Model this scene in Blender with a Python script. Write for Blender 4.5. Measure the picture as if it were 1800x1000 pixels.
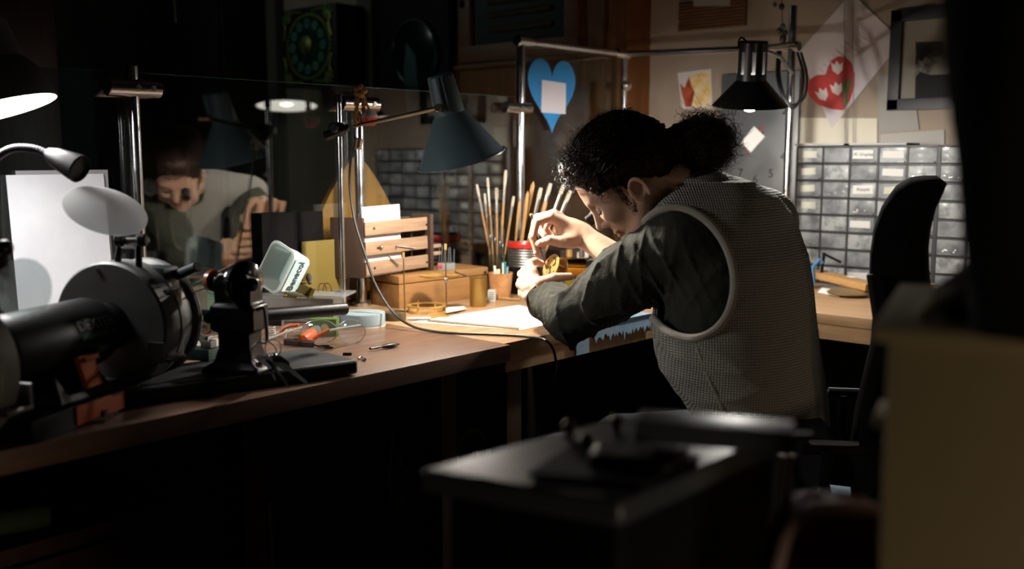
import bpy, bmesh, math, random
import numpy as np
from mathutils import Vector, Matrix, Euler
import openvdb as vdb

for o in list(bpy.data.objects):
    bpy.data.objects.remove(o)
scene = bpy.context.scene
COL = scene.collection

# ------------------------------------------------------------------ camera
CAM_Z = 1.20                       # standing / crouching photographer, 42 cm above the bench top
YAW = math.radians(42.2)           # view direction measured from +X (the bench runs along +X)
PITCH = math.atan(228 / 1750.0)    # looking slightly down
FPX = 1750.0                       # 35 mm lens on a 36 mm wide frame of 1800 px
Fh = Vector((math.cos(YAW), math.sin(YAW), 0))
Rt = Vector((math.sin(YAW), -math.cos(YAW), 0))
UP = Vector((0, 0, 1))
cam_d = bpy.data.cameras.new('camera')
cam_d.lens = 35.0; cam_d.sensor_width = 36.0; cam_d.clip_start = 0.05; cam_d.clip_end = 60
cam_d.dof.use_dof = True; cam_d.dof.focus_distance = 2.25; cam_d.dof.aperture_fstop = 2.3
cam = bpy.data.objects.new('camera', cam_d); COL.objects.link(cam)
cam.location = (0, 0, CAM_Z)
cam.rotation_euler = (math.pi / 2 - PITCH, 0, YAW - math.pi / 2)
scene.camera = cam

# ------------------------------------------------------------------ world, exposure
w = bpy.data.worlds.new('world'); scene.world = w; w.use_nodes = True
w.node_tree.nodes['Background'].inputs[0].default_value = (0.75, 0.85, 1.0, 1)
w.node_tree.nodes['Background'].inputs[1].default_value = 0.0045
vs = scene.view_settings
vs.view_transform = 'Standard'; vs.look = 'None'; vs.gamma = 1; vs.use_curve_mapping = False
vs.exposure = 0.0
scene.cycles.max_bounces = 8
scene.cycles.transparent_max_bounces = 16
scene.cycles.sample_clamp_indirect = 4.0

def area_light(name, loc, target, size, power, col):
    l = bpy.data.lights.new(name, 'AREA'); l.energy = power; l.color = col; l.size = size
    o = bpy.data.objects.new(name, l); COL.objects.link(o); o.location = loc
    o.rotation_euler = (Vector(target) - Vector(loc)).to_track_quat('-Z', 'Y').to_euler()
    return o
# added warm fill, low behind the photographer, brightening the foreground and the vest
area_light('warm_fill', (0.5, -0.95, 0.45), (1.2, 0.4, 0.7), 0.4, 4.6, (1.0, 0.80, 0.55))
# added cool fill behind the glass, so that the far clock shows
area_light('far_fill', (1.5, 4.3, 2.3), (3.2, 3.8, 1.4), 0.5, 1.7, (0.85, 1.0, 0.92))

# ------------------------------------------------------------------ pixel -> place
def latf(px, py):                  # ray of a photo pixel
    f = Fh * math.cos(PITCH) - UP * math.sin(PITCH)
    u = UP * math.cos(PITCH) + Fh * math.sin(PITCH)
    return f * FPX + Rt * (px - 900) - u * (py - 500)
def atd(px, py, D):                # at horizontal forward distance D
    r = latf(px, py); return Vector((0, 0, CAM_Z)) + r * (D / r.dot(Fh))
def atz(px, py, z):
    r = latf(px, py); return Vector((0, 0, CAM_Z)) + r * ((z - CAM_Z) / r.z)
def aty(px, py, Y):
    r = latf(px, py); return Vector((0, 0, CAM_Z)) + r * (Y / r.y)
def atx(px, py, X):
    r = latf(px, py); return Vector((0, 0, CAM_Z)) + r * (X / r.x)
def mpp(D): return D / 1760.0      # metres per photo pixel at distance D
def frame(o, yaw=0.0, tilt=0.0, roll=0.0):
    """local frame at o: x to the right of the view, y away, z up, then turned"""
    M = Matrix((( Rt.x, Fh.x, 0, o[0]), (Rt.y, Fh.y, 0, o[1]), (0, 0, 1, o[2]), (0, 0, 0, 1)))
    return M @ Matrix.Rotation(math.radians(yaw), 4, 'Z') @ Matrix.Rotation(math.radians(tilt), 4, 'X') @ Matrix.Rotation(math.radians(roll), 4, 'Y')
def zdir(o, d, xh=None):
    """frame at o whose z axis runs along d"""
    d = Vector(d).normalized()
    x = Vector(xh) if xh is not None else (UP.cross(d) if abs(d.z) < 0.95 else Vector((1, 0, 0)))
    x = (x - d * x.dot(d)).normalized(); y = d.cross(x)
    return Matrix(((x.x, y.x, d.x, o[0]), (x.y, y.y, d.y, o[1]), (x.z, y.z, d.z, o[2]), (0, 0, 0, 1)))
def wframe(o, yaw=0.0):            # frame in room axes
    return Matrix.Translation(Vector(o)) @ Matrix.Rotation(math.radians(yaw), 4, 'Z')

# ------------------------------------------------------------------ materials
def lin(h):
    if isinstance(h, str):
        h = h.lstrip('#'); c = [int(h[i:i+2], 16) / 255 for i in (0, 2, 4)]
        return tuple(x / 12.92 if x <= 0.04045 else ((x + 0.055) / 1.055) ** 2.4 for x in c) + (1,)
    return tuple(h) + (1,)
MATS = {}
def mat(name, col, rough=0.5, metal=0.0, col2=None, nscale=8.0, stretch=(1, 1, 1), bump=0.0, bscale=60.0, bdist=0.004, coat=0.0,
        emis=0.0, ecol=None, trans=0.0, ior=1.45, spec=0.5, contrast=(0.35, 0.65), sheen=0.0, alpha=1.0, sss=0.0, rough2=None):
    if name in MATS: return MATS[name]
    m = bpy.data.materials.new(name); m.use_nodes = True; MATS[name] = m
    nt = m.node_tree; b = nt.nodes['Principled BSDF']; L = nt.links
    b.inputs['Base Color'].default_value = lin(col); b.inputs['Roughness'].default_value = rough
    b.inputs['Metallic'].default_value = metal; b.inputs['Coat Weight'].default_value = coat
    b.inputs['Coat Roughness'].default_value = 0.12
    b.inputs['Specular IOR Level'].default_value = spec
    b.inputs['Transmission Weight'].default_value = trans; b.inputs['IOR'].default_value = ior
    b.inputs['Sheen Weight'].default_value = sheen; b.inputs['Alpha'].default_value = alpha
    if sss:
        b.inputs['Subsurface Weight'].default_value = sss; b.inputs['Subsurface Radius'].default_value = (1, .35, .2)
        b.inputs['Subsurface Scale'].default_value = 0.008
    if emis:
        b.inputs['Emission Color'].default_value = lin(ecol or col); b.inputs['Emission Strength'].default_value = emis
    tc = nt.nodes.new('ShaderNodeTexCoord')
    if col2 or rough2 is not None:
        mp = nt.nodes.new('ShaderNodeMapping'); mp.inputs['Scale'].default_value = stretch
        L.new(tc.outputs['Object'], mp.inputs[0])
        n = nt.nodes.new('ShaderNodeTexNoise'); n.inputs['Scale'].default_value = nscale; n.inputs['Detail'].default_value = 6
        n.inputs['Roughness'].default_value = 0.6
        L.new(mp.outputs[0], n.inputs['Vector'])
        r = nt.nodes.new('ShaderNodeMapRange'); r.inputs[1].default_value = contrast[0]; r.inputs[2].default_value = contrast[1]
        L.new(n.outputs[0], r.inputs[0])
        if col2:
            mx = nt.nodes.new('ShaderNodeMix'); mx.data_type = 'RGBA'
            mx.inputs[6].default_value = lin(col); mx.inputs[7].default_value = lin(col2)
            L.new(r.outputs[0], mx.inputs[0]); L.new(mx.outputs[2], b.inputs['Base Color'])
        if rough2 is not None:
            mr = nt.nodes.new('ShaderNodeMapRange'); mr.inputs[3].default_value = rough; mr.inputs[4].default_value = rough2
            L.new(r.outputs[0], mr.inputs[0]); L.new(mr.outputs[0], b.inputs['Roughness'])
    if bump:
        n2 = nt.nodes.new('ShaderNodeTexNoise'); n2.inputs['Scale'].default_value = bscale; n2.inputs['Detail'].default_value = 4
        L.new(tc.outputs['Object'], n2.inputs['Vector'])
        bp = nt.nodes.new('ShaderNodeBump'); bp.inputs['Strength'].default_value = bump; bp.inputs['Distance'].default_value = bdist
        L.new(n2.outputs[0], bp.inputs['Height']); L.new(bp.outputs[0], b.inputs['Normal'])
    return m
def wood(name, c1, c2, rough=0.45, along='x', coat=0.0, scale=1.0, rough2=None):
    s = {'x': (1.2, 14, 14), 'y': (14, 1.2, 14), 'z': (14, 14, 1.2)}[along]
    return mat(name, c1, rough, col2=c2, nscale=4.0 * scale, stretch=s, bump=0.12, bscale=90, coat=coat, contrast=(0.3, 0.7), rough2=rough2)
def pane_mat(name, tint, refl=0.06, rough=0.0, haze=0.0, hazecol='#d8dcdc'):
    """clear sheet: see-through with mirror reflection growing at grazing angles, optional cloudy film"""
    m = bpy.data.materials.new(name); m.use_nodes = True; nt = m.node_tree; L = nt.links
    for n in list(nt.nodes): nt.nodes.remove(n)
    out = nt.nodes.new('ShaderNodeOutputMaterial'); t = nt.nodes.new('ShaderNodeBsdfTransparent')
    t.inputs[0].default_value = lin(tint)
    g = nt.nodes.new('ShaderNodeBsdfGlossy'); g.inputs['Roughness'].default_value = rough
    lw = nt.nodes.new('ShaderNodeLayerWeight'); lw.inputs[0].default_value = 0.5
    pw = nt.nodes.new('ShaderNodeMath'); pw.operation = 'POWER'; pw.inputs[1].default_value = 4.0; L.new(lw.outputs['Facing'], pw.inputs[0])
    ma = nt.nodes.new('ShaderNodeMath'); ma.operation = 'MULTIPLY_ADD'; ma.inputs[1].default_value = 1 - refl; ma.inputs[2].default_value = refl
    L.new(pw.outputs[0], ma.inputs[0])
    mx = nt.nodes.new('ShaderNodeMixShader'); L.new(ma.outputs[0], mx.inputs[0]); L.new(t.outputs[0], mx.inputs[1]); L.new(g.outputs[0], mx.inputs[2])
    last = mx
    if haze:
        d = nt.nodes.new('ShaderNodeBsdfDiffuse'); d.inputs[0].default_value = lin(hazecol)
        tl = nt.nodes.new('ShaderNodeBsdfTranslucent'); tl.inputs[0].default_value = lin(hazecol)
        ad = nt.nodes.new('ShaderNodeMixShader'); ad.inputs[0].default_value = 0.5; L.new(d.outputs[0], ad.inputs[1]); L.new(tl.outputs[0], ad.inputs[2])
        m2 = nt.nodes.new('ShaderNodeMixShader'); m2.inputs[0].default_value = haze
        L.new(mx.outputs[0], m2.inputs[1]); L.new(ad.outputs[0], m2.inputs[2]); last = m2
    L.new(last.outputs[0], out.inputs[0]); MATS[name] = m
    return m

black = mat('black_plastic', '#060607', 0.4, spec=0.25, rough2=0.5, nscale=30)
blackiron = mat('black_cast_iron', '#070808', 0.38, coat=0.08, spec=0.3, bump=0.15, bscale=120)
rubber = mat('black_rubber', '#0a0a0a', 0.6)
chrome = mat('chrome', '#d8d8d8', 0.12, 1.0, rough2=0.25, nscale=20)
steel = mat('worn_steel', '#9a9a98', 0.32, 1.0, col2='#6e6c68', nscale=20, rough2=0.5)
brass = mat('brass', '#dcb468', 0.32, 0.6, col2='#b08a4c', nscale=25, rough2=0.4)
white_paper = mat('white_paper', '#e6e6e4', 0.85)
grey_paper = mat('grey_paper', '#9b9a9c', 0.85)
cream_paper = mat('cream_paper', '#c9c2b0', 0.85)
ink = mat('ink', '#15151a', 0.8)
cord_black = mat('black_cord', '#141414', 0.45)
cord_grey = mat('grey_cord', '#4c4a40', 0.6)
orange = mat('orange_plastic', '#c2521a', 0.4)
bulb_mat = mat('lit_bulb', '#fff6e0', 0.5, emis=1250.0, ecol=(1.0, 0.91, 0.80))
bulb_mat2 = mat('lit_bulb_cool', '#fff6e0', 0.5, emis=1250.0, ecol=(1.0, 0.95, 0.88))

# ------------------------------------------------------------------ mesh helper
class MB:
    def __init__(s, M=None):
        s.v = []; s.f = []; s.M = M if M is not None else Matrix.Identity(4)
    def add(s, vs, fs, M=None):
        T = s.M @ M if M is not None else s.M
        n = len(s.v); s.v += [tuple(T @ Vector(p)) for p in vs]
        s.f += [tuple(i + n for i in f) for f in fs]; return s
    def box(s, c, d, M=None, bev=0.0):
        x, y, z = [q / 2 for q in d]; b = min(bev, x * .9, y * .9, z * .9)
        if b <= 0:
            vs = [(c[0]+i*x, c[1]+j*y, c[2]+k*z) for i in (-1, 1) for j in (-1, 1) for k in (-1, 1)]
            return s.add(vs, [(0,1,3,2),(4,6,7,5),(0,4,5,1),(2,3,7,6),(0,2,6,4),(1,5,7,3)], M)
        bm = bmesh.new(); bmesh.ops.create_cube(bm, size=1.0)
        for v in bm.verts: v.co = Vector((c[0]+v.co.x*2*x, c[1]+v.co.y*2*y, c[2]+v.co.z*2*z))
        bmesh.ops.bevel(bm, geom=bm.edges[:], offset=b, segments=2, profile=0.7, affect='EDGES')
        bm.verts.index_update(); vs = [v.co.copy() for v in bm.verts]; fs = [[v.index for v in f.verts] for f in bm.faces]; bm.free()
        return s.add(vs, fs, M)
    def lathe(s, prof, M=None, n=32, skip=None, close=False):
        """prof: list of (r, z) turned round z; skip(i, j) leaves faces out"""
        vs = []; fs = []; m = len(prof)
        for i in range(n):
            a = 2 * math.pi * i / n
            for r, z in prof: vs.append((r * math.cos(a), r * math.sin(a), z))
        for i in range(n):
            for j in range(m if close else m - 1):
                if skip and skip(i, j): continue
                k = (i + 1) % n; j2 = (j + 1) % m
                fs.append((i*m+j, k*m+j, k*m+j2, i*m+j2))
        return s.add(vs, fs, M)
    def cyl(s, p0, p1, r0, r1=None, n=20, caps=True, bev=0.0):
        p0 = Vector(p0); p1 = Vector(p1); r1 = r0 if r1 is None else r1; L = (p1 - p0).length
        if L < 1e-6: return s
        pr = [(r0, 0), (r1, L)]
        if bev: pr = [(r0 - bev, 0), (r0, bev), (r1, L - bev), (r1 - bev, L)]
        if caps: pr = [(0.00001, 0)] + pr + [(0.00001, L)]
        return s.lathe(pr, zdir(p0, p1 - p0), n)
    def sph(s, c, r, M=None, n=20):
        r = (r, r, r) if isinstance(r, (int, float)) else r
        m = n // 2; vs = []; fs = []
        for j in range(m + 1):
            t = math.pi * j / m
            for i in range(n):
                a = 2 * math.pi * i / n
                vs.append((c[0]+r[0]*math.sin(t)*math.cos(a), c[1]+r[1]*math.sin(t)*math.sin(a), c[2]+r[2]*math.cos(t)))
        for j in range(m):
            for i in range(n):
                k = (i + 1) % n; fs.append((j*n+i, (j+1)*n+i, (j+1)*n+k, j*n+k))
        return s.add(vs, fs, M)
    def tube(s, pts, r, n=8, M=None, closed=False, caps=True):
        pts = [Vector(p) for p in pts]; N = len(pts); rr = r if isinstance(r, (list, tuple)) else [r] * N
        vs = []; fs = []; up = None
        for i, p in enumerate(pts):
            if closed: t = pts[(i+1) % N] - pts[i-1]
            else: t = pts[min(i+1, N-1)] - pts[max(i-1, 0)]
            if t.length < 1e-9: t = Vector((0, 0, 1))
            t.normalize()
            if up is None: up = t.orthogonal()
            up = (up - t * up.dot(t));
            if up.length < 1e-6: up = t.orthogonal()
            up.normalize(); b = t.cross(up)
            for k in range(n):
                a = 2 * math.pi * k / n; vs.append(p + (up * math.cos(a) + b * math.sin(a)) * rr[i])
        for i in range(N if closed else N - 1):
            i2 = (i + 1) % N
            for k in range(n):
                k2 = (k + 1) % n; fs.append((i*n+k, i*n+k2, i2*n+k2, i2*n+k))
        if caps and not closed:
            fs.append(tuple(range(n-1, -1, -1))); fs.append(tuple((N-1)*n+k for k in range(n)))
        return s.add(vs, fs, M)
    def prism(s, out, t, M=None, t0=0.0):
        """closed outline (x, y) pulled from z=t0 to z=t0+t"""
        n = len(out); vs = [(x, y, t0) for x, y in out] + [(x, y, t0 + t) for x, y in out]
        fs = [tuple(range(n-1, -1, -1)), tuple(range(n, 2*n))] + [(i, (i+1) % n, n+(i+1) % n, n+i) for i in range(n)]
        return s.add(vs, fs, M)
    def slab(s, corners, t):
        """four world corners of the top, thickness t downwards"""
        vs = [Vector(c) for c in corners] + [Vector(c) - UP * t for c in corners]; n = len(corners)
        fs = [tuple(range(n)), tuple(range(2*n-1, n-1, -1))] + [(i, n+i, n+(i+1) % n, (i+1) % n) for i in range(n)]
        return s.add(vs, fs)
    def build(s, name, m, parent=None, smooth=35, bevel=0.0, world=None, label=None):
        off = Vector((0, 0, 0))
        if parent is not None: off = WLOC[parent.name]
        elif world is not None: off = Vector(world)
        elif s.v:
            a = np.array(s.v); off = Vector(((a[:,0].min()+a[:,0].max())/2, (a[:,1].min()+a[:,1].max())/2, a[:,2].min()))
        me = bpy.data.meshes.new(name)
        me.from_pydata([(p[0]-off.x, p[1]-off.y, p[2]-off.z) for p in s.v], [], s.f); me.update()
        bm = bmesh.new(); bm.from_mesh(me); bmesh.ops.remove_doubles(bm, verts=bm.verts, dist=1e-6)
        bmesh.ops.recalc_face_normals(bm, faces=bm.faces)
        if smooth:
            c = math.radians(smooth)
            for e in bm.edges:
                e.smooth = not (len(e.link_faces) == 2 and e.calc_face_angle(0) > c)
            for f in bm.faces: f.smooth = True
        bm.to_mesh(me); bm.free()
        return link(name, me, m, parent, off, bevel, label)
WLOC = {}
def link(name, me, m, parent, off, bevel=0.0, label=None):
    if m is not None: me.materials.append(m)
    o = bpy.data.objects.new(name, me); COL.objects.link(o)
    if parent is not None: o.parent = parent; WLOC[o.name] = WLOC[parent.name]
    else: o.location = off; WLOC[o.name] = Vector(off)
    if bevel:
        b = o.modifiers.new('bevel', 'BEVEL'); b.width = bevel; b.segments = 2; b.limit_method = 'ANGLE'
    if label: o['label'] = label
    return o
def thing(name, label, cat, loc, group=None):
    o = bpy.data.objects.new(name, None); COL.objects.link(o); o.location = loc; o.empty_display_size = 0.05
    o['label'] = label; o['category'] = cat
    if group: o['group'] = group
    WLOC[o.name] = Vector(loc); return o
def tag(o, label, cat, group=None, kind=None):
    o['label'] = label; o['category'] = cat
    if group: o['group'] = group
    if kind: o['kind'] = kind
    return o
def struct(o): o['kind'] = 'structure'; return o
def copy_tree(o, delta=(0, 0, 0), rot=None, label=None):
    c = o.copy(); COL.objects.link(c); c.location = Vector(o.location) + Vector(delta)
    if rot is not None: c.rotation_euler = rot
    if label: c['label'] = label
    def rec(a, b):
        for ch in [x for x in COL.objects if x.parent == a]:
            k = ch.copy(); COL.objects.link(k); k.parent = b; rec(ch, k)
    rec(o, c); return c
def text_mesh(body, size, M, extrude=0.0003, shear=0.0):
    cu = bpy.data.curves.new('lettering', 'FONT'); cu.body = body; cu.size = size; cu.extrude = extrude; cu.shear = shear
    cu.align_x = 'CENTER'; cu.align_y = 'CENTER'; cu.resolution_u = 3
    ob = bpy.data.objects.new('lettering', cu); COL.objects.link(ob)
    dg = bpy.context.evaluated_depsgraph_get(); dg.update()
    me = bpy.data.meshes.new_from_object(ob.evaluated_get(dg))
    vs = [M @ v.co for v in me.vertices]; fs = [tuple(p.vertices) for p in me.polygons]
    bpy.data.objects.remove(ob); bpy.data.curves.remove(cu); bpy.data.meshes.remove(me)
    b = MB(); b.v = [tuple(v) for v in vs]; b.f = fs; return b
def bez(pts, n=10):
    """smooth curve through points (Catmull-Rom)"""
    P = [Vector(p) for p in pts]; P = [P[0] * 2 - P[1]] + P + [P[-1] * 2 - P[-2]]; out = []
    for i in range(1, len(P) - 2):
        for k in range(n):
            t = k / n; a, b, c, d = P[i-1:i+3]
            out.append(0.5 * ((2*b) + (c-a)*t + (2*a-5*b+4*c-d)*t*t + (3*b-a-3*c+d)*t**3))
    out.append(P[-2]); return out

# ------------------------------------------------------------------ distance-field sculpting (bodies, cloth)
class SDF:
    def __init__(s, lo, hi, h):
        s.lo = np.array(lo, float); s.h = h
        n = np.ceil((np.array(hi) - s.lo) / h).astype(int) + 1
        ax = [s.lo[i] + np.arange(n[i]) * h for i in range(3)]
        s.X, s.Y, s.Z = np.meshgrid(*ax, indexing='ij'); s.d = np.full(s.X.shape, 0.2)
    def put(s, e, k=0.0, sub=False, sl=None):
        d = s.d if sl is None else s.d[sl]
        if sub:
            h = np.clip(0.5 - 0.5 * (d + e) / k, 0, 1) if k else None
            r = (d + (-e - d) * h + k * h * (1 - h)) if k else np.maximum(d, -e)
        else:
            h = np.clip(0.5 + 0.5 * (e - d) / k, 0, 1) if k else None
            r = (e + (d - e) * h - k * h * (1 - h)) if k else np.minimum(d, e)
        if sl is None: s.d = r
        else: s.d[sl] = r
    def win(s, pts, m):
        p = np.array(pts); a = np.floor((p.min(0) - m - s.lo) / s.h).astype(int); b = np.ceil((p.max(0) + m - s.lo) / s.h).astype(int) + 1
        a = np.maximum(a, 0); b = np.minimum(b, s.d.shape)
        return tuple(slice(int(a[i]), int(max(b[i], a[i]))) for i in range(3))
    def cone(s, a, b, ra, rb=None, k=0.0, sub=False, m=None):
        rb = ra if rb is None else rb; a = np.array(a, float); b = np.array(b, float)
        sl = s.win([a, b], max(ra, rb) + (0.05 + 2 * k if m is None else m))
        x, y, z = s.X[sl], s.Y[sl], s.Z[sl]; ab = b - a; L = max((ab * ab).sum(), 1e-9)
        t = np.clip(((x-a[0])*ab[0] + (y-a[1])*ab[1] + (z-a[2])*ab[2]) / L, 0, 1)
        d = np.sqrt((x-a[0]-t*ab[0])**2 + (y-a[1]-t*ab[1])**2 + (z-a[2]-t*ab[2])**2) - (ra + (rb - ra) * t)
        s.put(d, k, sub, sl)
    def ell(s, c, axes, rad, k=0.0, sub=False):
        c = np.array(c, float); sl = s.win([c], max(rad) + 0.05 + 2 * k)
        x, y, z = s.X[sl]-c[0], s.Y[sl]-c[1], s.Z[sl]-c[2]; q0 = 0; q1 = 0
        for ax, r in zip(axes, rad):
            p = x*ax[0] + y*ax[1] + z*ax[2]; q0 = q0 + (p/r)**2; q1 = q1 + (p/r/r)**2
        q0 = np.sqrt(q0); q1 = np.sqrt(q1) + 1e-9
        s.put(q0 * (q0 - 1) / q1, k, sub, sl)
    def mesh(s):
        d = np.ascontiguousarray(s.d, dtype=np.float32)
        g = vdb.FloatGrid(background=0.2); g.copyFromArray(d / s.h)
        p, q = g.convertToQuads(isovalue=0.0) if True else (None, None)
        return np.array(p) * s.h + s.lo, np.array(q)
    def build(s, name, m, parent=None, label=None):
        p, q = s.mesh(); off = WLOC[parent.name] if parent is not None else Vector((0, 0, 0))
        me = bpy.data.meshes.new(name)
        me.from_pydata((p - np.array(off)).tolist(), [], q[:, ::-1].tolist()); me.update()
        bm = bmesh.new(); bm.from_mesh(me); bmesh.ops.recalc_face_normals(bm, faces=bm.faces)
        # keep the bigger islands only
        bm.to_mesh(me); bm.free()
        me.polygons.foreach_set('use_smooth', [True] * len(me.polygons))
        return link(name, me, m, parent, off, 0, label)

BZ = 0.78                          # bench top height
GY = 2.19                          # the glass screen stands along this line
WX = 3.25                          # wall at the end of the benches
random.seed(7); np.random.seed(7)
# ================================================================== SETTING
plaster = mat('cream_plaster', '#9f9080', 0.9, col2='#8b7e70', nscale=3, bump=0.25, bscale=25)
dark_wall = mat('dark_wall', '#2a2622', 0.9, col2='#1d1a18', nscale=2)
floor_m = mat('floor_boards', '#2a2019', 0.6, col2='#1c1510', nscale=4, stretch=(1, 8, 1))
b = MB(); b.box((1.6, 1.0, -0.02), (7.5, 9.5, 0.04)); struct(b.build('floor', floor_m, smooth=0))
b = MB(); b.box((WX + 0.05, 2.0, 1.4), (0.1, 7.6, 2.8)); struct(b.build('wall_right', plaster, smooth=0))
b = MB(); b.box((0.9, 5.6, 1.4), (4.9, 0.1, 2.8)); struct(b.build('wall_back', dark_wall, smooth=0))
b = MB(); b.box((-1.6, 1.6, 1.4), (0.1, 7.9, 2.8)); struct(b.build('wall_left', dark_wall, smooth=0))
b = MB(); b.box((1.6, 1.8, 2.84), (7.0, 7.8, 0.08)); struct(b.build('ceiling', dark_wall, smooth=0))

# ================================================================== BENCHES
bench_w = wood('bench_wood', '#765845', '#563d2e', 0.30, 'x', coat=0.25, rough2=0.5)
bench_e = wood('bench_edge_wood', '#553a28', '#40291b', 0.45, 'x')
desk_w = wood('desk_wood', '#ab8a68', '#8f6e4c', 0.42, 'x', coat=0.1)
desk_wy = wood('desk_wood_cross', '#ab8a68', '#8f6e4c', 0.42, 'y', coat=0.1)
leg_w = wood('leg_wood', '#4a3626', '#38281c', 0.6, 'z')
FY = 1.47                          # bench front edge
x1 = atz(893, 605, BZ).x
t = thing('workbench', 'long varnished brown wooden workbench carrying the grinder, in front of the glass screen', 'workbench', (0.6, 1.8, 0))
b = MB(); b.box(((x1 - 1.0) / 2, (FY + 2.26) / 2, BZ - 0.019), (x1 + 1.0, 2.26 - FY, 0.038), bev=0.004); b.build('worktop', bench_w, t)
for px, py in ((772, 700), (430, 830)):
    q = aty(px, py, 1.56)
    b = MB(); b.box((q.x, 1.56, (BZ - 0.038) / 2), (0.045, 0.06, BZ - 0.038)); b.build('leg', leg_w, t)
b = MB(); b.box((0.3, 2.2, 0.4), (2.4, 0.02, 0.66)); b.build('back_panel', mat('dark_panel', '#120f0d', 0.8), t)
t = thing('corner_desk', 'wooden corner desk the person leans on, strips of blue tape on its edge', 'desk', (2.2, 1.9, 0))
b = MB(); b.box(((x1 + 2.49) / 2, (FY + 0.02 + 2.26) / 2, BZ - 0.014), (2.49 - x1, 2.26 - FY - 0.02, 0.028), bev=0.003); b.build('worktop', desk_w, t)
b = MB(); b.box(((x1 + 2.49) / 2 + 0.005, FY + 0.04, BZ - 0.049), (2.49 - x1 - 0.012, 0.03, 0.040)); b.build('apron', desk_w, t)
q = aty(890, 720, FY + 0.07)
b = MB(); b.box((q.x, q.y, (BZ - 0.07) / 2), (0.05, 0.05, BZ - 0.07)); b.build('leg', leg_w, t)
t = thing('side_desk', 'pale wooden desk against the cream wall, under the small-parts drawers', 'desk', (2.9, 1.2, 0))
b = MB(); b.box(((2.5 + WX - .004) / 2, 1.25, BZ - 0.014), (WX - .004 - 2.5, 2.0, 0.028), bev=0.003); b.build('worktop', desk_wy, t)
b = MB(); b.box((2.52, 0.85, BZ - 0.049), (0.03, 1.2, 0.040)); b.build('apron', desk_wy, t)
for yy in (0.3, 1.35):
    b = MB(); b.box((2.56, yy, (BZ - 0.07) / 2), (0.05, 0.05, BZ - 0.07)); b.build('leg', leg_w, t)
b = MB(); b.box((WX - .03, 1.25, .37), (.02, 2.0, .74)); b.build('shade_panel', mat('dark_panel', '#120f0d', 0.8), t)  # black sheet added so the wall under the desk stays in shade
b = MB(); b.box((2.35, 2.2, .37), (1.7, .02, .74)); b.build('shade_panel', mat('dark_panel', '#120f0d', 0.8), t)  # added like the one above, for the darkness below the corner desk
# blue tape on the edge of the corner desk
tape = mat('blue_tape', '#7fa0bd', 0.7, col2='#9db3c4', nscale=30)
def edge_x(px, py): return aty(px, py, FY + 0.02)
for i, (pa, pb, lab) in enumerate((((1012, 600), (1034, 640), 'single upright strip of blue masking tape hanging over the desk edge left of the elbow'),
                        ((1044, 590), (1142, 628), 'long ragged blue masking tape stuck along the desk edge below the sleeve'))):
    A = edge_x(*pa).x; Bx = edge_x(*pb).x; n = max(2, int((Bx - A) / 0.006)); out = [(A, BZ + 0.001), (Bx, BZ + 0.001)]
    for k in range(n + 1):
        x = Bx + (A - Bx) * k / n
        out.append((x, BZ - (0.066 if i == 0 else 0.028 + 0.016 * random.random() + (0.012 if k % 5 == 0 else 0))))
    b = MB(Matrix(((1, 0, 0, 0), (0, 0, 1, FY + 0.0175), (0, 1, 0, 0), (0, 0, 0, 1)))); b.prism(out, 0.0015)
    b.box(((A + Bx) / 2, BZ + 0.0008, 0.012), (Bx - A, 0.0012, 0.03))
    tag(b.build('masking_tape', tape, smooth=0), lab, 'tape')

# ================================================================== GLASS SCREEN
glass_m = pane_mat('screen_glass', '#f4faf8', refl=0.18)
glass_low = pane_mat('screen_glass_dim', '#eef4f2', refl=0.05)
glass_edge = mat('glass_edge', '#2f5a4c', 0.2, spec=0.8)
px_poles = (240, 632, 915, 1095)
PX = [aty(p, 300, GY - 0.02).x for p in px_poles]
ztop = 1.2 + 0.185
def glass_panel(xa, xb, z0, z1, lab, Y=GY, gm=None):
    t = thing('glass_screen', lab, 'glass screen', ((xa + xb) / 2, Y, z0))
    b = MB(); b.add([(xa, Y, z0), (xb, Y, z0), (xb, Y, z1), (xa, Y, z1)], [(0, 1, 2, 3)]); b.add([(xa, Y+.005, z0), (xb, Y+.005, z0), (xb, Y+.005, z1), (xa, Y+.005, z1)], [(0, 1, 2, 3)])
    b.build('pane', gm or glass_m, t, smooth=0)
    b = MB(); b.box(((xa + xb) / 2, Y + 0.0025, z1 + 0.0006), (xb - xa, 0.005, 0.0012)); b.build('edge', glass_edge, t, smooth=0)
    return t
glass_panel(-0.9, PX[0], BZ, ztop, 'clear glass screen behind the white sheet, left of the first chrome pole')
glass_panel(PX[0] + 0.002, PX[1], BZ, ztop, 'clear glass screen mirroring the face of the person, between two chrome poles')
glass_panel(PX[1] + 0.002, PX[2], BZ, ztop, 'clear glass screen behind the grey lamp shade and the brushes')
ztall = aty(915, 68, GY).z
def pole(px, pyt, x, y, z1, lab, r=0.0135, z0=BZ):
    t = thing('chrome_pole', lab, 'pole', (x, y, z0))
    b = MB(); b.cyl((x, y, z0), (x, y, z1), r, n=24, bev=0.002); b.build('tube', chrome, t)
    b = MB(); b.cyl((x, y, z0), (x, y, z0 + 0.012), r * 2.0, n=24, bev=0.002); b.build('foot_flange', chrome, t)
    return t
def clamp(t, x, y, z, w=0.125, r=0.021):
    b = MB(); b.cyl((x - w*0.5, y - 0.004, z), (x + w*0.5, y - 0.004, z), r, n=24, bev=0.002); c = b.build('clamp', chrome, t)
    for dx in (0.002, 0.038):
        b = MB(); b.cyl((x + dx, y - 0.022, z), (x + dx, y - 0.0265, z), 0.0065, n=16); b.cyl((x + dx, y - 0.0265, z), (x + dx, y - 0.028, z), 0.003, n=6); b.build('screw', steel, c)
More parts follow.
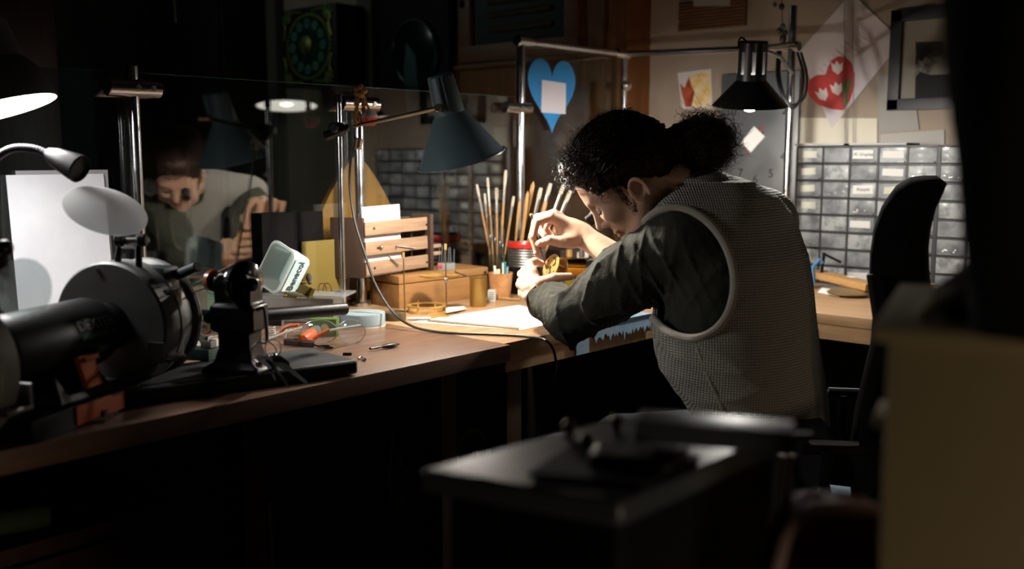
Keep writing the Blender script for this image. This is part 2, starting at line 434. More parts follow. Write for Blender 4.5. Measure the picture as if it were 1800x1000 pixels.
p1 = pole(240, 116, PX[0], GY - 0.02, aty(240, 115, GY - 0.02).z, 'short chrome pole with a cylindrical clamp, first from the left')
clamp(p1, PX[0], GY - 0.02, aty(240, 155, GY - 0.02).z)
p2 = pole(632, 170, PX[1], GY - 0.02, aty(632, 160, GY - 0.02).z, 'chrome pole behind the lamp stand with rope hanging on its clamp')
clamp(p2, PX[1], GY - 0.02, aty(632, 183, GY - 0.02).z)
p3 = pole(915, 65, PX[2], GY - 0.02, ztall, 'tall chrome pole left of the blue heart')
clamp(p3, PX[2] - 0.02, GY - 0.02, aty(915, 190, GY - 0.02).z, 0.12, 0.018)
p4 = pole(1095, 85, PX[3], GY - 0.02, ztall, 'thin chrome pole at the corner of the frame, right of the blue heart', 0.011)
b = MB(); b.sph((PX[3] - 0.005, GY - 0.035, aty(1095, 152, GY).z), (0.02, 0.016, 0.02)); b.build('clamp', chrome, p4)
q5 = atd(1395, 10, 3.18); p5 = pole(1395, 10, q5.x, q5.y, q5.z, 'tall chrome pole beside the black lamp with a cable looped on it', 0.013)
zr = aty(915, 74, GY).z
ra = Vector((PX[2], GY - 0.02, zr)); rb = Vector((PX[3], GY - 0.02, zr)); rc = atd(1395, 82, 3.18)
t = thing('chrome_rail', 'chrome rail joining the tall pole to the corner pole above the blue heart', 'rail', ra)
b = MB(); b.cyl(ra, rb, 0.0115, n=20, bev=0.001); b.build('tube', chrome, t)
for q in (ra, rb):
    b = MB(); s_ = 1 if q is ra else -1; b.cyl(q - Vector((0.02*s_, 0, 0)), q + Vector((0.05 * s_, 0, 0)), 0.018, 0.016, n=20, bev=0.002); b.build('end_fitting', chrome, t)
t = thing('chrome_rail', 'chrome rail across the cream wall from the corner pole to the black lamp', 'rail', rb)
b = MB(); b.cyl(rb + (rc-rb).normalized()*0.02, rc, 0.0105, n=20, bev=0.001); b.build('tube', chrome, t)
b = MB(); b.cyl(rc - (rc-rb).normalized()*0.03, rc + (rc-rb).normalized()*0.02, 0.017, n=20, bev=0.002); b.build('end_fitting', chrome, t)
# blue heart on glass
def heart(w, h, n=40):
    o = []
    for i in range(n):
        a = 2 * math.pi * i / n; x = 16 * math.sin(a)**3; y = 13*math.cos(a) - 5*math.cos(2*a) - 2*math.cos(3*a) - math.cos(4*a)
        o.append((x / 32 * w, (y + 2.5) / 29 * h))
    return o
HM = Matrix(((1, 0, 0, 0), (0, 0, -1, 0), (0, 1, 0, 0), (0, 0, 0, 1)))  # x along +X, y up, faces -Y
hc = aty(970, 170, GY - 0.012); hw = aty(1012, 170, GY-.012).x - aty(929, 170, GY-.012).x; hh = aty(970, 105, GY-.012).z - aty(970, 236, GY-.012).z
t = thing('blue_heart', 'blue paper heart with a white note, hung on the glass between the poles', 'paper heart', hc)
b = MB(Matrix.Translation(hc) @ HM); b.prism(heart(hw, hh), 0.0015); b.build('heart', mat('blue_card', '#2f86c6', 0.6), t, smooth=0)
nc = aty(973, 171, GY - 0.016)
b = MB(Matrix.Translation(nc) @ HM); wq = hw * 0.52; b.prism([(-wq/2, -hh*.21), (wq/2, -hh*.22), (wq/2, hh*.2), (-wq*.47, hh*.22)], 0.001); b.build('note', mat('note_paper', '#d8d4da', 0.8), t, smooth=0)
glass_panel(PX[2] + 0.002, PX[3], BZ, ztall, 'tall clear glass screen behind the blue heart', GY + 0.002, glass_low)

# ================================================================== FAR ROOM BEHIND THE GLASS
brown = wood('cupboard_wood', '#7a4c22', '#5c3716', 0.45, 'z')
brown_y = wood('cupboard_wood_cross', '#7a4c22', '#5c3716', 0.45, 'y')
cx = WX - 0.16
ya = atx(792, 100, cx).y; yb = atx(1100, 100, cx).y
t = thing('wall_cupboard', 'brown wooden wall cupboard with dark glazed door, left of the cream wall', 'cupboard', (cx + .08, (ya+yb)/2, 1.1))
zc0 = BZ
b = MB(); b.box((cx + 0.08, (ya + yb)/2, (zc0 + 2.3)/2), (0.16, abs(ya-yb), 2.3 - zc0), bev=.004); b.build('body', brown, t)
d0 = atx(832, 0, cx).y; d1 = atx(998, 0, cx).y; zb = atx(900, 75, cx).z; zo = atx(900, 105, cx).z
d = MB(); d.box((cx - 0.012, (d0 + d1)/2, zb - .035), (0.024, abs(d0-d1)+.14, 0.07), bev=.003)
d.box((cx - 0.012, d0 + .035, (zb + 2.25)/2), (0.024, .07, 2.25 - zb), bev=.003); d.box((cx - 0.012, d1 - .035, (zb + 2.25)/2), (0.024, .07, 2.25 - zb), bev=.003)
d = d.build('door', brown_y, t)
b = MB(); b.box((cx - 0.004, (d0+d1)/2, (zb + 2.25)/2), (0.004, abs(d0-d1), 2.25 - zb)); b.build('glass', mat('dark_glass', '#0c1013', 0.45, spec=.2), d)
b = MB()
for zz in (zb + .06, zb + .12, zb + .17):
    b.cyl((cx - 0.012, d0 - .1, zz), (cx - 0.012, d1 + .08, zz), 0.012, n=10)
b.build('shelf_item', mat('grey_bundle', '#4a463e', .9), d)
b = MB(); b.sph((cx - 0.03, d0 + .045, atx(815, 8, cx).z), (.008, .012, .02)); b.build('door_knob', blackiron, d)
for px in (1025, 1062):
    yy = atx(px, 100, cx).y
    b = MB(); b.box((cx - 0.006, yy, 2.0), (0.012, 0.012, 0.55*2), bev=.003); b.build('moulding', brown, t)
b = MB(); b.box((cx - 0.008, (ya+yb)/2, atx(900, 112, cx).z), (0.016, abs(ya-yb), 0.02), bev=.004); b.build('moulding', brown_y, t)
# case clock with ornate dial
ck = WX - 0.22
y0, y1 = atx(500, 80, ck).y, atx(594, 80, ck).y; zt = atx(545, 12, ck).z; zb_ = atx(545, 152, ck).z
t = thing('case_clock', 'dark box clock with ornate green and gold roman dial, far behind the glass', 'clock', (ck + .1, (y0+y1)/2, zb_))
case_m = mat('dark_case_wood', '#1c120c', 0.4)
b = MB(); b.box((ck + 0.1, (y0+y1)/2, (zt+zb_)/2), (0.22, abs(y0-y1), zt - zb_), bev=.006); b.build('case', case_m, t)
KM = Matrix(((0, 0, -1, ck - 0.012), (-1, 0, 0, (y0+y1)/2 + .0), (0, 1, 0, (zt+zb_)/2), (0, 0, 0, 1)))  # x -> -Y, y up, z -> -X (towards the room)
W = abs(y0-y1) * .92; H = (zt - zb_) * .93
verd = mat('verdigris_brass', '#56804c', 0.4, .5, col2='#8a7a34', nscale=18, bump=.5, bscale=60)
f = MB(KM); n = 48; ro = []
for i in range(n):
    a = 2*math.pi*i/n; f.sph((W*.43*math.cos(a)*(1.0), H*.43*math.sin(a), 0.0), (.011, .011, .006), n=6)
for sx in (-1, 1):
    for sy in (-1, 1):
        for k in range(16):
            a = k*.8; rr = .006 + .0042*k*.8
            f.sph((sx*(W*.40) - sx*math.cos(a)*rr*.7, sy*(H*.42) - sy*math.sin(a)*rr*.6, .004), (.009, .008, .006), n=6)
        f.tube(bez([(sx*W*.48, sy*H*.12, .004), (sx*W*.44, sy*H*.28, .006), (sx*W*.47, sy*H*.38, .004), (sx*W*.36, sy*H*.48, .006), (sx*W*.1, sy*H*.47, .004)], 6), .007, 6)
f.build('ornament', verd, t)
b = MB(KM); b.lathe([(0.0001, 0), (.41, 0), (.41, .004), (.0001, .004)], Matrix.Diagonal((W, H, 1, 1)), 40); dl = b.build('dial', mat('dark_dial', '#10231c', .35, .4, col2='#1d4634', nscale=14), t)
nm = MB()
for i, s_ in enumerate(['XII', 'I', 'II', 'III', 'IIII', 'V', 'VI', 'VII', 'VIII', 'IX', 'X', 'XI']):
    a = math.pi/2 - i*math.pi/6; c = (W*.31*math.cos(a), H*.31*math.sin(a))
    b = MB(KM); b.lathe([(0.0001, 0), (.024, 0), (.022, .003), (.0001, .003)], Matrix.Translation((c[0], c[1], .005)), 12); b.build('numeral_plate', mat('enamel_plate', '#4f776c', .4), dl)
    q = text_mesh(s_, .03, KM @ Matrix.Translation((c[0], c[1], .0088)) @ Matrix.Rotation(a - math.pi/2, 4, 'Z'))
    nn = len(nm.v); nm.v += q.v; nm.f += [tuple(x+nn for x in ff) for ff in q.f]
nm.build('numerals', ink, dl, smooth=0)
b = MB(KM); b.lathe([(0.0001, .012), (.035, .010), (.045, .004)], Matrix.Translation((-.02, .01, 0)), 24); b.build('boss', verd, dl)
b = MB(KM); b.prism([(-.004, 0), (.004, 0), (.002, .11), (-.002, .11)], .002, Matrix.Translation((0, 0, .014)) @ Matrix.Rotation(2.9, 4, 'Z')); b.build('hand', steel, dl)
b = MB(KM); b.prism([(-.005, 0), (.005, 0), (.002, .075), (-.002, .075)], .002, Matrix.Translation((0, 0, .012)) @ Matrix.Rotation(1.2, 4, 'Z')); b.build('hand', steel, dl)
# long dark clock with an oval glass
ck2 = WX - 0.2; y0, y1 = atx(664, 80, ck2).y, atx(788, 80, ck2).y
t = thing('long_case_clock', 'tall black clock case with an oval glass door, between the box clock and the cupboard', 'clock', (ck2 + .1, (y0+y1)/2, 0.0))
b = MB(); b.box((ck2 + .1, (y0+y1)/2, 1.15), (.2, abs(y0-y1), 2.3), bev=.008); b.build('case', mat('black_lacquer', '#070606', .6, spec=.15), t)
oc = atx(731, 95, ck2); ow = abs(atx(692, 95, ck2).y - atx(770, 95, ck2).y) / 2; oh = atx(731, 35, ck2).z - oc.z
KM2 = Matrix(((0, 0, -1, ck2 - .01), (-1, 0, 0, oc.y), (0, 1, 0, oc.z), (0, 0, 0, 1)))
b = MB(KM2); b.lathe([(.93, 0), (.97, .012), (1.02, .012), (1.05, 0)], Matrix.Diagonal((ow, oh, 1, 1)), 48); b.build('bezel', mat('green_metal', '#1c3a34', .3, .7), t)
b = MB(KM2); b.lathe([(.0001, .006), (.6, .004), (.94, 0)], Matrix.Diagonal((ow, oh, 1, 1)), 48); b.build('glass', mat('green_glass', '#0f2422', .08, spec=1.0, coat=.6), t)
b = MB(KM2); b.prism([(-.01, .03), (.05, -.03), (.07, -.22), (-.005, -.3), (-.03, -.1)], .003, Matrix.Translation((-.03, .02, .008))); b.build('pendulum_plate', mat('pendulum_green', '#3a5c58', .35, .6), t)
# far wall strips / timber on the left
pl = mat('pale_timber', '#5a554c', .85)
for (px0, px1, lab) in ((636, 661, 'pale grey timber post seen between the two dark clocks'), (476, 493, 'pale grey timber post left of the ornate box clock')):
    q0 = atx(px0, 80, WX - .03); q1 = atx(px1, 80, WX - .03)
    b = MB(); b.box((WX - .03, (q0.y+q1.y)/2, 1.3), (.06, abs(q0.y-q1.y), 2.6), bev=.004); tag(b.build('timber_post', pl), lab, 'post')
q0 = aty(-60, 50, 3.6); q1 = aty(98, 50, 3.6)
t = thing('tall_cabinet', 'tall dark brown wooden cabinet far behind the glass, above the lamp on the left', 'cabinet', ((q0.x+q1.x)/2, 3.8, 0))
b = MB(); b.box(((q0.x+q1.x)/2, 3.8, 1.1), (q1.x-q0.x, .4, 2.2), bev=.008); b.build('body', wood('dark_cabinet_wood', '#4a2c18', '#331d10', .4, 'z'), t)
b = MB(); b.box(((q0.x+q1.x)/2, 3.59, 1.2), ((q1.x-q0.x)*.8, .02, 1.6), bev=.006); dd = b.build('door', wood('dark_cabinet_door', '#52321c', '#3a2212', .4, 'z'), t)
b = MB(); b.sph((q1.x - .09, 3.57, 1.1), .014); b.build('knob', brass, dd)
q0 = aty(262, 30, 3.4); 
t = thing('hanging_pendulum', 'thin steel pendulum rod hanging in the dark behind the glass', 'pendulum', aty(305, 20, 3.4))
b = MB(); b.tube([aty(296, -80, 3.4), aty(306, 0, 3.4), aty(309, 40, 3.4)], .004, 6); b.cyl(aty(296, -90, 3.4), aty(296, -80, 3.4) + Vector((0,0,1.3)), .003); b.build('rod', steel, t)
ywa, ywb = atx(474, 80, WX - .06).y + .03, 5.45
t = thing('dark_filler', 'added tall black box keeping the far corner behind the glass dark', 'dark_filler', (WX - .2, (ywa+ywb)/2, 0))  # black cabinet added only to darken the far wall here
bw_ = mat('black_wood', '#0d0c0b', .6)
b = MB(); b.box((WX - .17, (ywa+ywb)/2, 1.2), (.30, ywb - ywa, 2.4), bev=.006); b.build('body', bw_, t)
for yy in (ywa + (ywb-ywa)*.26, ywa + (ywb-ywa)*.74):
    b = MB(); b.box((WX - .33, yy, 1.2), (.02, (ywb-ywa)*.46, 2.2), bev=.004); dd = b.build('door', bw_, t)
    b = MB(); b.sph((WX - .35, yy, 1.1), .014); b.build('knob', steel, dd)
t = thing('wall_blocker', 'added tall dark box out of view, hiding the lit right wall from the glass', 'cupboard', (WX - .2, -.8, 0))  # unseen, added to keep the bright wall out of the glass reflection
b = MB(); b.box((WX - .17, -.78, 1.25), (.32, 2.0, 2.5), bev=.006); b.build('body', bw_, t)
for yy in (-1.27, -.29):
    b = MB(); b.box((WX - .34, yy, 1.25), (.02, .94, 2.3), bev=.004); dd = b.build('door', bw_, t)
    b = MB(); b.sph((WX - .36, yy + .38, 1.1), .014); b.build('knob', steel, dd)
# pear-shaped wooden board behind the glass
pc = aty(622, 330, GY + .12)
def pear(w, h, n=44):
    o = []
    for i in range(n):
        a = 2*math.pi*i/n; y = -math.cos(a); r = math.sin(a) * (0.5 + (0.30 if False else 0) - 0.20*y - .06*math.cos(2*a))
        o.append((r * w * .92, (y * .5) * h))
    return o
sc = abs(aty(685, 330, GY+.12).x - aty(560, 330, GY+.12).x); hh2 = aty(622, 275, GY+.12).z - BZ + .0
t = thing('pear_shaped_board', 'pear-shaped honey-coloured wooden board standing behind the glass and the letter rack', 'wooden board', (pc.x, GY + .12, BZ))
b = MB(Matrix.Translation((pc.x, GY + .12, BZ + hh2*.5)) @ HM); b.prism(pear(sc*1.1, hh2), .018); b.build('board', wood('honey_wood', '#c88a3c', '#a86f2a', .4, 'z'), t, smooth=40)
b = MB(); b.box((pc.x, GY + .2, BZ - .015), (1.6, .22, .03), bev=.002); tag(b.build('rear_ledge', leg_w), 'dark wooden ledge just behind the glass, under the pear-shaped board', 'ledge')
for xx in (pc.x - .7, pc.x + .7):
    pass
# papers propped against the glass: white sheet left, dark board for a reflection, yellow card
q0 = aty(16, 308, GY - .03); q1 = aty(188, 305, GY - .03)
b = MB(); b.add([(q0.x, GY-.04, BZ + .002), (q1.x, GY-.04, BZ + .002), (q1.x, GY-.012, q0.z), (q0.x, GY-.012, q0.z), (q0.x, GY-.0415, BZ+.002), (q1.x, GY-.0415, BZ+.002), (q1.x, GY-.0135, q0.z), (q0.x, GY-.0135, q0.z)],
    [(0,1,2,3),(4,7,6,5),(0,4,5,1),(3,2,6,7),(0,3,7,4),(1,5,6,2)])
tag(b.build('paper_sheet', mat('spotted_white_paper', '#dfe0e4', .8, col2='#cfd0d6', nscale=5), smooth=0), 'large white paper sheet leaning on the glass behind the grinder', 'paper')
q2 = aty(28, 300, GY - .01); q3 = aty(190, 300, GY-.01)
b = MB(); b.box(((q2.x+q3.x)/2, GY - .007, (BZ + q2.z)/2), (q3.x-q2.x, .003, q2.z-BZ)); tag(b.build('picture_mount', grey_paper, smooth=0), 'thin grey card showing as an edge behind the large white sheet', 'card')
q0 = aty(458, 376, GY - .02); q1 = aty(566, 376, GY - .02)
b = MB(); b.box(((q0.x+q1.x)/2, GY - .02, (BZ+q0.z)/2), (q1.x-q0.x, .008, q0.z-BZ), bev=.001); tag(b.build('reflection_board', mat('reflection_board', '#020202', .7, spec=.1), smooth=0), 'dark board in place of a reflection, between the tub and the letter rack', 'board')  # added board imitating the dark mirror image of the rack side
q0 = aty(530, 425, GY - .03); q1 = aty(606, 425, GY - .03); zz = aty(560, 497, GY-.03).z
b = MB(); b.box(((q0.x+q1.x)/2, GY - .03, (BZ + q0.z)/2), (q1.x-q0.x, .003, q0.z-BZ)); tag(b.build('yellow_card', mat('yellow_card', '#66571c', .7), smooth=0), 'yellow card standing behind the plastic tub, left of the lamp stand', 'card')

# ================================================================== UNDER THE BENCH
red_w = wood('red_brown_wood', '#4a2214', '#35180e', .5, 'x')
q = aty(320, 880, 1.62)
t = thing('tool_chest', 'low red-brown wooden chest of drawers in the dark under the bench, far left', 'chest', (q.x - .55, 1.85, 0))
b = MB(); b.box((q.x - .55, 1.87, q.z/2), (1.1, .5, q.z), bev=.005); b.build('body', red_w, t)
for k in range(3):
    b = MB(); b.box((q.x - .5, 1.612, q.z*(.17 + .32*k)), (.9, .018, q.z*.28), bev=.004); dr = b.build('drawer', red_w, t)
    b = MB(); b.sph((q.x - .2, 1.595, q.z*(.17 + .32*k)), .012); b.build('knob', brass, dr)
qa, qb = aty(-30, 925, 1.58), aty(82, 905, 1.58)
b = MB(); b.cyl(qa, qb, .019, n=20, bev=.002); tag(b.build('fabric_roll', mat('olive_roll', '#3c4a34', .8)), 'olive green roll lying on the chest under the bench', 'roll')
b = MB(); q = aty(472, 880, 1.75); b.cyl((q.x, q.y, 0.0), q, .008, n=14, bev=.001); tag(b.build('steel_rod', steel), 'thin steel rod standing upright in the dark under the bench', 'rod')
t = thing('power_cable', 'grey cable drooping from a socket block below the bench, in front of the black stand', 'cable', aty(700, 870, 1.6))
b = MB(); b.tube(bez([aty(*p) for p in ((690, 760, 1.62), (684, 830, 1.6), (688, 880, 1.6), (704, 930, 1.6), (712, 1010, 1.6))], 8), .004, 8)
b.tube(bez([aty(*p) for p in ((708, 772, 1.62), (760, 766, 1.6), (792, 769, 1.6), (797, 800, 1.6))], 8), .003, 8)
b.tube(bez([aty(*p) for p in ((700, 800, 1.6), (712, 830, 1.6), (740, 838, 1.6))], 8), .003, 8); b.build('cord', cord_grey, t)
b = MB(frame(aty(700, 878, 1.6))); b.box((0, 0, 0), (.022, .02, .03), bev=.003); b.build('plug', mat('grey_plug', '#55524a', .5), t)
b = MB(); b.tube(bez([aty(*p) for p in ((706, 889, 1.6), (735, 884, 1.6), (765, 871, 1.6))], 6), [.004]*7 + [.0025]*6, 8); b.build('plug_cord', cord_grey, t)
t = thing('cable_coil', 'dark coil of cable hanging between the two bench legs', 'cable', aty(830, 760, 1.8))
for k in range(5):
    c0 = aty(820, 800, 1.85); r_ = .07 - .006*k
    b = MB(); b.tube([c0 + Vector((math.cos(a)*r_*.8 + .003*k, .01*k - .02, math.sin(a)*r_*1.1)) for a in np.linspace(0, 2*math.pi, 28)[:-1]], .003, 6, closed=True); b.build('loop', cord_grey, t)
# ================================================================== LAMPS
lamp_white = mat('lamp_inner_white', '#e8e4da', 0.6)
def bulb(p, r, parent, axis, m=bulb_mat):
    a = Vector(axis).normalized(); b = MB()
    b.lathe([(0.0001, r), (r*.55, r*.86), (r*.9, r*.45), (r, 0), (r*.85, -r*.6), (r*.5, -r*1.3)], zdir(p, a), 20); o = b.build('bulb', m, parent, smooth=80)
    b = MB(); b.lathe([(r*.5, -r*1.3), (r*.5, -r*2.2), (.0001, -r*2.3)], zdir(p, a), 16); b.build('bulb_cap', lamp_white, parent); return o
# --- grey lamp on the chrome stand
gtop = atd(773, 131, 2.365); gbot = atd(811, 280, 2.40); ax = (gbot - gtop); GL = ax.length
sbase = atd(604, 560, 2.55); sx, sy = sbase.x, sbase.y
t = thing('desk_lamp', 'grey-blue conical desk lamp on a thin chrome stand over the bench, lit', 'lamp', (sx, sy, BZ))
grey_paint = mat('grey_blue_paint', '#5d7076', 0.32, coat=.35, bump=.03)
outer = [(.0001, -.001), (.028, 0), (.031, .004), (.037, GL*.45), (.041, GL*.47), (.104, GL*.985), (.106, GL)]
b = MB(zdir(gtop, ax)); b.lathe(outer, n=48); sh = b.build('lamp_shade', grey_paint, t, smooth=30)
b = MB(zdir(gtop, ax)); b.lathe([(.1045, GL*1.001), (.102, GL*.985), (.039, GL*.475), (.034, GL*.45), (.028, .006), (.0001, .005)], n=48); b.build('lamp_shade_lining', lamp_white, sh)
b = MB(zdir(gtop, ax)); b.lathe([(.1045, GL - .003), (.1075, GL - .003), (.108, GL + .001), (.1045, GL + .001)], n=48, close=True); b.build('rim', grey_paint, sh)
b = MB(zdir(gtop, ax, xh=-Fh)); b.box((.038, .009, GL*.2), (.006, .004, GL*.38)); b.box((.038, -.003, GL*.2), (.006, .004, GL*.38)); b.build('seam_rib', grey_paint, sh)
bulb(gtop + ax * .965, .023, t, ax)
j0 = atd(771, 190, 2.34); e0 = atd(622, 222, 2.50)
b = MB(); b.cyl(j0 - Fh*.03, j0 - Fh*.0 + Fh*.05, .008, n=16); b.sph(j0, .010); b.build('shade_joint', mat('bronze_metal', '#a08a6c', .35, .8), t)
b = MB(); b.cyl(e0, j0, .0045, .005, n=14); b.build('arm', mat('arm_metal', '#a8957c', .3, 1.0), t)
ztp = atd(604, 166, 2.55).z
b = MB(); b.cyl((sx, sy, BZ + .012), (sx, sy, ztp), .0072, n=20); st = b.build('stand', chrome, t)
b = MB(); b.cyl((sx, sy, ztp - .02), (sx, sy, ztp), .0085, n=16); b.build('stand_cap', black, t)
b = MB(); b.lathe([(.0001, 0), (.07, 0), (.07, .01), (.01, .014), (.0001, .014)], Matrix.Translation((sx, sy, BZ)), 32); b.build('base', black, t)
cz = atd(604, 230, 2.52).z
M = frame((sx, sy, cz)) @ Matrix.Rotation(math.radians(-12), 4, 'Y')
b = MB(M); b.cyl((-.038, -.01, -.006), (.028, -.01, .004), .013, .009, n=16, bev=.003); b.sph((.0, -.004, .004), .019); b.cyl((-.008, -.03, .01), (-.008, .02, .01), .013, n=16, bev=.003); b.build('elbow_clamp', blackiron, t)
q = atd(628, 253, 2.5); b = MB(); b.cyl(q - Vector((0, 0, .012)), q + Vector((0.006, 0, .014)), .010, n=12, bev=.002); b.build('wing_nut', mat('bronze_metal', '#a08a6c', .35, .8), t)
cpts = [(622, 250, 2.5), (616, 285, 2.5), (615, 330, 2.49), (624, 390, 2.47), (641, 445, 2.45), (660, 500, 2.43), (690, 548, 2.40), (722, 572, 2.36)]
cw = [atd(*p) for p in cpts] + [atz(x, y, BZ + .004) for x, y in ((760, 582), (810, 586), (870, 588), (930, 592), (962, 600))]
q = aty(975, 622, FY - .012); cw += [q, aty(977, 650, FY - .012), aty(970, 672, FY - .01)]
b = MB(); b.tube(bez(cw, 8), .0032, 8); b.build('cord', cord_black, t)
# --- black lamp on the right hand pole
D = 2.72; btop = atd(1325, 72, D); bbot = atd(1318, 186, D + .028); ax = bbot - btop; BL = ax.length; kb = BL / 118
t = thing('desk_lamp', 'black desk lamp with slotted neck, lit, hanging beside the chrome pole at the cream wall', 'lamp', btop)
bp = mat('black_paint', '#0c0c0d', .35, coat=.2)
nk = .0385
def skp(i, j): return j in (3,) and (i % 6) in (0, 1)
b = MB(zdir(btop, ax, xh=-Fh)); b.lathe([(.0001, 0), (nk*.93, 0), (nk, .004), (nk, BL*.16), (nk*1.02, BL*.5), (nk*1.04, BL*.6), (.1, BL*.985), (.102, BL)], n=48, skip=skp); sh = b.build('lamp_shade', bp, t, smooth=30)
b = MB(zdir(btop, ax, xh=-Fh)); b.lathe([(.1, BL), (.097, BL*.985), (nk, BL*.6)], n=48); b.build('lamp_shade_lining', lamp_white, sh)
bulb(btop + ax * .96, .023, t, ax, bulb_mat2)
b = MB(); b.tube(bez([atd(*p) for p in ((1312, 72, D), (1303, 66, D), (1298, 74, D), (1300, 86, D), (1306, 92, D))], 6), .0025, 8); b.build('hook', bp, t)
b = MB(); b.cyl(atd(1346, 90, D + .02), atd(1372, 100, 2.95), .006, n=12); b.cyl(atd(1372, 100, 2.95), atd(1392, 128, 3.15), .006, n=12); b.cyl(atd(1340, 84, D), atd(1394, 76, 3.16), .006, n=12); b.build('arm', steel, t)
# --- large grey lamp at the left edge
D = 1.80; lc = atd(-6, 194, D); kk = mpp(D)
axl = (-UP + Rt * .30 + Fh * .02).normalized(); LM = zdir(lc, axl)
t = thing('desk_lamp', 'large dark grey domed lamp at the left edge of the photo, brightly lit', 'lamp', lc)
b = MB(LM); LM = LM @ Matrix.Scale(1.80/1.95, 4); b = MB(LM); b.lathe([(.0001, -.165), (.066, -.165), (.072, -.16), (.080, -.085), (.085, -.082), (.103, -.055), (.112, -.022), (.113, 0)], n=56); sh = b.build('lamp_shade', mat('dark_grey_paint', '#3b3d40', .55, bump=.05), t, smooth=25)
b = MB(LM); b.lathe([(.113, 0), (.111, .001), (.109, -.002), (.10, -.05), (.08, -.07), (.0001, -.075)], n=48); b.build('lamp_shade_lining', lamp_white, sh)
b = MB(LM); b.lathe([(.0001, -.006), (.08, -.005), (.1085, -.003)], n=48); b.build('diffuser', mat('lit_diffuser', '#ffffff', .5, emis=52.0, ecol=(1.0, .98, .96)), t)
b = MB(); b.cyl(lc - axl*.12, lc - axl*.12 - Rt*.4 + UP*.12, .008, n=12); b.build('arm', steel, t)
# --- lamp out of frame to the right, mirrored in the glass
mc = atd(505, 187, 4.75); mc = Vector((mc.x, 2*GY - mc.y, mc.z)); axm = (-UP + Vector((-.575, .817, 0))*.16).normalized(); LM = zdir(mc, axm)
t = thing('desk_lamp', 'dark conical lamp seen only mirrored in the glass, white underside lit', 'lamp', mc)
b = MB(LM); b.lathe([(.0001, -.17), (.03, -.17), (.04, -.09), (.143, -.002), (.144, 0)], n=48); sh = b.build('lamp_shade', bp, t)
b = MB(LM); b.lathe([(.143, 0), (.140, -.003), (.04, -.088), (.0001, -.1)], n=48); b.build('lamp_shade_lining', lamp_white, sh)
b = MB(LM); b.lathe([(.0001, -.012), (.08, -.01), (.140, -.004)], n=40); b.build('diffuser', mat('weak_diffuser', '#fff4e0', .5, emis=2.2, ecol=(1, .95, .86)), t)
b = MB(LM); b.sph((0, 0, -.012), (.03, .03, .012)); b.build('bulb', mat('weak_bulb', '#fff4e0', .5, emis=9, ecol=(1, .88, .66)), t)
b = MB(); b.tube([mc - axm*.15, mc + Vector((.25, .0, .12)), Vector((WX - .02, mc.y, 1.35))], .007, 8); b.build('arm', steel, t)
# --- gooseneck light
D = 1.75
t = thing('gooseneck_light', 'small black gooseneck work light, unlit, bending down in front of the white sheet', 'lamp', atd(-40, 330, D))
b = MB(); gp = bez([atd(*p) for p in ((-60, 420, D), (-50, 330, D), (-15, 285, D), (20, 262, D), (60, 262, D), (88, 273, D))], 14)
rr = [.0065 + .0008*(i % 2) for i in range(len(gp))]; b.tube(gp, rr, 10); b.build('neck', mat('neck_metal', '#2a2a2c', .35, .8), t)
hd = atd(84, 270, D); ht = atd(140, 297, D - .02); M = zdir(hd, ht - hd); hl = (ht - hd).length
b = MB(M); b.lathe([(.0001, 0), (.011, .001), (.017, hl*.25), (.023, hl*.75), (.025, hl), (.0225, hl + .002)], n=28); h = b.build('head', black, t, smooth=50)
b = MB(M); b.lathe([(.0225, hl + .002), (.02, hl - .004), (.0001, hl - .005)], n=28); b.build('reflector', mat('dark_reflector', '#2b2b2b', .25, .8, bump=.8, bscale=300), h)

# ================================================================== ROPE + FLOAT on pole 2
t = thing('float_keyring', 'knotted brown rope with a red and white float, hanging behind the lamp arm', 'keyring', atd(640, 160, 2.66))
rope_m = mat('rope', '#8a5f30', .9, bump=1.0, bscale=300)
b = MB()
for dx in (0, 12):
    for ph in (0, math.pi):
        pts = []
        for i in range(26):
            s_ = i / 25; base = atd(628 + dx - 3*s_, 172 + 46*s_, 2.655); a = s_*14 + ph; pts.append(base + Rt*math.cos(a)*.0032 + Fh*math.sin(a)*.0032)
        b.tube(pts, .0036, 6)
for i in range(5):
    a = i*1.25; b.sph(atd(633 + 7*math.cos(a), 160 + 7*math.sin(a), 2.65), .009, n=8)
b.build('rope', rope_m, t)
b = MB(); fc = atd(650, 208, 2.66); b.lathe([(.0001, -.021), (.012, -.019), (.020, -.008), (.022, .001)], Matrix.Translation(fc), 20); b.build('float_bottom', mat('red_foam', '#b8391a', .8, bump=.4, bscale=200), t)
b = MB(); b.lathe([(.022, .001), (.021, .006), (.018, .014), (.008, .024), (.0001, .025)], Matrix.Translation(fc), 20); b.build('float_top', mat('grey_foam', '#a9a4a2', .8, bump=.4, bscale=200), t)
b = MB(); b.cyl(atd(650, 196, 2.66), atd(640, 170, 2.655), .003); b.build('cord', rope_m, t)

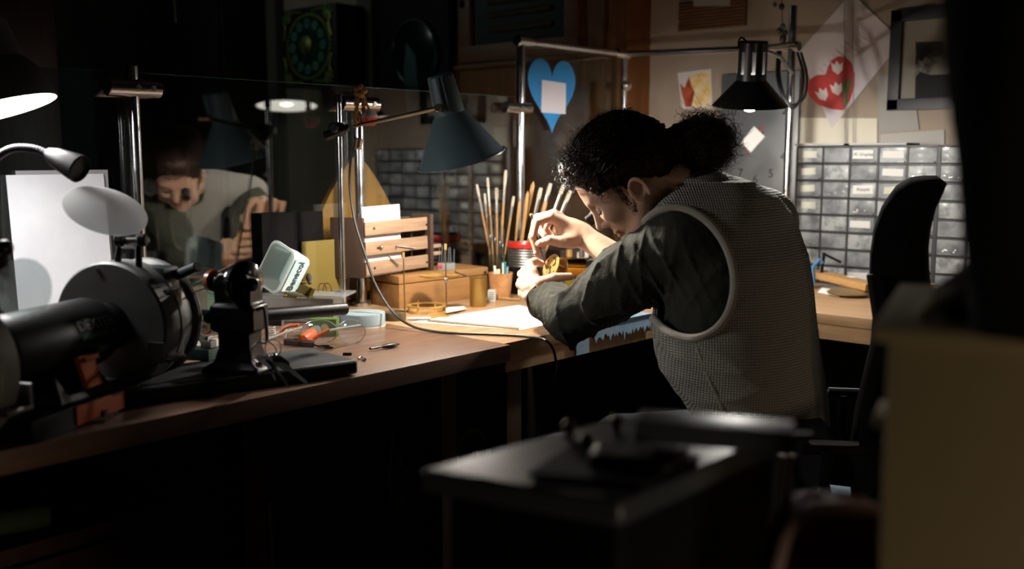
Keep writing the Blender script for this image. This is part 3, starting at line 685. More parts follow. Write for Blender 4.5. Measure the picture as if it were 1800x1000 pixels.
# ================================================================== GRINDER
G0 = atd(192, 573, 1.72); GM = wframe(G0, 27)
t = thing('bench_grinder', 'black double-wheel bench grinder with grey wheel guards and orange switch, nearest tool at the left', 'grinder', (G0.x, G0.y, BZ))
guard = mat('grinder_guard', '#6b6c69', .42, .35, rough2=.6, nscale=25, bump=.06)
gdark = mat('grinder_guard_dark', '#33383a', .4, .3, bump=.08)
R = .113
def wheel_guard(u0, u1, nm='wheel_guard'):
    lo, hi = sorted((u0, u1))
    b = MB(GM @ zdir((lo, 0, 0), (1, 0, 0), xh=(0, 0, 1))); w = hi - lo
    b.lathe([(.0001, 0), (R - .004, 0), (R, .004), (R, w - .006), (R - .01, w), (.0001, w)], n=56); g = b.build(nm, guard, t)
    for a in (80, 200, 320, 20):
        p = (lo - .001, (R - .012)*math.cos(math.radians(a)), (R - .012)*math.sin(math.radians(a)))
        b = MB(GM); b.cyl((lo + .001, p[1], p[2]), (lo - .003, p[1], p[2]), .004, n=10); b.build('screw', steel, g)
    return g
g = wheel_guard(0, .05)
# outer bell of the guard towards the right
b = MB(GM @ zdir((.05, 0, 0), (1, 0, 0), xh=(0, 0, 1))); b.lathe([(R*.99, -.002), (R*1.0, .0), (R*.99, .010), (R*.90, .014), (R*.88, .055), (R*.95, .060), (R*.97, .066), (R*.93, .075), (.0001, .078)], n=56); b.build('guard_cover', guard, t)
b = MB(GM); b.box((.075, -.03, .05), (.05, .10, .10), bev=.012); b.box((.05, -.085, .0), (.05, .03, .13), bev=.01); b.build('dust_plate', gdark, t)
wheel_guard(-.375, -.335, 'wheel_guard')
b = MB(GM @ zdir((-.42, 0, 0), (1, 0, 0))); b.lathe([(.0001, 0), (.085, .003), (.1, .02), (.104, .05)], n=40); b.build('guard_cover', gdark, t)
b = MB(GM @ zdir((-.330, 0, 0), (1, 0, 0), xh=(0, 0, 1))); b.lathe([(.0001, 0), (.040, 0), (.042, .04), (.055, .05), (.058, .058), (.0585, .270), (.055, .284), (.044, .292), (.042, .329), (.0001, .330)], n=48); mo = b.build('motor_housing', mat('grinder_black', '#060708', .42, spec=.3, bump=.05), t)
for k in range(4):
    b = MB(GM); b.box((-.12, -.0565, -.012 - k*.006), (.03, .006, .0022)); b.build('vent_slot', black, mo)
# lettering on the motor, towards the room
def onmotor(u, ang):   # local frame on the housing surface: x along axis, y up the surface
    a = math.radians(ang); n = Vector((0, -math.cos(a), math.sin(a))); up = Vector((0, math.sin(a), math.cos(a)))
    return GM @ Matrix(((1, n.x*0 + up.x, n.x, u), (0, up.y, n.y, n.y*.0595), (0, up.z, n.z, n.z*.0595), (0, 0, 0, 1)))
tm = mat('print_grey', '#77787a', .6)
text_mesh('DEXTER', .024, onmotor(-.103, 24)).build('lettering', tm, mo, smooth=0)
text_mesh('P O W E R', .011, onmotor(-.089, 6)).build('lettering', tm, mo, smooth=0)
b = MB(onmotor(-.128, 6)); b.prism([(-.016, -.004), (.012, -.004), (.016, .004), (-.012, .004)], .0004); b.build('logo_bar', mat('print_green', '#3f6b66', .6), mo)
# pedestal
b = MB(GM); zb = BZ - G0.z
b.prism([(-.075, 0), (.075, 0), (.045, -zb*.0 - zb - .045 if False else .05), (-.045, .05)], .0) if False else None
def frust(b, c0, s0, c1, s1):
    vs = [(c0[0]+i*s0[0]/2, c0[1]+j*s0[1]/2, c0[2]) for i, j in ((-1,-1),(1,-1),(1,1),(-1,1))] + [(c1[0]+i*s1[0]/2, c1[1]+j*s1[1]/2, c1[2]) for i, j in ((-1,-1),(1,-1),(1,1),(-1,1))]
    b.add(vs, [(3,2,1,0),(4,5,6,7),(0,1,5,4),(1,2,6,5),(2,3,7,6),(3,0,4,7)])
frust(b, (-.155, -.01, zb + .035), (.13, .13, 0), (-.155, 0, -.03), (.09, .085, 0)); b.build('pedestal', mat('grinder_black', '#0e1012'), t, bevel=.004)
b = MB(GM); b.box((-.17, -.01, zb + .018), (.26, .16, .036), bev=.006); bs = b.build('base', mat('grinder_black', '#0e1012'), t)
b = MB(GM); b.box((-.150, -.0915, zb + .020), (.115, .004, .030), bev=.002); b.build('orange_plate', mat('dull_orange', '#a2491c', .5), bs, label='orange plate with a notch on the base')
b = MB(GM); b.box((-.145, -.094, zb + .010), (.012, .004, .010), bev=.001); b.build('notch', black, bs)
b = MB(GM @ Matrix.Translation((-.150, -.072, zb + .078)) @ Matrix.Rotation(math.radians(-18), 4, 'X')); b.box((0, 0, 0), (.036, .010, .052), bev=.003); sw = b.build('switch', mat('amber_switch', '#a8521a', .65, spec=.2), t, label='orange switch cover')
b = MB(GM @ Matrix.Translation((-.150, -.078, zb + .100)) @ Matrix.Rotation(math.radians(-18), 4, 'X')); b.box((0, 0, 0), (.032, .006, .008), bev=.001); b.build('hinge', mat('dark_orange', '#8c3f12', .7, spec=.2), sw)
# tool rests
for (u, s_) in ((.02, 1), (-.355, -1)):
    b = MB(GM); b.box((u, -.10, -.055), (.05, .045, .006), bev=.001); b.box((u - .03*s_, -.10, -.04), (.006, .03, .035)); b.build('tool_rest', steel, t)
# eye shields
shield_m = pane_mat('eye_shield_plastic', '#e9eeee', refl=.08, rough=.15, haze=.55, hazecol='#ffffff')
shield_m2 = pane_mat('eye_shield_plastic_clear', '#e9eeee', refl=.10, rough=.08, haze=.12)
def disc(M, rx, ry, th, name, m, parent, dome=.010):
    b = MB(M @ Matrix.Diagonal((rx, ry, 1, 1))); b.lathe([(.0001, dome), (.35, dome*.85), (.7, dome*.45), (1, 0), (1.0, -th), (.7, dome*.45-th), (.35, dome*.85-th), (.0001, dome-th)], n=48); return b.build(name, m, parent)
sc_ = atd(186, 369, 1.70)
M = zdir(sc_, -Fh*.38 + Rt*.45 + UP*.84) @ Matrix.Rotation(math.radians(0), 4, 'X')
disc(M, .0695, .0695, .002, 'eye_shield', shield_m, t)
bk = MB(); a0 = atd(222, 500, 1.74); a1 = atd(228, 430, 1.73)
for dx in (-.016, .016):
    bk.tube([a0 + Rt*dx*1.4, a1 + Rt*dx], .006, 8)
bk.box((0, 0, 0), (.05, .014, .03), M=frame(a0), bev=.003); brk = bk.build('shield_bracket', blackiron, t)
b = MB(); b.box((0, 0, 0), (.028, .012, .02), M=frame(a1 + UP*.003), bev=.002); b.build('bracket_clip', chrome, brk)
for dx in (-19, 21):
    b = MB(); q = atd(229 + dx, 422, 1.71); b.cyl(q - Rt*.008, q + Rt*.008, .0115, n=10, bev=.003); b.build('wing_knob', rubber, brk)
b = MB(); b.cyl(atd(200, 422, 1.72), atd(262, 422, 1.72), .004, n=10); b.build('bracket_rod', steel, brk)
sc2 = atd(40, 508, 1.40)
M = frame(sc2, yaw=-6, tilt=80, roll=0)
disc(M, .043, .044, .0018, 'eye_shield', shield_m2, t, .005)
b = MB(); b.tube([atd(8, 470, 1.42), atd(6, 440, 1.42), atd(4, 425, 1.42)], .007, 8); b.sph(atd(8, 436, 1.41), .012); b.build('shield_bracket', blackiron, t)
# grinder side arm with bolt (behind the lathe)
b = MB(); b.cyl(atd(300, 488, 1.80), atd(348, 468, 1.76), .0095, n=16, bev=.002); b.cyl(atd(262, 492, 1.84), atd(300, 488, 1.80), .005); b.build('spark_arm', gdark, t)

# ================================================================== BLACK SLAB + SMALL LATHE
S1 = atz(630, 632, BZ + .03); S2 = atz(238, 684, BZ + .03); dd = (S1 - S2).normalized(); pp = Vector((-dd.y, dd.x, 0))
if pp.dot(Fh) < 0: pp = -pp
b = MB(); b.slab([S2 - dd*.05, S1, S1 + pp*.17 - dd*.02, S2 + pp*.17 - dd*.05], .028)
slab = b.build('base_slab', mat('grey_black_slab', '#3f4243', .55, spec=.3, rough2=.65, nscale=12, col2='#2c2e30'), bevel=.006)
tag(slab, 'long dark slab carrying the small black lathe, at the front edge of the bench', 'slab')
SZ = BZ + .0305
Lb = atz(424, 650, SZ); LM = frame(Lb, yaw=-14); D = (Lb).dot(Fh); k = mpp(D)
t = thing('watchmaker_lathe', 'small black cast-iron watchmaker lathe with pulleys and a brown knob on the dark slab', 'lathe', Lb)
b = MB(LM)
def ring(w, d, z): return [(-w/2, -d/2, z), (w/2, -d/2, z), (w/2, d/2, z), (-w/2, d/2, z)]
secs = [(.112, .085, 0), (.112, .085, .008), (.075, .06, .02), (.062, .05, .045), (.062, .05, .072), (.086, .06, .076), (.086, .06, .12), (.07, .05, .125), (.074, .05, .165), (.05, .045, .18)]
vs = []; fs = []
for wd, dp, z in secs: vs += ring(wd, dp, z)
for i in range(len(secs) - 1):
    for j in range(4): fs.append((i*4+j, i*4+(j+1) % 4, i*4+4+(j+1) % 4, i*4+4+j))
fs += [(3, 2, 1, 0), tuple(len(vs) - 4 + j for j in range(4))]; b.add(vs, fs); b.build('body', blackiron, t, bevel=.003)
hz = atd(412, 497, D).z - Lb.z
hx = -.012
b = MB(LM @ Matrix.Translation((hx, 0, hz)) @ Matrix.Rotation(math.radians(-20), 4, 'Z') @ zdir((0, 0, 0), (1, 0, 0)))
b.lathe([(.0001, -.045), (.012, -.045), (.013, -.02), (.020, -.018), (.020, -.002), (.016, 0), (.026, .002), (.026, .010), (.022, .012), (.033, .014), (.033, .020), (.029, .023), (.040, .026), (.0415, .036), (.036, .040), (.012, .043), (.012, .055), (.0001, .056)], n=48); pu = b.build('pulley', mat('pulley_black', '#0c0c0c', .14, coat=.6), t)
b = MB(LM @ Matrix.Translation((hx, 0, hz)) @ Matrix.Rotation(math.radians(-20), 4, 'Z') @ zdir((0, 0, 0), (1, 0, 0)))
b.lathe([(.0001, -.062), (.009, -.061), (.016, -.060), (.0205, -.056), (.0205, -.046), (.017, -.043), (.0001, -.043)], n=36); b.build('brown_knob', mat('brown_bakelite', '#6b3417', .25, coat=.4), t)
b = MB(LM); b.sph((-.058, -.005, .095), .011); b.cyl((-.055, -.005, .095), (.0, -.01, .098), .006, n=12); b.build('lever_knob', blackiron, t)
bar0 = atd(340, 560, 1.86); bar1 = atd(606, 543, 2.02)
b = MB(); b.cyl(LM @ Vector((.02, .0, .1)), bar1, .0125, n=28, bev=.002); b.cyl(LM @ Vector((-.02, .01, .098)), atd(336, 547, 1.84), .006, n=16); b.build('bed_bar', mat('polished_black', '#040404', .45, spec=.15), t)
b = MB(); b.box((0, 0, 0), (.06, .02, .012), M=frame(atd(470, 566, 1.9)), bev=.001); b.build('bed_foot', steel, t)
b = MB(); b.cyl(atd(340, 500, 1.83), atd(412, 464, 1.80), .0015); b.cyl(atd(345, 512, 1.83), atd(380, 500, 1.80), .0015); b.build('drive_belt', cord_black, t)
ph = LM @ Vector((.045, -.02, .115))
b = MB(); b.tube(bez([ph, ph + Rt*.012 + UP*.004, atd(466, 550, D-.04), atd(469, 595, D-.05), atd(462, 602, D-.05), atd(458, 596, D-.045)], 6), .0032, 8); b.build('hook', steel, t)
# keys on a ring hanging from the hook
t = thing('key_ring', 'bunch of small keys on a wire ring hanging from the lathe hook', 'keys', atd(472, 600, 1.78))
b = MB(); b.tube([atd(464 + 22*math.cos(a), 620 + 21*math.sin(a), 1.74 + .01*math.cos(a)) for a in np.linspace(0, 2*math.pi, 30)[:-1]], .0012, 6, closed=True)
b.tube([atd(480 + 14*math.cos(a), 612 + 16*math.sin(a), 1.735 + .01*math.cos(a)) for a in np.linspace(0, 2*math.pi, 24)[:-1]], .001, 6, closed=True); b.build('ring', steel, t)
for (p0, p1, wd) in (((484, 628), (539, 673), .009), ((468, 628), (508, 681), .007), ((472, 640), (484, 668), .004), ((456, 626), (476, 648), .008)):
    A = atd(*p0, 1.735); Bq = atd(*p1, 1.70); L_ = (Bq - A).length; M = zdir(A, Bq - A, xh=Rt)
    b = MB(M @ Matrix.Rotation(0, 4, 'Z')); b.prism([(-wd*.4, -.004), (wd*.4, -.004), (wd, .006), (wd, L_*.35), (wd*.45, L_*.42), (wd*.3, L_), (-wd*.3, L_), (-wd*.45, L_*.42), (-wd, L_*.35), (-wd, .006)], .0016, Matrix(((1,0,0,0),(0,0,-1,0),(0,1,0,0),(0,0,0,1))))
    b.build('key', steel, t)
b = MB(); b.sph(atd(456, 640, 1.74), .007); b.sph(atd(482, 626, 1.735), .006); b.build('fob', chrome, t)

# ================================================================== THINGS BEHIND THE LATHE
def onb(px, py, dz=0.0): return atz(px, py, BZ + dz)
# green vice-like tool left of lathe
c = onb(330, 662)
t = thing('file_block', 'dark green low metal block with a worn clamp, between grinder and lathe', 'metal block', c)
b = MB(frame(c, yaw=-14)); b.box((-.01, .02, .042), (.11, .035, .022), bev=.002); b.build('block', mat('green_iron', '#14352f', .5), t)
b = MB(frame(c, yaw=-14)); b.tube(bez([(-.03, .02, .055), (-.02, .02, .078), (.0, .02, .083), (.022, .02, .07), (.03, .02, .058)], 5), .007, 8); b.box((.035, .02, .062), (.022, .022, .014), bev=.002); b.cyl((.03, .02, .068), (.03, .02, .076), .005); b.build('clamp', steel, t)
# raised plastic case with clutter
c = onb(520, 560); CM = frame((c.x, c.y, BZ), yaw=-8)
t = thing('parts_case', 'stack of clear plastic parts trays behind the lathe bar, under the tilted tub', 'trays', (c.x, c.y, BZ))
clear = pane_mat('clear_plastic', '#eef2f2', refl=.12, rough=.1, haze=.25)
zt = atd(520, 518, c.dot(Fh)).z - BZ
b = MB(CM)
b.box((.0, .0, zt*.5), (.24, .11, zt), bev=.006); b.build('tray', mat('cloudy_plastic', '#8e8b84', .35, coat=.3, col2='#6f6a60', nscale=10), t)
b = MB(CM); b.box((.02, .0, zt + .004), (.25, .115, .006), bev=.002); b.build('lid', clear, t)
# tub, tilted
tubm = pane_mat('tub_white_plastic', '#ffffff', refl=.03, rough=.3, haze=.93, hazecol='#d6dedb'); 
D = 2.36; tc_ = atd(484, 469, D)
k = mpp(D)
P = {n_: atd(px, py, dd_) for n_, px, py, dd_ in (('rtl', 440, 478, 1.97), ('rbl', 470, 438, 2.08), ('rtr', 527, 432, 2.06), ('rbr', 500, 500, 1.93))}
t = thing('margarine_tub', 'open rectangular plastic margarine tub with light blue label, tipped on its side', 'tub', atd(488, 510, D))
# tub frame: opening faces up-left towards the viewer
ex = (atd(527, 436, 2.06) - atd(498, 505, 1.96)); exl = ex.length; exn = (Rt*.46 + UP*.89).normalized()
nrm = (-Rt*.445 - Fh*.81 + UP*.23); nrm = (nrm - exn*nrm.dot(exn)).normalized(); ey = nrm.cross(exn)
TM = Matrix(((exn.x, ey.x, nrm.x, tc_.x), (exn.y, ey.y, nrm.y, tc_.y), (exn.z, ey.z, nrm.z, tc_.z), (0, 0, 0, 1)))
def rrect(a, b_, r, z, n=5):
    o = []
    for cx_, cy_, s0 in ((a/2-r, b_/2-r, 0), (-a/2+r, b_/2-r, 90), (-a/2+r, -b_/2+r, 180), (a/2-r, -b_/2+r, 270)):
        for i in range(n + 1):
            q = math.radians(s0 + 90*i/n); o.append((cx_ + r*math.cos(q), cy_ + r*math.sin(q), z))
    return o
def loft(b, rings, M=None, cap0=True, cap1=False):
    n = len(rings[0]); vs = [p for r in rings for p in r]; fs = []
    for i in range(len(rings)-1):
        for j in range(n): fs.append((i*n+j, i*n+(j+1) % n, (i+1)*n+(j+1) % n, (i+1)*n+j))
    if cap0: fs.append(tuple(range(n-1, -1, -1)))
    if cap1: fs.append(tuple(range((len(rings)-1)*n, len(rings)*n)))
    b.add(vs, fs, M)
W1, H1 = .110, .080; TM = TM @ Matrix.Diagonal((1, 1, 1.3, 1))
b = MB(TM); loft(b, [rrect(W1*.78, H1*.78, .012, -.055), rrect(W1*.82, H1*.82, .014, -.053), rrect(W1*.95, H1*.95, .016, -.003), rrect(W1*1.04, H1*1.05, .018, -.003), rrect(W1*1.04, H1*1.05, .018, .002), rrect(W1*.94, H1*.94, .016, .002), rrect(W1*.80, H1*.80, .014, -.052)]); b.add([], [])
rr_ = rrect(W1*.80, H1*.80, .014, -.052); b.add(rr_, [tuple(range(len(rr_)))])
b.build('tub', tubm, t)
fl = rrect(W1*.79, H1*.79, .014, -.0505); b = MB(TM); b.add(fl, [tuple(range(len(fl)))]); b.build('tub_floor', mat('tub_inside', '#b9cfcb', .5), t, smooth=0)
lab = mat('label_blue', '#8fc6d6', .45, col2='#d8e6e2', nscale=9, contrast=(.4, .6))
for sgn in (1, -1):
    yo = -sgn*H1*.5
    b = MB(TM); b.add([(-W1*.40, yo*.97*1.0 + -.0*sgn, -.008), (W1*.40, yo*.97, -.008), (W1*.36, yo*.86, -.048), (-W1*.36, yo*.86, -.048)], [(0, 1, 2, 3)])
    for v in range(4): b.v[v] = tuple(Vector(b.v[v]) + (TM.to_3x3() @ Vector((0, -sgn*.0016, 0))))
    b.build('label', lab, t, smooth=0)
# side facing the viewer/bottom right carries the name
sl = Vector((0, -1, -.16)).normalized()
for sgn in (1, -1):
    xx = Vector((sgn*1.0, 0, 0)); yy = Vector((0, -sgn*.12 if False else sgn*-.10, 1)).normalized(); zz_ = xx.cross(yy)
    MM = TM @ Matrix(((xx.x, yy.x, zz_.x, 0), (xx.y, yy.y, zz_.y, -sgn*(H1*.5*.93 + .0022)), (xx.z, yy.z, zz_.z, -.028), (0, 0, 0, 1)))
    text_mesh('Benecol', .024, MM).build('lettering', mat('print_dark', '#3a4a4c', .6), t, smooth=0)
b = MB(TM); b.add([(-W1*.36, -H1*.43 - .0012, -.036), (W1*.355, -H1*.43 - .0012, -.036), (W1*.34, -H1*.405-.0012, -.05), (-W1*.34, -H1*.405-.0012, -.05)], [(0,1,2,3)]); b.build('label_stripe', mat('label_green', '#7fae4a', .5), t, smooth=0)
# brass hinged part on the trays
c = atd(530, 520, 2.44); M = frame(c, yaw=20) @ Matrix.Scale(1.24, 4)
t = thing('brass_bracket', 'small dull brass folded bracket lying on the parts trays below the tub', 'metal part', c)
b = MB(M); mb = mat('dull_brass', '#8f8152', .35, .9)
b.box((0, .01, .012), (.045, .002, .018), M=Matrix.Rotation(.4, 4, 'Y')); b.box((.012, 0, .012), (.002, .022, .022), M=Matrix.Rotation(.5, 4, 'Y')); b.box((-.002, 0, .0), (.05, .022, .002), M=Matrix.Rotation(.15, 4, 'Y'))
b.tube([(-.033, 0, .002), (-.018, 0, .034)], .002, 6); b.tube([(-.036, 0, .002), (-.01, 0, -.002)], .003, 6); b.tube([(-.024, 0, .032), (.01, 0, .026)], .002, 6); b.build('plate', mb, t, smooth=0)
c = atd(568, 512, 2.46); b = MB()
for dx in (0, .012):
    b.tube(bez([c + Rt*(-.012+dx), c + Rt*(-.008+dx) + UP*.018, c + Rt*(.004+dx) + UP*.018, c + Rt*(.009+dx)], 5), .0012, 6)
tag(b.build('wire_clip', mat('copper_wire', '#9c6a48', .35, 1.0)), 'two thin copper wire loops standing on the parts trays beside the brass bracket', 'wire')
c = atd(543, 488, 2.50); b = MB(); b.sph(c, (.008, .008, .012)); b.sph(c + Rt*.002 - UP*.012, (.006, .006, .006)); tag(b.build('felt_cap', mat('grey_felt', '#55504a', .9)), 'small grey felt plug leaning on the right side of the tub', 'plug')
# green packet, tins
c = onb(566, 592); b = MB(frame(c, yaw=-6)); b.box((0, .02, .02), (.066, .03, .042), bev=.002)
gp = tag(b.build('green_packet', mat('green_packet', '#4a6428', .5, col2='#3c5620', nscale=8)), 'olive green packet with a round emblem behind the safety glasses', 'packet')
b = MB(frame(c, yaw=-6) @ zdir((.006, .0045, .02), (0, -1, 0))); b.lathe([(.0001, 0), (.010, 0), (.0098, .0006), (.0001, .0006)], n=24); b.build('emblem', mat('beige_emblem', '#a89f78', .6), gp)
c = onb(638, 572); D = c.dot(Fh); t = thing('round_tin', 'round grey-blue tin lid lying on the bench under the lamp cord', 'tin', c)
rr_ = 40*mpp(D)
b = MB(Matrix.Translation(c + Vector((0, 0, 0)))); b.lathe([(.0001, .004), (rr_*.97, .004), (rr_, .006), (rr_, .030), (rr_*.985, .033), (.0001, .034)], n=56); b.build('lid', mat('grey_blue_enamel', '#8e9fa4', .35, coat=.3, bump=.05, bscale=15), t)
b = MB(Matrix.Translation(c)); b.lathe([(.0001, 0), (rr_*1.01, 0), (rr_*1.01, .004), (.0001, .004)], n=56); b.build('rim', mat('cream_rim', '#c8bda8', .4), t)
c = onb(694, 562); b = MB(Matrix.Translation(c)); q = 20*mpp(c.dot(Fh)); b.lathe([(.0001, 0), (q, 0), (q, .019), (q*.97, .021), (q*.95, .018), (.0001, .017)], n=36)
tag(b.build('small_tin', mat('rusty_tin', '#4c4232', .45, .6, col2='#6b5a3c', nscale=30)), 'small tarnished round tin between the grey tin and the brass ring', 'tin')
# safety glasses
c = onb(585, 606); D = c.dot(Fh); k = mpp(D)
t = thing('safety_glasses', 'clear plastic safety glasses with orange temple tips on the bench', 'glasses', c)
sg = pane_mat('clear_lens', '#f6fafa', refl=.10, rough=.03, haze=.06)
def P2(px, py, d=0.0): return atd(px, py, D + d)
b = MB()
for cxp, w_ in ((562, 32), (618, 24)):
    ringp = []
    for r_, dz in ((1.0, .0), (.75, -.006), (.4, -.010)):
        ringp.append([P2(cxp + w_*r_*math.cos(a), 583 + 21*r_*math.sin(a), dz + .02*(cxp == 618)) for a in np.linspace(0, 2*math.pi, 25)[:-1]])
    loft(b, ringp, cap0=False, cap1=True)
b.build('lens', sg, t, smooth=60)
fr = mat('clear_frame', '#cfd2cf', .15, trans=.6, coat=.5)
b = MB()
for cxp, w_ in ((562, 32), (618, 24)):
    b.tube([P2(cxp + w_*math.cos(a), 583 + 21*math.sin(a), .02*(cxp == 618)) for a in np.linspace(0, 2*math.pi, 33)[:-1]], .0011, 6, closed=True)
b.tube(bez([P2(592, 574), P2(598, 570, .005), P2(603, 574, .012)], 5), .002, 6); b.build('frame', fr, t)
for pts in (((634, 572, .02), (600, 577, -.03), (578, 581, -.06)), ((532, 575, .0), (500, 585, -.04), (470, 597, -.08))):
    b = MB(); b.tube([P2(*p) for p in pts], .0032, 8); b.build('temple', fr, t)
b = MB(); b.tube(bez([P2(578, 580, -.06), P2(562, 588, -.075), P2(552, 596, -.085)], 4), .0042, 8); b.build('temple_tip', orange, t)
b = MB(); b.tube(bez([P2(525, 571, .02), P2(505, 574, .02), P2(495, 582, .02), P2(492, 590, .02)], 4), .004, 8); b.build('temple_tip', orange, t)
# orange jar with clear top, lying
A = onb(532, 598, .013); Bq = onb(560, 578, .016); M = zdir(A, Bq - A)
t = thing('orange_vial', 'small orange plastic vial with a clear cap lying behind the leather pouch', 'vial', A)
L_ = (Bq - A).length
b = MB(M); b.lathe([(.0001, 0), (.011, 0), (.012, .002), (.013, L_*.55), (.011, L_*.56)], n=24); b.build('vial', orange, t)
b = MB(M); b.lathe([(.0115, L_*.5), (.0125, L_*.52), (.0125, L_*.8), (.010, L_), (.0001, L_*1.05)], n=24); b.build('cap', clear, t)
# leather pouch + scissors loop
c = onb(522, 606); b = MB(frame(c, yaw=-18)); b.prism([(-.03, -.008), (.05, -.016), (.046, -.004), (.0, .012), (-.032, .012)], .012); b.box((.02, -.004, .014), (.05, .008, .004), M=Matrix.Rotation(.1, 4, 'Y'))
tag(b.build('leather_pouch', mat('dark_leather', '#1d1510', .5, bump=.3), bevel=.003), 'dark brown leather tool pouch lying behind the slab', 'pouch')
c = onb(578, 611); D = c.dot(Fh); t = thing('scissors', 'small black scissors lying on the bench beside the leather pouch', 'scissors', c)
for s_ in (0, 1):
    b = MB(); q0 = onb(575 - 6*s_, 611 - 3*s_, .004); b.tube([q0 + Rt*.011*math.cos(a)*1.2 + Vector((0, 0, 0)) + Fh*.006*math.sin(a) for a in np.linspace(0, 2*math.pi, 20)[:-1]], .0016, 6, closed=True)
    b.tube([q0 - Rt*.012, onb(538, 600 + 3*s_, .008)], [.0022, .001], 6); b.build('blade', blackiron, t)
# tangle of clear filament
t = thing('plastic_spring', 'coiled translucent plastic spring standing behind the lathe hook', 'spring', onb(478, 590))
c = onb(478, 595); b = MB(); b.tube([c + Vector((0, 0, .002 + .045*i/90)) + Rt*.008*math.cos(i*.62) + Fh*.008*math.sin(i*.62) for i in range(90)], .0011, 5); b.build('coil', mat('cloudy_white', '#b9b6ae', .4), t)
fil = mat('clear_filament', '#c6c2b6', .25, coat=.5); random.seed(3)
for lab, (cx_, cy_) in (('tangle of clear nylon thread behind the lathe bar', (500, 580)), ('loose loops of clear nylon thread beside the grinder guard', (352, 600))):
    c = onb(cx_, cy_, .015); b = MB()
    for i in range(7):
        pts = [c + Vector((random.gauss(0, .018), random.gauss(0, .015), abs(random.gauss(0, .010)) - .008)) for _ in range(5)]; b.tube(bez(pts, 6), .0006, 4)
    tag(b.build('nylon_thread', fil), lab, 'thread')
c = onb(352, 585); b = MB(frame(c) @ Matrix.Rotation(.5, 4, 'X')); b.lathe([(.018, 0), (.026, .003), (.027, .012), (.02, .014), (.018, .012)], n=32, close=True); tag(b.build('wire_spool', mat('brown_spool', '#4a3527', .4)), 'flat brown spool standing behind the lathe body on the left', 'spool')
b = MB(); b.tube([onb(318, 606, .006), onb(342, 601, .008)], .005, 8); tag(b.build('orange_tool', orange), 'bright orange tool tip showing between grinder and lathe', 'tool')
b = MB(); b.slab([onb(330, 612, .004), onb(400, 606, .004), onb(400, 594, .004), onb(335, 597, .004)], .003); tag(b.build('clear_ruler', mat('ruler_plastic', '#b5aea0', .3, coat=.3), smooth=0), 'pale plastic ruler lying behind the lathe body', 'ruler')
b = MB(); b.slab([onb(330, 625, .002), onb(385, 622, .002), onb(385, 612, .002), onb(335, 614, .002)], .0015); tag(b.build('note_slip', white_paper, smooth=0), 'white slip of paper on the bench left of the lathe body', 'paper')
# teal box lid and wooden pieces behind the brown knob
c = atd(348, 505, 2.0); t = thing('teal_box', 'small teal-green box beneath a brown wooden strip, behind the brown knob', 'box', c)
c = onb(352, 560); zz = atd(350, 492, c.dot(Fh)).z
b = MB(frame((c.x, c.y, BZ), yaw=-10)); b.box((0, .0, (zz - BZ)/2), (.07, .05, zz - BZ), bev=.002); o_ = b.build('body', mat('teal_card', '#1f7a68', .5), t)
b = MB(frame((c.x, c.y, zz), yaw=-20)); b.box((-.005, 0, .004), (.09, .055, .006), bev=.001); b.build('lid', wood('strip_wood', '#8a5c38', '#6e4628', .5, 'x'), t)
# mirrored black tub behind: dark green open tub left
c = onb(350, 540); zz = atd(345, 470, c.dot(Fh)).z
b = MB(frame((c.x, c.y + .05, BZ), yaw=-5)); loft(b, [rrect(.10, .06, .012, 0), rrect(.13, .08, .014, zz - BZ), rrect(.12, .07, .013, zz - BZ), rrect(.095, .055, .01, .004)])
tag(b.build('dark_tub', mat('dark_green_tub', '#16201d', .35)), 'dark green plastic tub at the back of the bench against the glass', 'tub')

# ================================================================== LETTER RACK ON WOODEN BOX
box_w = wood('box_wood', '#966d3e', '#7a552e', .5, 'x')
BXf = atz(702, 543, BZ)             # front corner
t = thing('wooden_box', 'honey-brown wooden box with a lid, under the slatted letter rack', 'box', BXf)
fr_ = onb(857, 522); dv = (fr_ - BXf); wlen = dv.length; ang = math.degrees(math.atan2(dv.y, dv.x))
zt = atd(702, 486, BXf.dot(Fh)).z - BZ
BM = wframe(BXf, ang); dep = .135
hl_ = zt * .74
b = MB(BM); b.box((wlen/2, dep/2, hl_/2), (wlen, dep, hl_), bev=.003); b.build('body', box_w, t)
b = MB(BM); b.box((wlen/2, dep/2, hl_ + .0015 + (zt - hl_)/2), (wlen + .003, dep + .003, zt - hl_ - .001), bev=.004); ld = b.build('lid', box_w, t)
b = MB(BM); b.cyl((wlen - .012, -.001, hl_ + .01), (wlen - .012, -.004, hl_ + .01), .004, n=12); b.build('pin', steel, ld)
ZT = BZ + zt + .001
# rack: two end boards (planes across), three slats towards the viewer, one behind
t = thing('letter_rack', 'slatted wooden letter rack holding papers on top of the wooden box', 'rack', atz(641, 488, ZT))
rk = wood('rack_wood', '#967a60', '#6f5743', .6, 'x'); rkd = wood('rack_side_wood', '#3f2d20', '#302117', .55, 'z')
R0 = atz(641, 489, ZT); R1 = atz(757, 475, ZT); D1 = R0.dot(Fh); rv = Vector((R1.x - R0.x, R1.y - R0.y, 0)); rl = rv.length; ra_ = math.degrees(math.atan2(rv.y, rv.x))
zb0 = ZT; RM = wframe((R0.x, R0.y, zb0), ra_)
kz = mpp(D1)
hL = atd(640, 383, D1).z - zb0 ; rd = .10
Lq = atd(570, 380, D1 + .03)
b = MB(RM @ Matrix.Rotation(math.radians(20), 4, 'Z')); b.box((-.0, rd/2, hL/2), (.012, rd, hL), bev=.0015); b.build('end_board', rkd, t)
b = MB(RM); b.box((rl, .03, hL*.5), (.012, .075, hL + .0), bev=.0015); b.build('end_board', rkd, t)
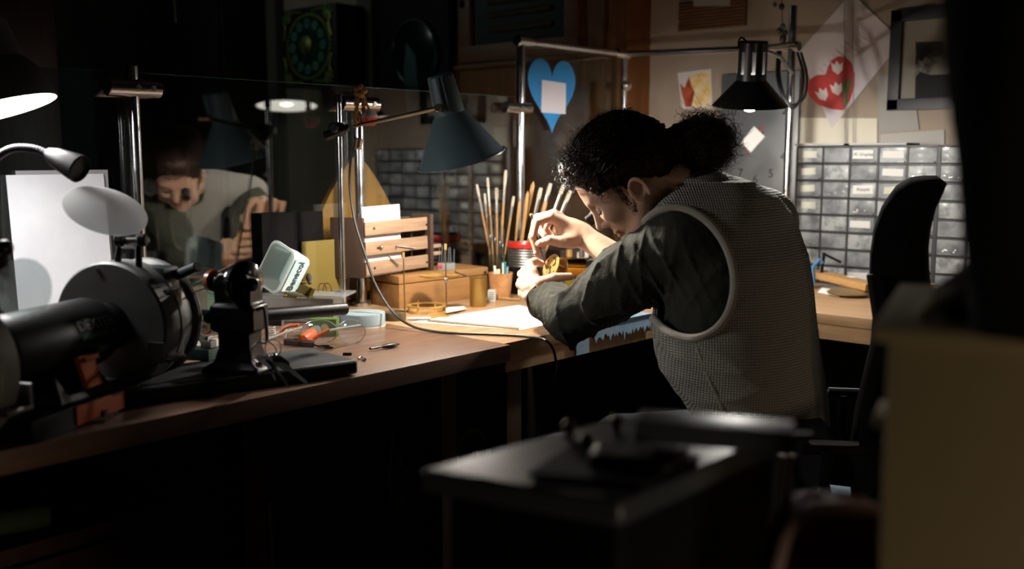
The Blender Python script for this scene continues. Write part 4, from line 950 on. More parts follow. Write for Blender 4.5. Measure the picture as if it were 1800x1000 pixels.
for i in range(3):
    z0 = hL * (.06 + .33*i); b = MB(RM); b.box((rl*.46, -.006, z0 + .016), (rl*.93, .008, .036), M=Matrix.Rotation(math.radians(-1.0), 4, 'Y'), bev=.002); s_ = b.build('slat', rk, t)
    for hx_ in ((.07, .86) if i != 1 else (.12,)):
        b = MB(RM); b.cyl((rl*hx_ + .01, -.0105, z0 + .016), (rl*hx_ + .01, -.0115, z0 + .016), .0035, n=10); b.build('nail_hole', mat('dark_hole', '#1a120b', .9), s_)
b = MB(RM); b.box((rl*.46, .065, hL*.5), (rl*.93, .006, hL*.9), bev=.002); b.build('back_slat', rkd, t)
for z0 in (hL*.30, hL*.43):
    b = MB(RM); b.box((rl + .018, -.006, z0), (.03, .010, .010), bev=.002); b.build('peg', rk, t)
b = MB(RM); b.sph((rl*.2, -.014, hL*.5), .006); b.build('knob', mat('bronze_metal', '#8a7458'), t)
b = MB(RM); b.tube([(rl*.30, -.013, hL*.34), (rl*.44, -.016, hL*.16)], .002, 6); b.tube([(rl*.42, -.012, hL*.44), (rl*.42, -.013, hL*.5), (rl*.70, -.016, hL*.43)], .0015, 6); b.build('wire_hook', steel, t)
for i, (x0, w_, y_, h_) in enumerate(((.0, .55, .012, 1.17), (.02, .60, .03, 1.06))):
    b = MB(RM); b.box((rl*(x0 + w_/2) + .008, y_, hL*h_/2), (rl*w_, .004, hL*h_), M=Matrix.Rotation(math.radians(-1.5), 4, 'Y'))
    tag(b.build('envelope', white_paper, smooth=0), ('white envelope sticking up from the letter rack, the front one', 'white paper standing behind the front envelope in the letter rack')[i], 'paper')
# tools on the box: glass tubes in a holder, brass dish
c = atz(785, 474, ZT); t = thing('tool_holder', 'small holder of upright steel tweezers and files on the wooden box', 'tool holder', c)
b = MB(frame(c)); b.box((0, 0, .010), (.05, .022, .02), bev=.002); b.build('block', mat('clear_grey', '#777a78', .3), t)
random.seed(5)
for i in range(7):
    x = -.022 + .007*i; h_ = .045 + .018*random.random(); b = MB(frame(c)); b.cyl((x, random.uniform(-.006, .006), .01), (x + random.uniform(-.004, .004), 0, .01 + h_), .0028, .002, n=8); b.build('tool', mat('blue_steel', '#7c8790', .25, .9), t)
b = MB(frame(c)); b.box((-.018, -.0125, .012), (.014, .004, .010), bev=.001); b.build('red_tag', mat('red_tag', '#a83244', .5), t)
c = atz(760, 488, ZT); b = MB(Matrix.Translation(c)); b.lathe([(.0001, 0), (.02, .0), (.034, .004), (.036, .007), (.033, .006), (.02, .003), (.0001, .003)], n=36); tag(b.build('brass_dish', brass), 'shallow brass dish on the wooden box right of the letter rack', 'dish')
c = atz(795, 487, ZT); b = MB(Matrix.Translation(c)); b.lathe([(.0001, 0), (.015, .0), (.022, .006), (.020, .006), (.0001, .003)], n=28); tag(b.build('brass_cup', brass), 'tiny brass cup at the right end of the wooden box lid', 'dish')
b = MB(); b.tube([atz(800, 478, ZT + .01), atz(822, 486, ZT + .004)], .0025, 6); tag(b.build('tweezers', steel), 'dark steel tweezers lying on the wooden box lid', 'tweezers')

# ================================================================== BRASS RING WITH PILLARS
c = onb(750, 548); D = c.dot(Fh); k = mpp(D)
t = thing('clock_plate_ring', 'round brass clock plate ring with small pillars on the bench before the wooden box', 'clock part', c)
rr_ = 34*k
b = MB(Matrix.Translation(c)); b.lathe([(rr_*.78, 0), (rr_, 0), (rr_, .004), (rr_*.78, .004)], n=48, close=True); b.build('ring', brass, t)
b = MB(Matrix.Translation(c + UP*.016)); b.lathe([(rr_*.86, 0), (rr_*1.0, 0), (rr_*1.0, .0035), (rr_*.86, .0035)], n=48, close=True); b.build('ring', brass, t)
for i in range(6):
    a = i*math.pi/3 + .3; b = MB(); p = c + Vector((math.cos(a), math.sin(a), 0))*rr_*.92; b.cyl(p + UP*.003, p + UP*.017, .003, n=10); b.cyl(p + UP*.019, p + UP*(.026 if i % 2 else .022), .0015, n=8); b.build('pillar', brass, t)
for (px, dy, top) in ((785, 524, 431), (712, 540, 446)):
    p0 = atd(px, dy + 20, D - .01 if px > 750 else D); p0.z = BZ; p1_ = atd(px - (2 if px > 750 else 3), top, D)
    t2 = thing('brass_spindle', ('thin tall brass spindle standing at the right of the brass ring' if px > 750 else 'thin tall brass spindle standing at the left of the brass ring, before the rack'), 'spindle', p0)
    b = MB(); b.cyl(p0, p1_, .0018, .0015, n=10); b.build('shaft', mat('spindle_metal', '#9c8a66', .3, 1.0), t2)
    b = MB(); b.cyl(p1_ - UP*.012, p1_ + UP*.004, .0035, n=10); b.build('head', brass, t2)
    if px > 750:
        q = p0.lerp(p1_, .48); b = MB(); b.sph(q, (.007, .004, .008), n=10); b.build('collar', steel, t2)
    b = MB(); b.cyl(p0, p0 + UP*.004, .006, n=12); b.build('foot', brass, t2)
# brass plate under ring
b = MB(); b.slab([onb(735, 560, .003), onb(790, 556, .003), onb(803, 545, .003), onb(775, 541, .003)], .0025); tag(b.build('brass_sheet', brass, smooth=0), 'small flat brass sheet under the right side of the brass ring', 'sheet')
b = MB(); b.slab([onb(784, 549, .012), onb(820, 543, .004), onb(815, 538, .006), onb(784, 540, .012)], .0015); tag(b.build('ivory_strip', cream_paper, smooth=0), 'curved ivory coloured strip beside the brass ring', 'strip')
# brass canister
c = onb(840, 538); D = c.dot(Fh); k = mpp(D); h_ = 51*k
t = thing('brass_canister', 'plain brass cylinder standing between the wooden box and the cork cup', 'canister', c)
b = MB(Matrix.Translation(c)); q = 14.5*k; b.lathe([(.0001, 0), (q, 0), (q, h_), (q*.9, h_), (q*.9, .004), (.0001, .004)], n=40); b.build('body', mat('satin_brass', '#b08a4c', .32, .9, rough2=.45, nscale=10), t)
# small white box
c = onb(864, 530); b = MB(frame(c, yaw=-8)); b.box((0, .01, .016), (.022, .02, .034), bev=.001); wb = tag(b.build('white_box', mat('cloudy_box', '#b9bab4', .4, coat=.2)), 'small translucent white box behind the brass canister', 'box')
b = MB(frame(c, yaw=-8)); 
for i in range(4): b.box((0, -.0006, .008 + i*.006), (.015, .0006, .002))
b.build('label_lines', mat('grey_ink', '#5f6660', .7), wb)
# cork cup with pens
c = onb(880, 524); D = c.dot(Fh); k = mpp(D); h_ = 46*k
t = thing('cork_cup', 'woven tan cup holding pens between the brass canister and the black tin', 'cup', c)
b = MB(Matrix.Translation(c)); b.lathe([(.0001, 0), (17*k, 0), (21.5*k, h_*.95), (22*k, h_), (19*k, h_), (15*k, .005), (.0001, .005)], n=40); b.build('cup', mat('cork', '#b98758', .8, col2='#9a6a3f', nscale=25, bump=.8, bscale=120), t)
pens = (('white flat pen in the tan cup, leftmost', -12, 12, '#d8d4c8', -.1, .004), ('cream rubber eraser stick in the tan cup', -4, 6, '#d6c6a4', .0, .006), ('black pen in the tan cup', 2, 18, '#111214', .1, .0035), ('white pen in the tan cup, right of the black one', 7, 17, '#dedede', .25, .003), ('teal pen in the tan cup', 12, 19, '#2f7a6c', .35, .0035), ('pale blue pen in the tan cup, rightmost', 16, 10, '#8aa0b0', .3, .003))
for lab, dx, up_, colr, lean, r_ in pens:
    p0 = c + Rt*dx*k*.6 + UP*(h_*.4); p1_ = c + Rt*(dx*k) + UP*(h_ + up_*k) - Rt*lean*.02 + Fh*.004
    b = MB(); b.cyl(p0, p1_, r_, n=10, bev=.0008); tag(b.build('pen', mat('pen_' + colr[1:], colr, .4)), lab, 'pen', 'pens in the tan cup')
# tool jar with brushes
c = onb(878, 505) ; c = atd(873, 520, 3.05); c.z = BZ; D = 3.05; k = mpp(D)
t = thing('glass_jar', 'glass jar of dark tools and brushes behind the tan cup', 'jar', c)
b = MB(Matrix.Translation(c)); hj = .12; b.lathe([(.0001, 0), (.034, 0), (.036, .004), (.036, hj), (.034, hj), (.034, .005), (.0001, .005)], n=36); b.build('jar', pane_mat('jar_glass', '#e6eeea', refl=.12), t)
c2 = atd(925, 520, 3.04); c2.z = BZ; hj2 = atd(925, 421, 3.04).z - BZ; rj = 33*mpp(3.04)
t = thing('red_black_tin', 'black tin with a red rim and silver bands, full of brushes, behind the hands', 'tin', c2)
b = MB(Matrix.Translation(c2)); b.lathe([(.0001, 0), (rj, 0), (rj, hj2*.98), (rj*.95, hj2), (rj*.95, .006), (.0001, .006)], n=48); b.build('body', mat('black_enamel', '#0c0d0f', .25, coat=.4), t)
b = MB(Matrix.Translation(c2)); b.lathe([(rj*1.01, hj2*.86), (rj*1.02, hj2*.87), (rj*1.02, hj2*.975), (rj*1.0, hj2*.985)], n=48); b.build('red_rim', mat('red_enamel', '#b5231a', .3, coat=.4), t)
b = MB(Matrix.Translation(c2)); b.lathe([(rj*1.01, hj2*.985), (rj*1.025, hj2*.99), (rj*1.02, hj2*1.0), (rj*.95, hj2)], n=48); b.build('metal_lip', steel, t)
b = MB(Matrix.Translation(c2)); pr = []
for i in range(7): z = hj2*(.50 + .05*i); pr += [(rj*1.005, z), (rj*1.03, z + hj2*.02), (rj*1.005, z + hj2*.04)]
b.lathe(pr, n=48); b.build('silver_bands', steel, t)
b = MB(Matrix.Translation(c2) @ Matrix.Rotation(-2.3, 4, 'Z')); b.prism([(-.012, hj2*.1), (.004, hj2*.1), (.012, hj2*.5), (.004, hj2*.72), (-.004, hj2*.5)], .002, Matrix(((1,0,0,0),(0,0,1,rj),(0,1,0,0),(0,0,0,1)))); b.build('red_mark', mat('red_enamel', '#b5231a'), t)
handle_m = wood('brush_handle_wood', '#b48a58', '#96703f', .5, 'z'); handle_d = wood('brush_handle_dark', '#7a5a3a', '#5c4028', .5, 'z')
ferr = mat('ferrule', '#b8b4ac', .3, .9); bris = mat('bristle', '#b9b0a0', .9, bump=.8, bscale=400)
brushes = [ # top x,y ; base x ; jar ; width ; look
 (838, 324, 866, 0, 4.5, 'l'), (857, 312, 868, 0, 4.5, 'm'), (889, 299, 878, 0, 5.5, 'l'), (873, 330, 874, 0, 6, 'm'), (852, 340, 862, 0, 4, 'd'), (903, 345, 884, 0, 5, 'l'),
 (938, 318, 906, 1, 8, 'h'), (928, 335, 912, 1, 7, 'h'), (951, 330, 918, 1, 7, 'm'), (968, 322, 926, 1, 7, 'm'), (992, 322, 938, 1, 7, 'd'), (1003, 335, 946, 1, 7, 'm'), (914, 350, 902, 1, 6, 'h'), (960, 350, 932, 1, 8, 'h')]
where = ['leftmost brush, leaning left in the glass jar', 'second brush from the left, pale ferrule up, in the glass jar', 'tallest pale brush standing straight in the glass jar', 'wide wooden brush in the middle of the glass jar', 'thin dark brush low at the left of the glass jar', 'brush at the right side of the glass jar',
 'broad wooden handle highest in the red-rimmed tin', 'wooden handle just left of the broad one in the red-rimmed tin', 'flat brush with steel ferrule in the middle of the red-rimmed tin', 'brush leaning right behind the screwdriver, red-rimmed tin', 'dark-handled brush leaning far right in the red-rimmed tin', 'rightmost steel-ferruled brush in the tin, close to the hair', 'short wooden handle at the left edge of the red-rimmed tin', 'thick wooden handle low in the right half of the tin']
for i, ((tx, ty, bx_, jar, wd, kind), wl) in enumerate(zip(brushes, where)):
    Dj = 3.05 if jar == 0 else 3.04; jc = c if jar == 0 else c2
    top = atd(tx, ty, Dj + random.uniform(-.02, .01)); base = atd(bx_, 470 if jar else 480, Dj) ; base = Vector((jc.x + (base.x-jc.x)*.6, jc.y + (base.y-jc.y)*.6, BZ + .03)) if False else atd(bx_, 470, Dj)
    L_ = (top - base).length; wm = wd*mpp(Dj)*.5; M = zdir(base, top - base, xh=Rt)
    t = thing('paint_brush', wl, 'brush', base, 'brushes and handles in the jars')
    hm = handle_d if kind == 'd' else handle_m
    if kind == 'h':
        b = MB(M @ Matrix.Diagonal((1, .6, 1, 1))); b.lathe([(.0001, 0), (wm*.7, .002), (wm*.6, L_*.3), (wm, L_*.75), (wm*.9, L_*.95), (.0001, L_)], n=14); b.build('handle', hm, t)
    else:
        b = MB(M); b.lathe([(.0001, 0), (wm*.5, .002), (wm*.85, L_*.45), (wm*.75, L_*.68)], n=12); b.build('handle', hm, t)
        b = MB(M @ Matrix.Diagonal((1, .5, 1, 1))); b.lathe([(wm*.8, L_*.66), (wm*.95, L_*.70), (wm*1.0, L_*.86)], n=14); b.build('ferrule', ferr, t)
        b = MB(M @ Matrix.Diagonal((1, .5, 1, 1))); b.lathe([(wm*.98, L_*.86), (wm*1.08, L_*.93), (wm*.9, L_), (.0001, L_)], n=14); b.build('bristles', bris, t)
# dark tools standing in the jar
for i, dx in enumerate((-12, -2, 8, 14)):
    p0 = atd(872 + dx*.5, 500, 3.03); p0.z = BZ + .008; p1_ = atd(872 + dx, 378 + 8*i, 3.03)
    b = MB(); b.cyl(p0, p1_, .0025, .0018, n=8); b.sph(p1_.lerp(p0, .3), (.004, .004, .012)); tag(b.build('steel_file', mat('blue_steel', '#7c8790')), ('thin steel file in the glass jar, far left', 'thin steel file in the glass jar, left of the middle', 'thin steel file in the glass jar, right of the middle', 'thin steel file in the glass jar, far right')[i], 'file', 'steel files in the jar')
# paper on desk, pencil
b = MB(); b.slab([onb(722, 566, .0015), onb(915, 580, .0015), onb(1010, 560, .0015), onb(912, 536, .0015)], .001); tag(b.build('paper_sheet', white_paper, smooth=0), 'white paper sheet lying flat on the desk under the hands', 'paper')
b = MB(); A = onb(752, 563, .005); Bq = onb(912, 577, .005); b.cyl(A, Bq, .0028, n=8); p = tag(b.build('rod_tool', mat('bronze_metal', '#8a7458')), 'long thin bronze rod lying along the front edge of the paper', 'rod')
b = MB(); A = onb(716, 560, .005); Bq = onb(757, 560, .006); b.tube([A, Bq], [.003, .005], 8); tag(b.build('chalk_stick', mat('pale_stick', '#cfd0d0', .6)), 'short pale stick beside the brass ring', 'stick')
b = MB(); b.cyl(onb(876, 524, .004), onb(915, 527, .004), .004, n=10); tag(b.build('wooden_dowel', handle_m), 'short wooden dowel on the desk right of the tan cup', 'dowel')
# dark chuck bit on bench
A = onb(650, 613, .006); Bq = onb(702, 604, .006); M = zdir(A, Bq - A); L_ = (Bq - A).length
b = MB(M @ Matrix.Diagonal((1, .6, 1, 1))); b.lathe([(.0001, 0), (.0045, .001), (.0035, L_*.1), (.005, L_*.2), (.003, L_*.35), (.006, L_*.45), (.0085, L_*.62), (.009, L_*.75), (.004, L_*.97), (.0001, L_)], n=14); tag(b.build('engraving_tool', mat('dark_tool', '#1e1a17', .35, .5, bump=.5)), 'short dark tool with a flared head lying alone on the bench top', 'tool')
b = MB(); b.cyl(onb(603, 622, .003), onb(618, 622, .003), .003, n=8); tag(b.build('black_stub', black), 'tiny black cylinder behind the right corner of the slab', 'stub')
b = MB(); b.tube(bez([onb(630, 630, .003), onb(635, 627, .004), onb(641, 631, .004)], 4), .0022, 6); b.sph(onb(641, 631, .004), .004, n=10); tag(b.build('small_bolt', steel), 'small bronze bolt at the right corner of the slab', 'bolt')
# small bottles behind the hands
for i, (px, py, h_, colr, lab) in enumerate(((1000, 470, .05, '#6b5a1e', 'small olive glass bottle behind the brass clock movement'), (1022, 468, .04, '#7a6a5a', 'small stoppered jar right of the clock movement'))):
    c = atd(px, 520, 2.98); c.z = BZ; z1 = atd(px, 440, 2.98).z - BZ
    t = thing('small_bottle', lab, 'bottle', c); b = MB(Matrix.Translation(c)); b.lathe([(.0001, 0), (.016, 0), (.016, z1*.6), (.007, z1*.75), (.007, z1*.9), (.0001, z1*.9)], n=24); b.build('bottle', mat('bottle_' + colr[1:], colr, .15, coat=.6), t)
    b = MB(Matrix.Translation(c)); b.lathe([(.0001, z1*.86), (.009, z1*.86), (.009, z1*1.02), (.0001, z1*1.02)], n=20); b.build('cap', steel if i else brass, t)
# dark wooden block behind the jars with white card
c = atd(1000, 520, 3.22); c.z = BZ; b = MB(frame(c, yaw=42)); b.box((0, 0, .06), (.16, .08, .12), bev=.004); q = tag(b.build('dark_crate', mat('dark_crate_wood', '#2a1c14', .6)), 'dark wooden crate at the back of the desk behind the wrist', 'crate')
b = MB(frame(c, yaw=42)); b.box((.02, -.042, .10), (.05, .003, .02)); b.build('paper_label', cream_paper, q)
# ================================================================== DRAWER CABINETS
draw_m = mat('smoky_drawer_plastic', '#727577', .45, col2='#4e5154', nscale=18, contrast=(.4, .62), coat=.05, spec=.3)
draw_c = mat('clear_drawer_plastic', '#868989', .42, col2='#5c5f60', nscale=26, contrast=(.45, .6), coat=.08, spec=.3)
frame_m = mat('cabinet_black', '#15171a', .5)
label_c = mat('label_card', '#a3a294', .8); label_w = mat('label_white', '#b2b2ae', .8)
CX = 3.10; pitch = .0912; rows = 8; zr0 = BZ + .004; rh = (atx(1426, 258, CX).z - zr0) / rows
YA = atx(1401, 300, CX).y
labels = {(0, 0): 'p', (0, 1): 'p', (0, 2): 'p', (0, 3): 'p', (2, 0): 'Al. Graphia', (2, 2): 'Kaszyki', (3, 0): 'w', (3, 1): 'w', (3, 2): 'p', (2, 4): 'w', (2, 7): '', (5, 3): 'p', (4, 4): 'Al. Maka', (5, 4): 'w', (5, 5): 'w', (5, 7): 'w'}
def cabinet(c0, nc, lab):
    ya = YA - c0*pitch; t = thing('drawer_cabinet', lab, 'drawer cabinet', (CX + .07, ya - nc*pitch/2, BZ))
    b = MB()
    for i in range(nc + 1): b.box((CX + .06, ya - i*pitch, zr0 + rows*rh/2), (.13, .005, rows*rh))
    for j in range(rows + 1): b.box((CX + .06, ya - nc*pitch/2, zr0 + j*rh), (.13, nc*pitch, .005))
    b.box((CX + .125, ya - nc*pitch/2, zr0 + rows*rh/2), (.006, nc*pitch, rows*rh)); b.build('frame', frame_m, t, smooth=0)
    dz = []
    for i in range(nc):
        for j in range(rows):
            y = ya - (i + .5)*pitch; z = zr0 + (rows - j - .5)*rh; w_ = pitch - .008; h_ = rh - .008
            b = MB(); b.box((CX - .002, y, z), (.004, w_, h_), bev=.001); b.box((CX + .05, y, z - h_*.42), (.1, w_*.96, h_*.1)); b.box((CX - .006, y, z - h_*.42), (.008, w_*.9, h_*.10), bev=.001)
            d = b.build('drawer', draw_c if (i*7 + j*5) % 3 == 0 else draw_m, t)
            L_ = labels.get((c0 + i, j))
            if L_ is not None:
                M = Matrix(((0, 0, -1, CX - .0047), (-1, 0, 0, y + random.uniform(-.004, .004)), (0, 1, 0, z + .003), (0, 0, 0, 1))) @ Matrix.Rotation(random.uniform(-.06, .06), 4, 'Z')
                ww = w_*(.8 if L_ != 'p' else .62); hh_ = h_*(.62 if len(L_) > 1 else .5)
                b = MB(M); b.prism([(-ww/2, -hh_/2), (ww/2, -hh_*.45), (ww*.48, hh_/2), (-ww*.5, hh_*.42)], .0006); lb = b.build('label_card', label_w if L_ != 'p' else label_c, d, smooth=0)
                if len(L_) > 1: text_mesh(L_, .014, M @ Matrix.Translation((0, 0, .001)), shear=.3).build('handwriting', ink, lb, smooth=0)
            elif (i*3 + j) % 4 == 1:
                b = MB()
                for q in range(5): b.sph((CX - .0045, y + random.uniform(-.03, .03), z - h_*.2 + random.uniform(-.006, .004)), (.0012, .004, .003), n=6)
                b.build('contents', steel, d)
    return t
cabinet(0, 5, 'cabinet of small smoky plastic parts drawers on the side desk, next to the chrome pole')
cabinet(5.06, 4, 'cabinet of small smoky plastic parts drawers behind and right of the tall black chair')
for i, (pa, pb) in enumerate((((1404, 256), (1500, 248)), ((1490, 250), (1600, 250)))):
    A = atx(*pa, CX + .03); Bq = atx(*pb, CX + .03); zt_ = zr0 + rows*rh + .0035
    b = MB(); b.box((CX + .055, (A.y+Bq.y)/2, zt_ + .004), (.11, abs(A.y-Bq.y), .006)); tag(b.build('paper_stack', grey_paper, smooth=0), ('thin stack of papers on the drawer cabinet, left part', 'thin stack of papers on the drawer cabinet, right part')[i], 'paper')

# ================================================================== THINGS ON THE CREAM WALL
XW = WX - .004
def WM(px, py, X=XW, rot=0): # x -> right in the photo (-Y), y up, z into the room (-X)
    q = atx(px, py, X); return Matrix(((0, 0, -1, X), (-1, 0, 0, q.y), (0, 1, 0, q.z), (0, 0, 0, 1))) @ Matrix.Rotation(math.radians(rot), 4, 'Z')
def wxy(px, py, ref, X=XW):
    q = atx(px, py, X); r = atx(*ref, X); return (r.y - q.y, q.z - r.z)
def wall_poly(name, pts, ref, m, lab, cat, th=.0015, X=XW, parent=None, off=0.0):
    b = MB(WM(*ref, X)); b.prism([wxy(*p, ref, X) for p in pts], th, t0=off)
    o = b.build(name, m, parent, smooth=0)
    if parent is None: tag(o, lab, cat)
    return o
# diamond poster
ref = (1495, 110)
t = thing('diamond_poster', 'white paper hung as a diamond with a red heart and white tulips', 'poster', atx(*ref, XW))
pm = mat('poster_paper', '#d2cccd', .75, col2='#b8b0b4', nscale=2.5, bump=.3, bscale=6)
P_ = [(1497, -12), (1586, 72), (1462, 226), (1404, 92)]
wall_poly('sheet', P_, ref, pm, '', '', .0015, parent=t)
hp = [(1483, 194), (1464, 192), (1440, 185), (1424, 170), (1419, 155), (1424, 140), (1436, 132), (1452, 131), (1456, 118), (1462, 106), (1474, 99), (1486, 100), (1497, 110), (1503, 130), (1502, 152), (1494, 178)]
hb = wall_poly('red_heart', hp, ref, mat('red_card', '#b0302c', .6), '', '', .001, parent=t, off=.002)
def tulip(cx_, cy_, rot, s=1.0):
    o = [(0, 12), (-9, 4), (-11, -12), (-5, -6), (0, -14), (5, -6), (11, -10), (9, 4)]; a = math.radians(rot)
    return [(cx_ + s*(x*math.cos(a) - y*math.sin(a)), cy_ + s*(x*math.sin(a) + y*math.cos(a))) for x, y in o]
for (cx_, cy_, r_) in ((1473, 120, -5), (1447, 167, -25), (1472, 157, -12)):
    wall_poly('tulip', tulip(cx_, cy_, r_, .95), ref, mat('tulip_white', '#cfc6c0', .7), '', '', .001, parent=hb, off=.0035)
wall_poly('leaf', [(1478, 135), (1486, 150), (1500, 132), (1494, 158), (1487, 190), (1482, 185), (1484, 160)], ref, mat('leaf_green', '#4c6a3a', .7), '', '', .001, parent=hb, off=.0034)
b = MB(WM(*ref)); random.seed(2)
for (x0, y0, n_, dx, dy) in ((1505, 30, 5, 4, 9), (1440, 120, 5, 8, -8), (1470, 88, 4, 8, -8), (1500, 85, 4, 3, -9)):
    for i in range(n_):
        p = wxy(x0 + dx*i, y0 + dy*i, ref); q = wxy(x0 + dx*i + 16, y0 + dy*i + 13, ref); b.tube([(p[0], p[1], .003), (q[0], q[1], .003)], .0007, 4)
b.build('handwriting', mat('faint_ink', '#6a6268', .8), t, smooth=0)
# hanging bead chains
for i, px in enumerate((1484, 1499)):
    b = MB(); A = atx(px, -20, XW - .02); Bq = atx(px + (1 if i else 2), 252, XW - .02); n_ = 70
    for j in range(n_): b.sph(A.lerp(Bq, j/n_), .0028, n=6)
    tag(b.build('bead_chain', steel), ('thin bead chain hanging in front of the diamond poster, left one', 'thin bead chain hanging in front of the diamond poster, right one')[i], 'chain', 'bead chains before the poster')
# framed picture
ref = (1690, 110); X2 = XW - .01
t = thing('framed_picture', 'dark framed black and white landscape print on the cream wall, top right', 'picture', atx(*ref, X2))
fm = mat('frame_slate', '#14171a', .5)
outer = [(1570, 18), (1850, 0), (1850, 205), (1567, 195)]; inner = [(1589, 38), (1792, 30), (1790, 176), (1586, 174)]
a_ = [wxy(*p, ref, X2) for p in outer]; i_ = [wxy(*p, ref, X2) for p in inner]
x0 = min(p[0] for p in a_); x1_ = x0 + .43; z1_ = max(p[1] for p in a_) - .01; z0_ = min(p[1] for p in a_) + .0
xi0 = i_[0][0]; xi1 = i_[1][0]; zi1 = i_[0][1]; zi0 = i_[3][1]
x1_ = xi1 + (xi0 - x0); z1_ = zi1 + (xi0 - x0); z0_ = zi0 - (xi0 - x0)
b = MB(WM(*ref, X2)); b.box(((x0+x1_)/2, (z1_+zi1)/2, .008), (x1_-x0, z1_-zi1, .018), bev=.002); b.box(((x0+x1_)/2, (z0_+zi0)/2, .008), (x1_-x0, zi0-z0_, .018), bev=.002)
b.box(((x0+xi0)/2, (z0_+z1_)/2, .008), (xi0-x0, z1_-z0_-.002, .018), bev=.002); b.box(((x1_+xi1)/2, (z0_+z1_)/2, .008), (x1_-xi1, z1_-z0_-.002, .018), bev=.002); b.build('frame', fm, t)
b = MB(WM(*ref, X2)); b.box(((xi0+xi1)/2, (zi0+zi1)/2, .0), (xi1-xi0, zi1-zi0, .002)); mt = b.build('mount', mat('mount_board', '#7f7a70', .8), t)
for (pts, nm) in (([(1610, 74), (1680, 72), (1680, 174), (1608, 174)], 'landscape_print'), ([(1716, 72), (1762, 70), (1760, 142), (1714, 142)], 'arch_print')):
    wall_poly(nm, pts, ref, mat('print_' + nm, '#6f6c66', .7, col2='#1d1d1d', nscale=9, contrast=(.45, .55)), '', '', .001, X=X2, parent=mt, off=.0015)
wall_poly('tree', [(1612, 76), (1636, 80), (1640, 92), (1628, 98), (1622, 108), (1612, 104)], ref, mat('print_black', '#131313', .8), '', '', .001, X=X2, parent=mt, off=.003)
wall_poly('hill', [(1610, 136), (1618, 126), (1636, 132), (1680, 130), (1680, 174), (1609, 174)], ref, mat('print_black', '#131313'), '', '', .001, X=X2, parent=mt, off=.003)
# papers pinned on wall
for pts, lab, m_ in ((((1400, 207), (1542, 208), (1542, 254), (1400, 256)), 'wide white paper pinned below the diamond poster, above the drawers', cream_paper),
    (((1543, 133), (1612, 132), (1612, 196), (1616, 228), (1545, 234)), 'grey paper sheet with a folded corner pinned left of the framed picture', mat('dull_paper', '#8f8c86', .85)),
    (((1548, 236), (1660, 228), (1660, 254), (1548, 256)), 'pale paper strip pinned just above the second drawer cabinet columns', mat('dull_paper2', '#a09d96', .85)),
    ):
    wall_poly('pinned_paper', pts, pts[0], m_, lab, 'paper', .0012)
# woven hanging top
ref = (1255, 20); t = thing('woven_hanging', 'brown striped wooden slat hanging with a small white card, top of the cream wall', 'wall hanging', atx(*ref, XW))
b = MB(WM(*ref)); st_ = mat('slat_brown', '#4a2f1c', .7, col2='#7a5430', nscale=14, stretch=(1, 1, 30)); H_ = wxy(1314, 42, ref)
for i in range(9):
    z = H_[1] + i*.0115; b.cyl((wxy(1196, 20, ref)[0] - random.uniform(0, .003), z, .006), (wxy(1313, 20, ref)[0], z, .006), .0055, n=8)
b.build('slats', st_, t)
wall_poly('card', [(1222, -20), (1287, -20), (1287, 11), (1222, 12)], ref, mat('grey_card', '#9a938a', .8), '', '', .001, parent=t, off=.0125)
b = MB(WM(1253, -2)); b.lathe([(.012, .0135), (.0128, .0135), (.0128, .014), (.012, .014)], n=24, close=True); b.build('drawn_circle', ink, t)
# small drawing postcard
ref = (1222, 156); t = thing('art_postcard', 'colourful orange and yellow postcard pinned on the cream wall above the hair bun', 'postcard', atx(*ref, XW))
wall_poly('card', [(1191, 128), (1250, 121), (1252, 190), (1199, 192)], ref, mat('postcard_white', '#c9c6c4', .7), '', '', .001, parent=t)
wall_poly('yellow_patch', [(1212, 134), (1248, 125), (1249, 188), (1204, 188), (1206, 160)], ref, mat('postcard_yellow', '#cfa23a', .7, col2='#e0d6b8', nscale=25), '', '', .0008, parent=t, off=.0015)
wall_poly('orange_figure', [(1196, 146), (1204, 155), (1212, 134), (1216, 150), (1222, 162), (1216, 188), (1206, 188), (1200, 168)], ref, mat('postcard_orange', '#b5562e', .7, col2='#7c2a1e', nscale=30), '', '', .0008, parent=t, off=.0026)
# keys/charms chain near lamp
t = thing('charm_string', 'string of small charms and keys hanging beside the black lamp pole', 'charm', atx(1376, 30, XW - .05))
b = MB(); b.tube([atd(1374, -20, 3.1), atd(1374, 5, 3.1), atd(1376, 70, 3.1)], .0012, 5); b.build('string', ink, t)
for (px, py, r_, c_) in ((1374, 12, .009, '#2a2624'), (1376, 46, .008, '#3d5a55'), (1370, 54, .008, '#2f3a34'), (1380, 58, .008, '#2f3a34'), (1376, 68, .011, '#3a332c'), (1362, 8, .006, '#4a4038')):
    b = MB(); b.sph(atd(px, py, 3.1), (r_, r_, r_*1.3), n=10); b.build('charm', mat('charm_' + c_[1:], c_, .4), t)
# cable loop hung on the pole
t = thing('cable_loop', 'black cable hanging in loops around the tall chrome pole', 'cable', atd(1395, 90, 3.1))
for (xl, xr, yb, tr) in ((1368, 1412, 182, .0045), (1372, 1418, 176, .004)):
    b = MB(); b.tube(bez([atd(xl, 90, 3.12), atd(xl - 2, 130, 3.1), atd(xl + 6, 165, 3.08), atd(1392, yb + 8, 3.07), atd(xr - 4, 170, 3.08), atd(xr, 130, 3.1), atd(xr - 10, 92, 3.12)], 8), tr, 8); b.build('loop', cord_black, t)
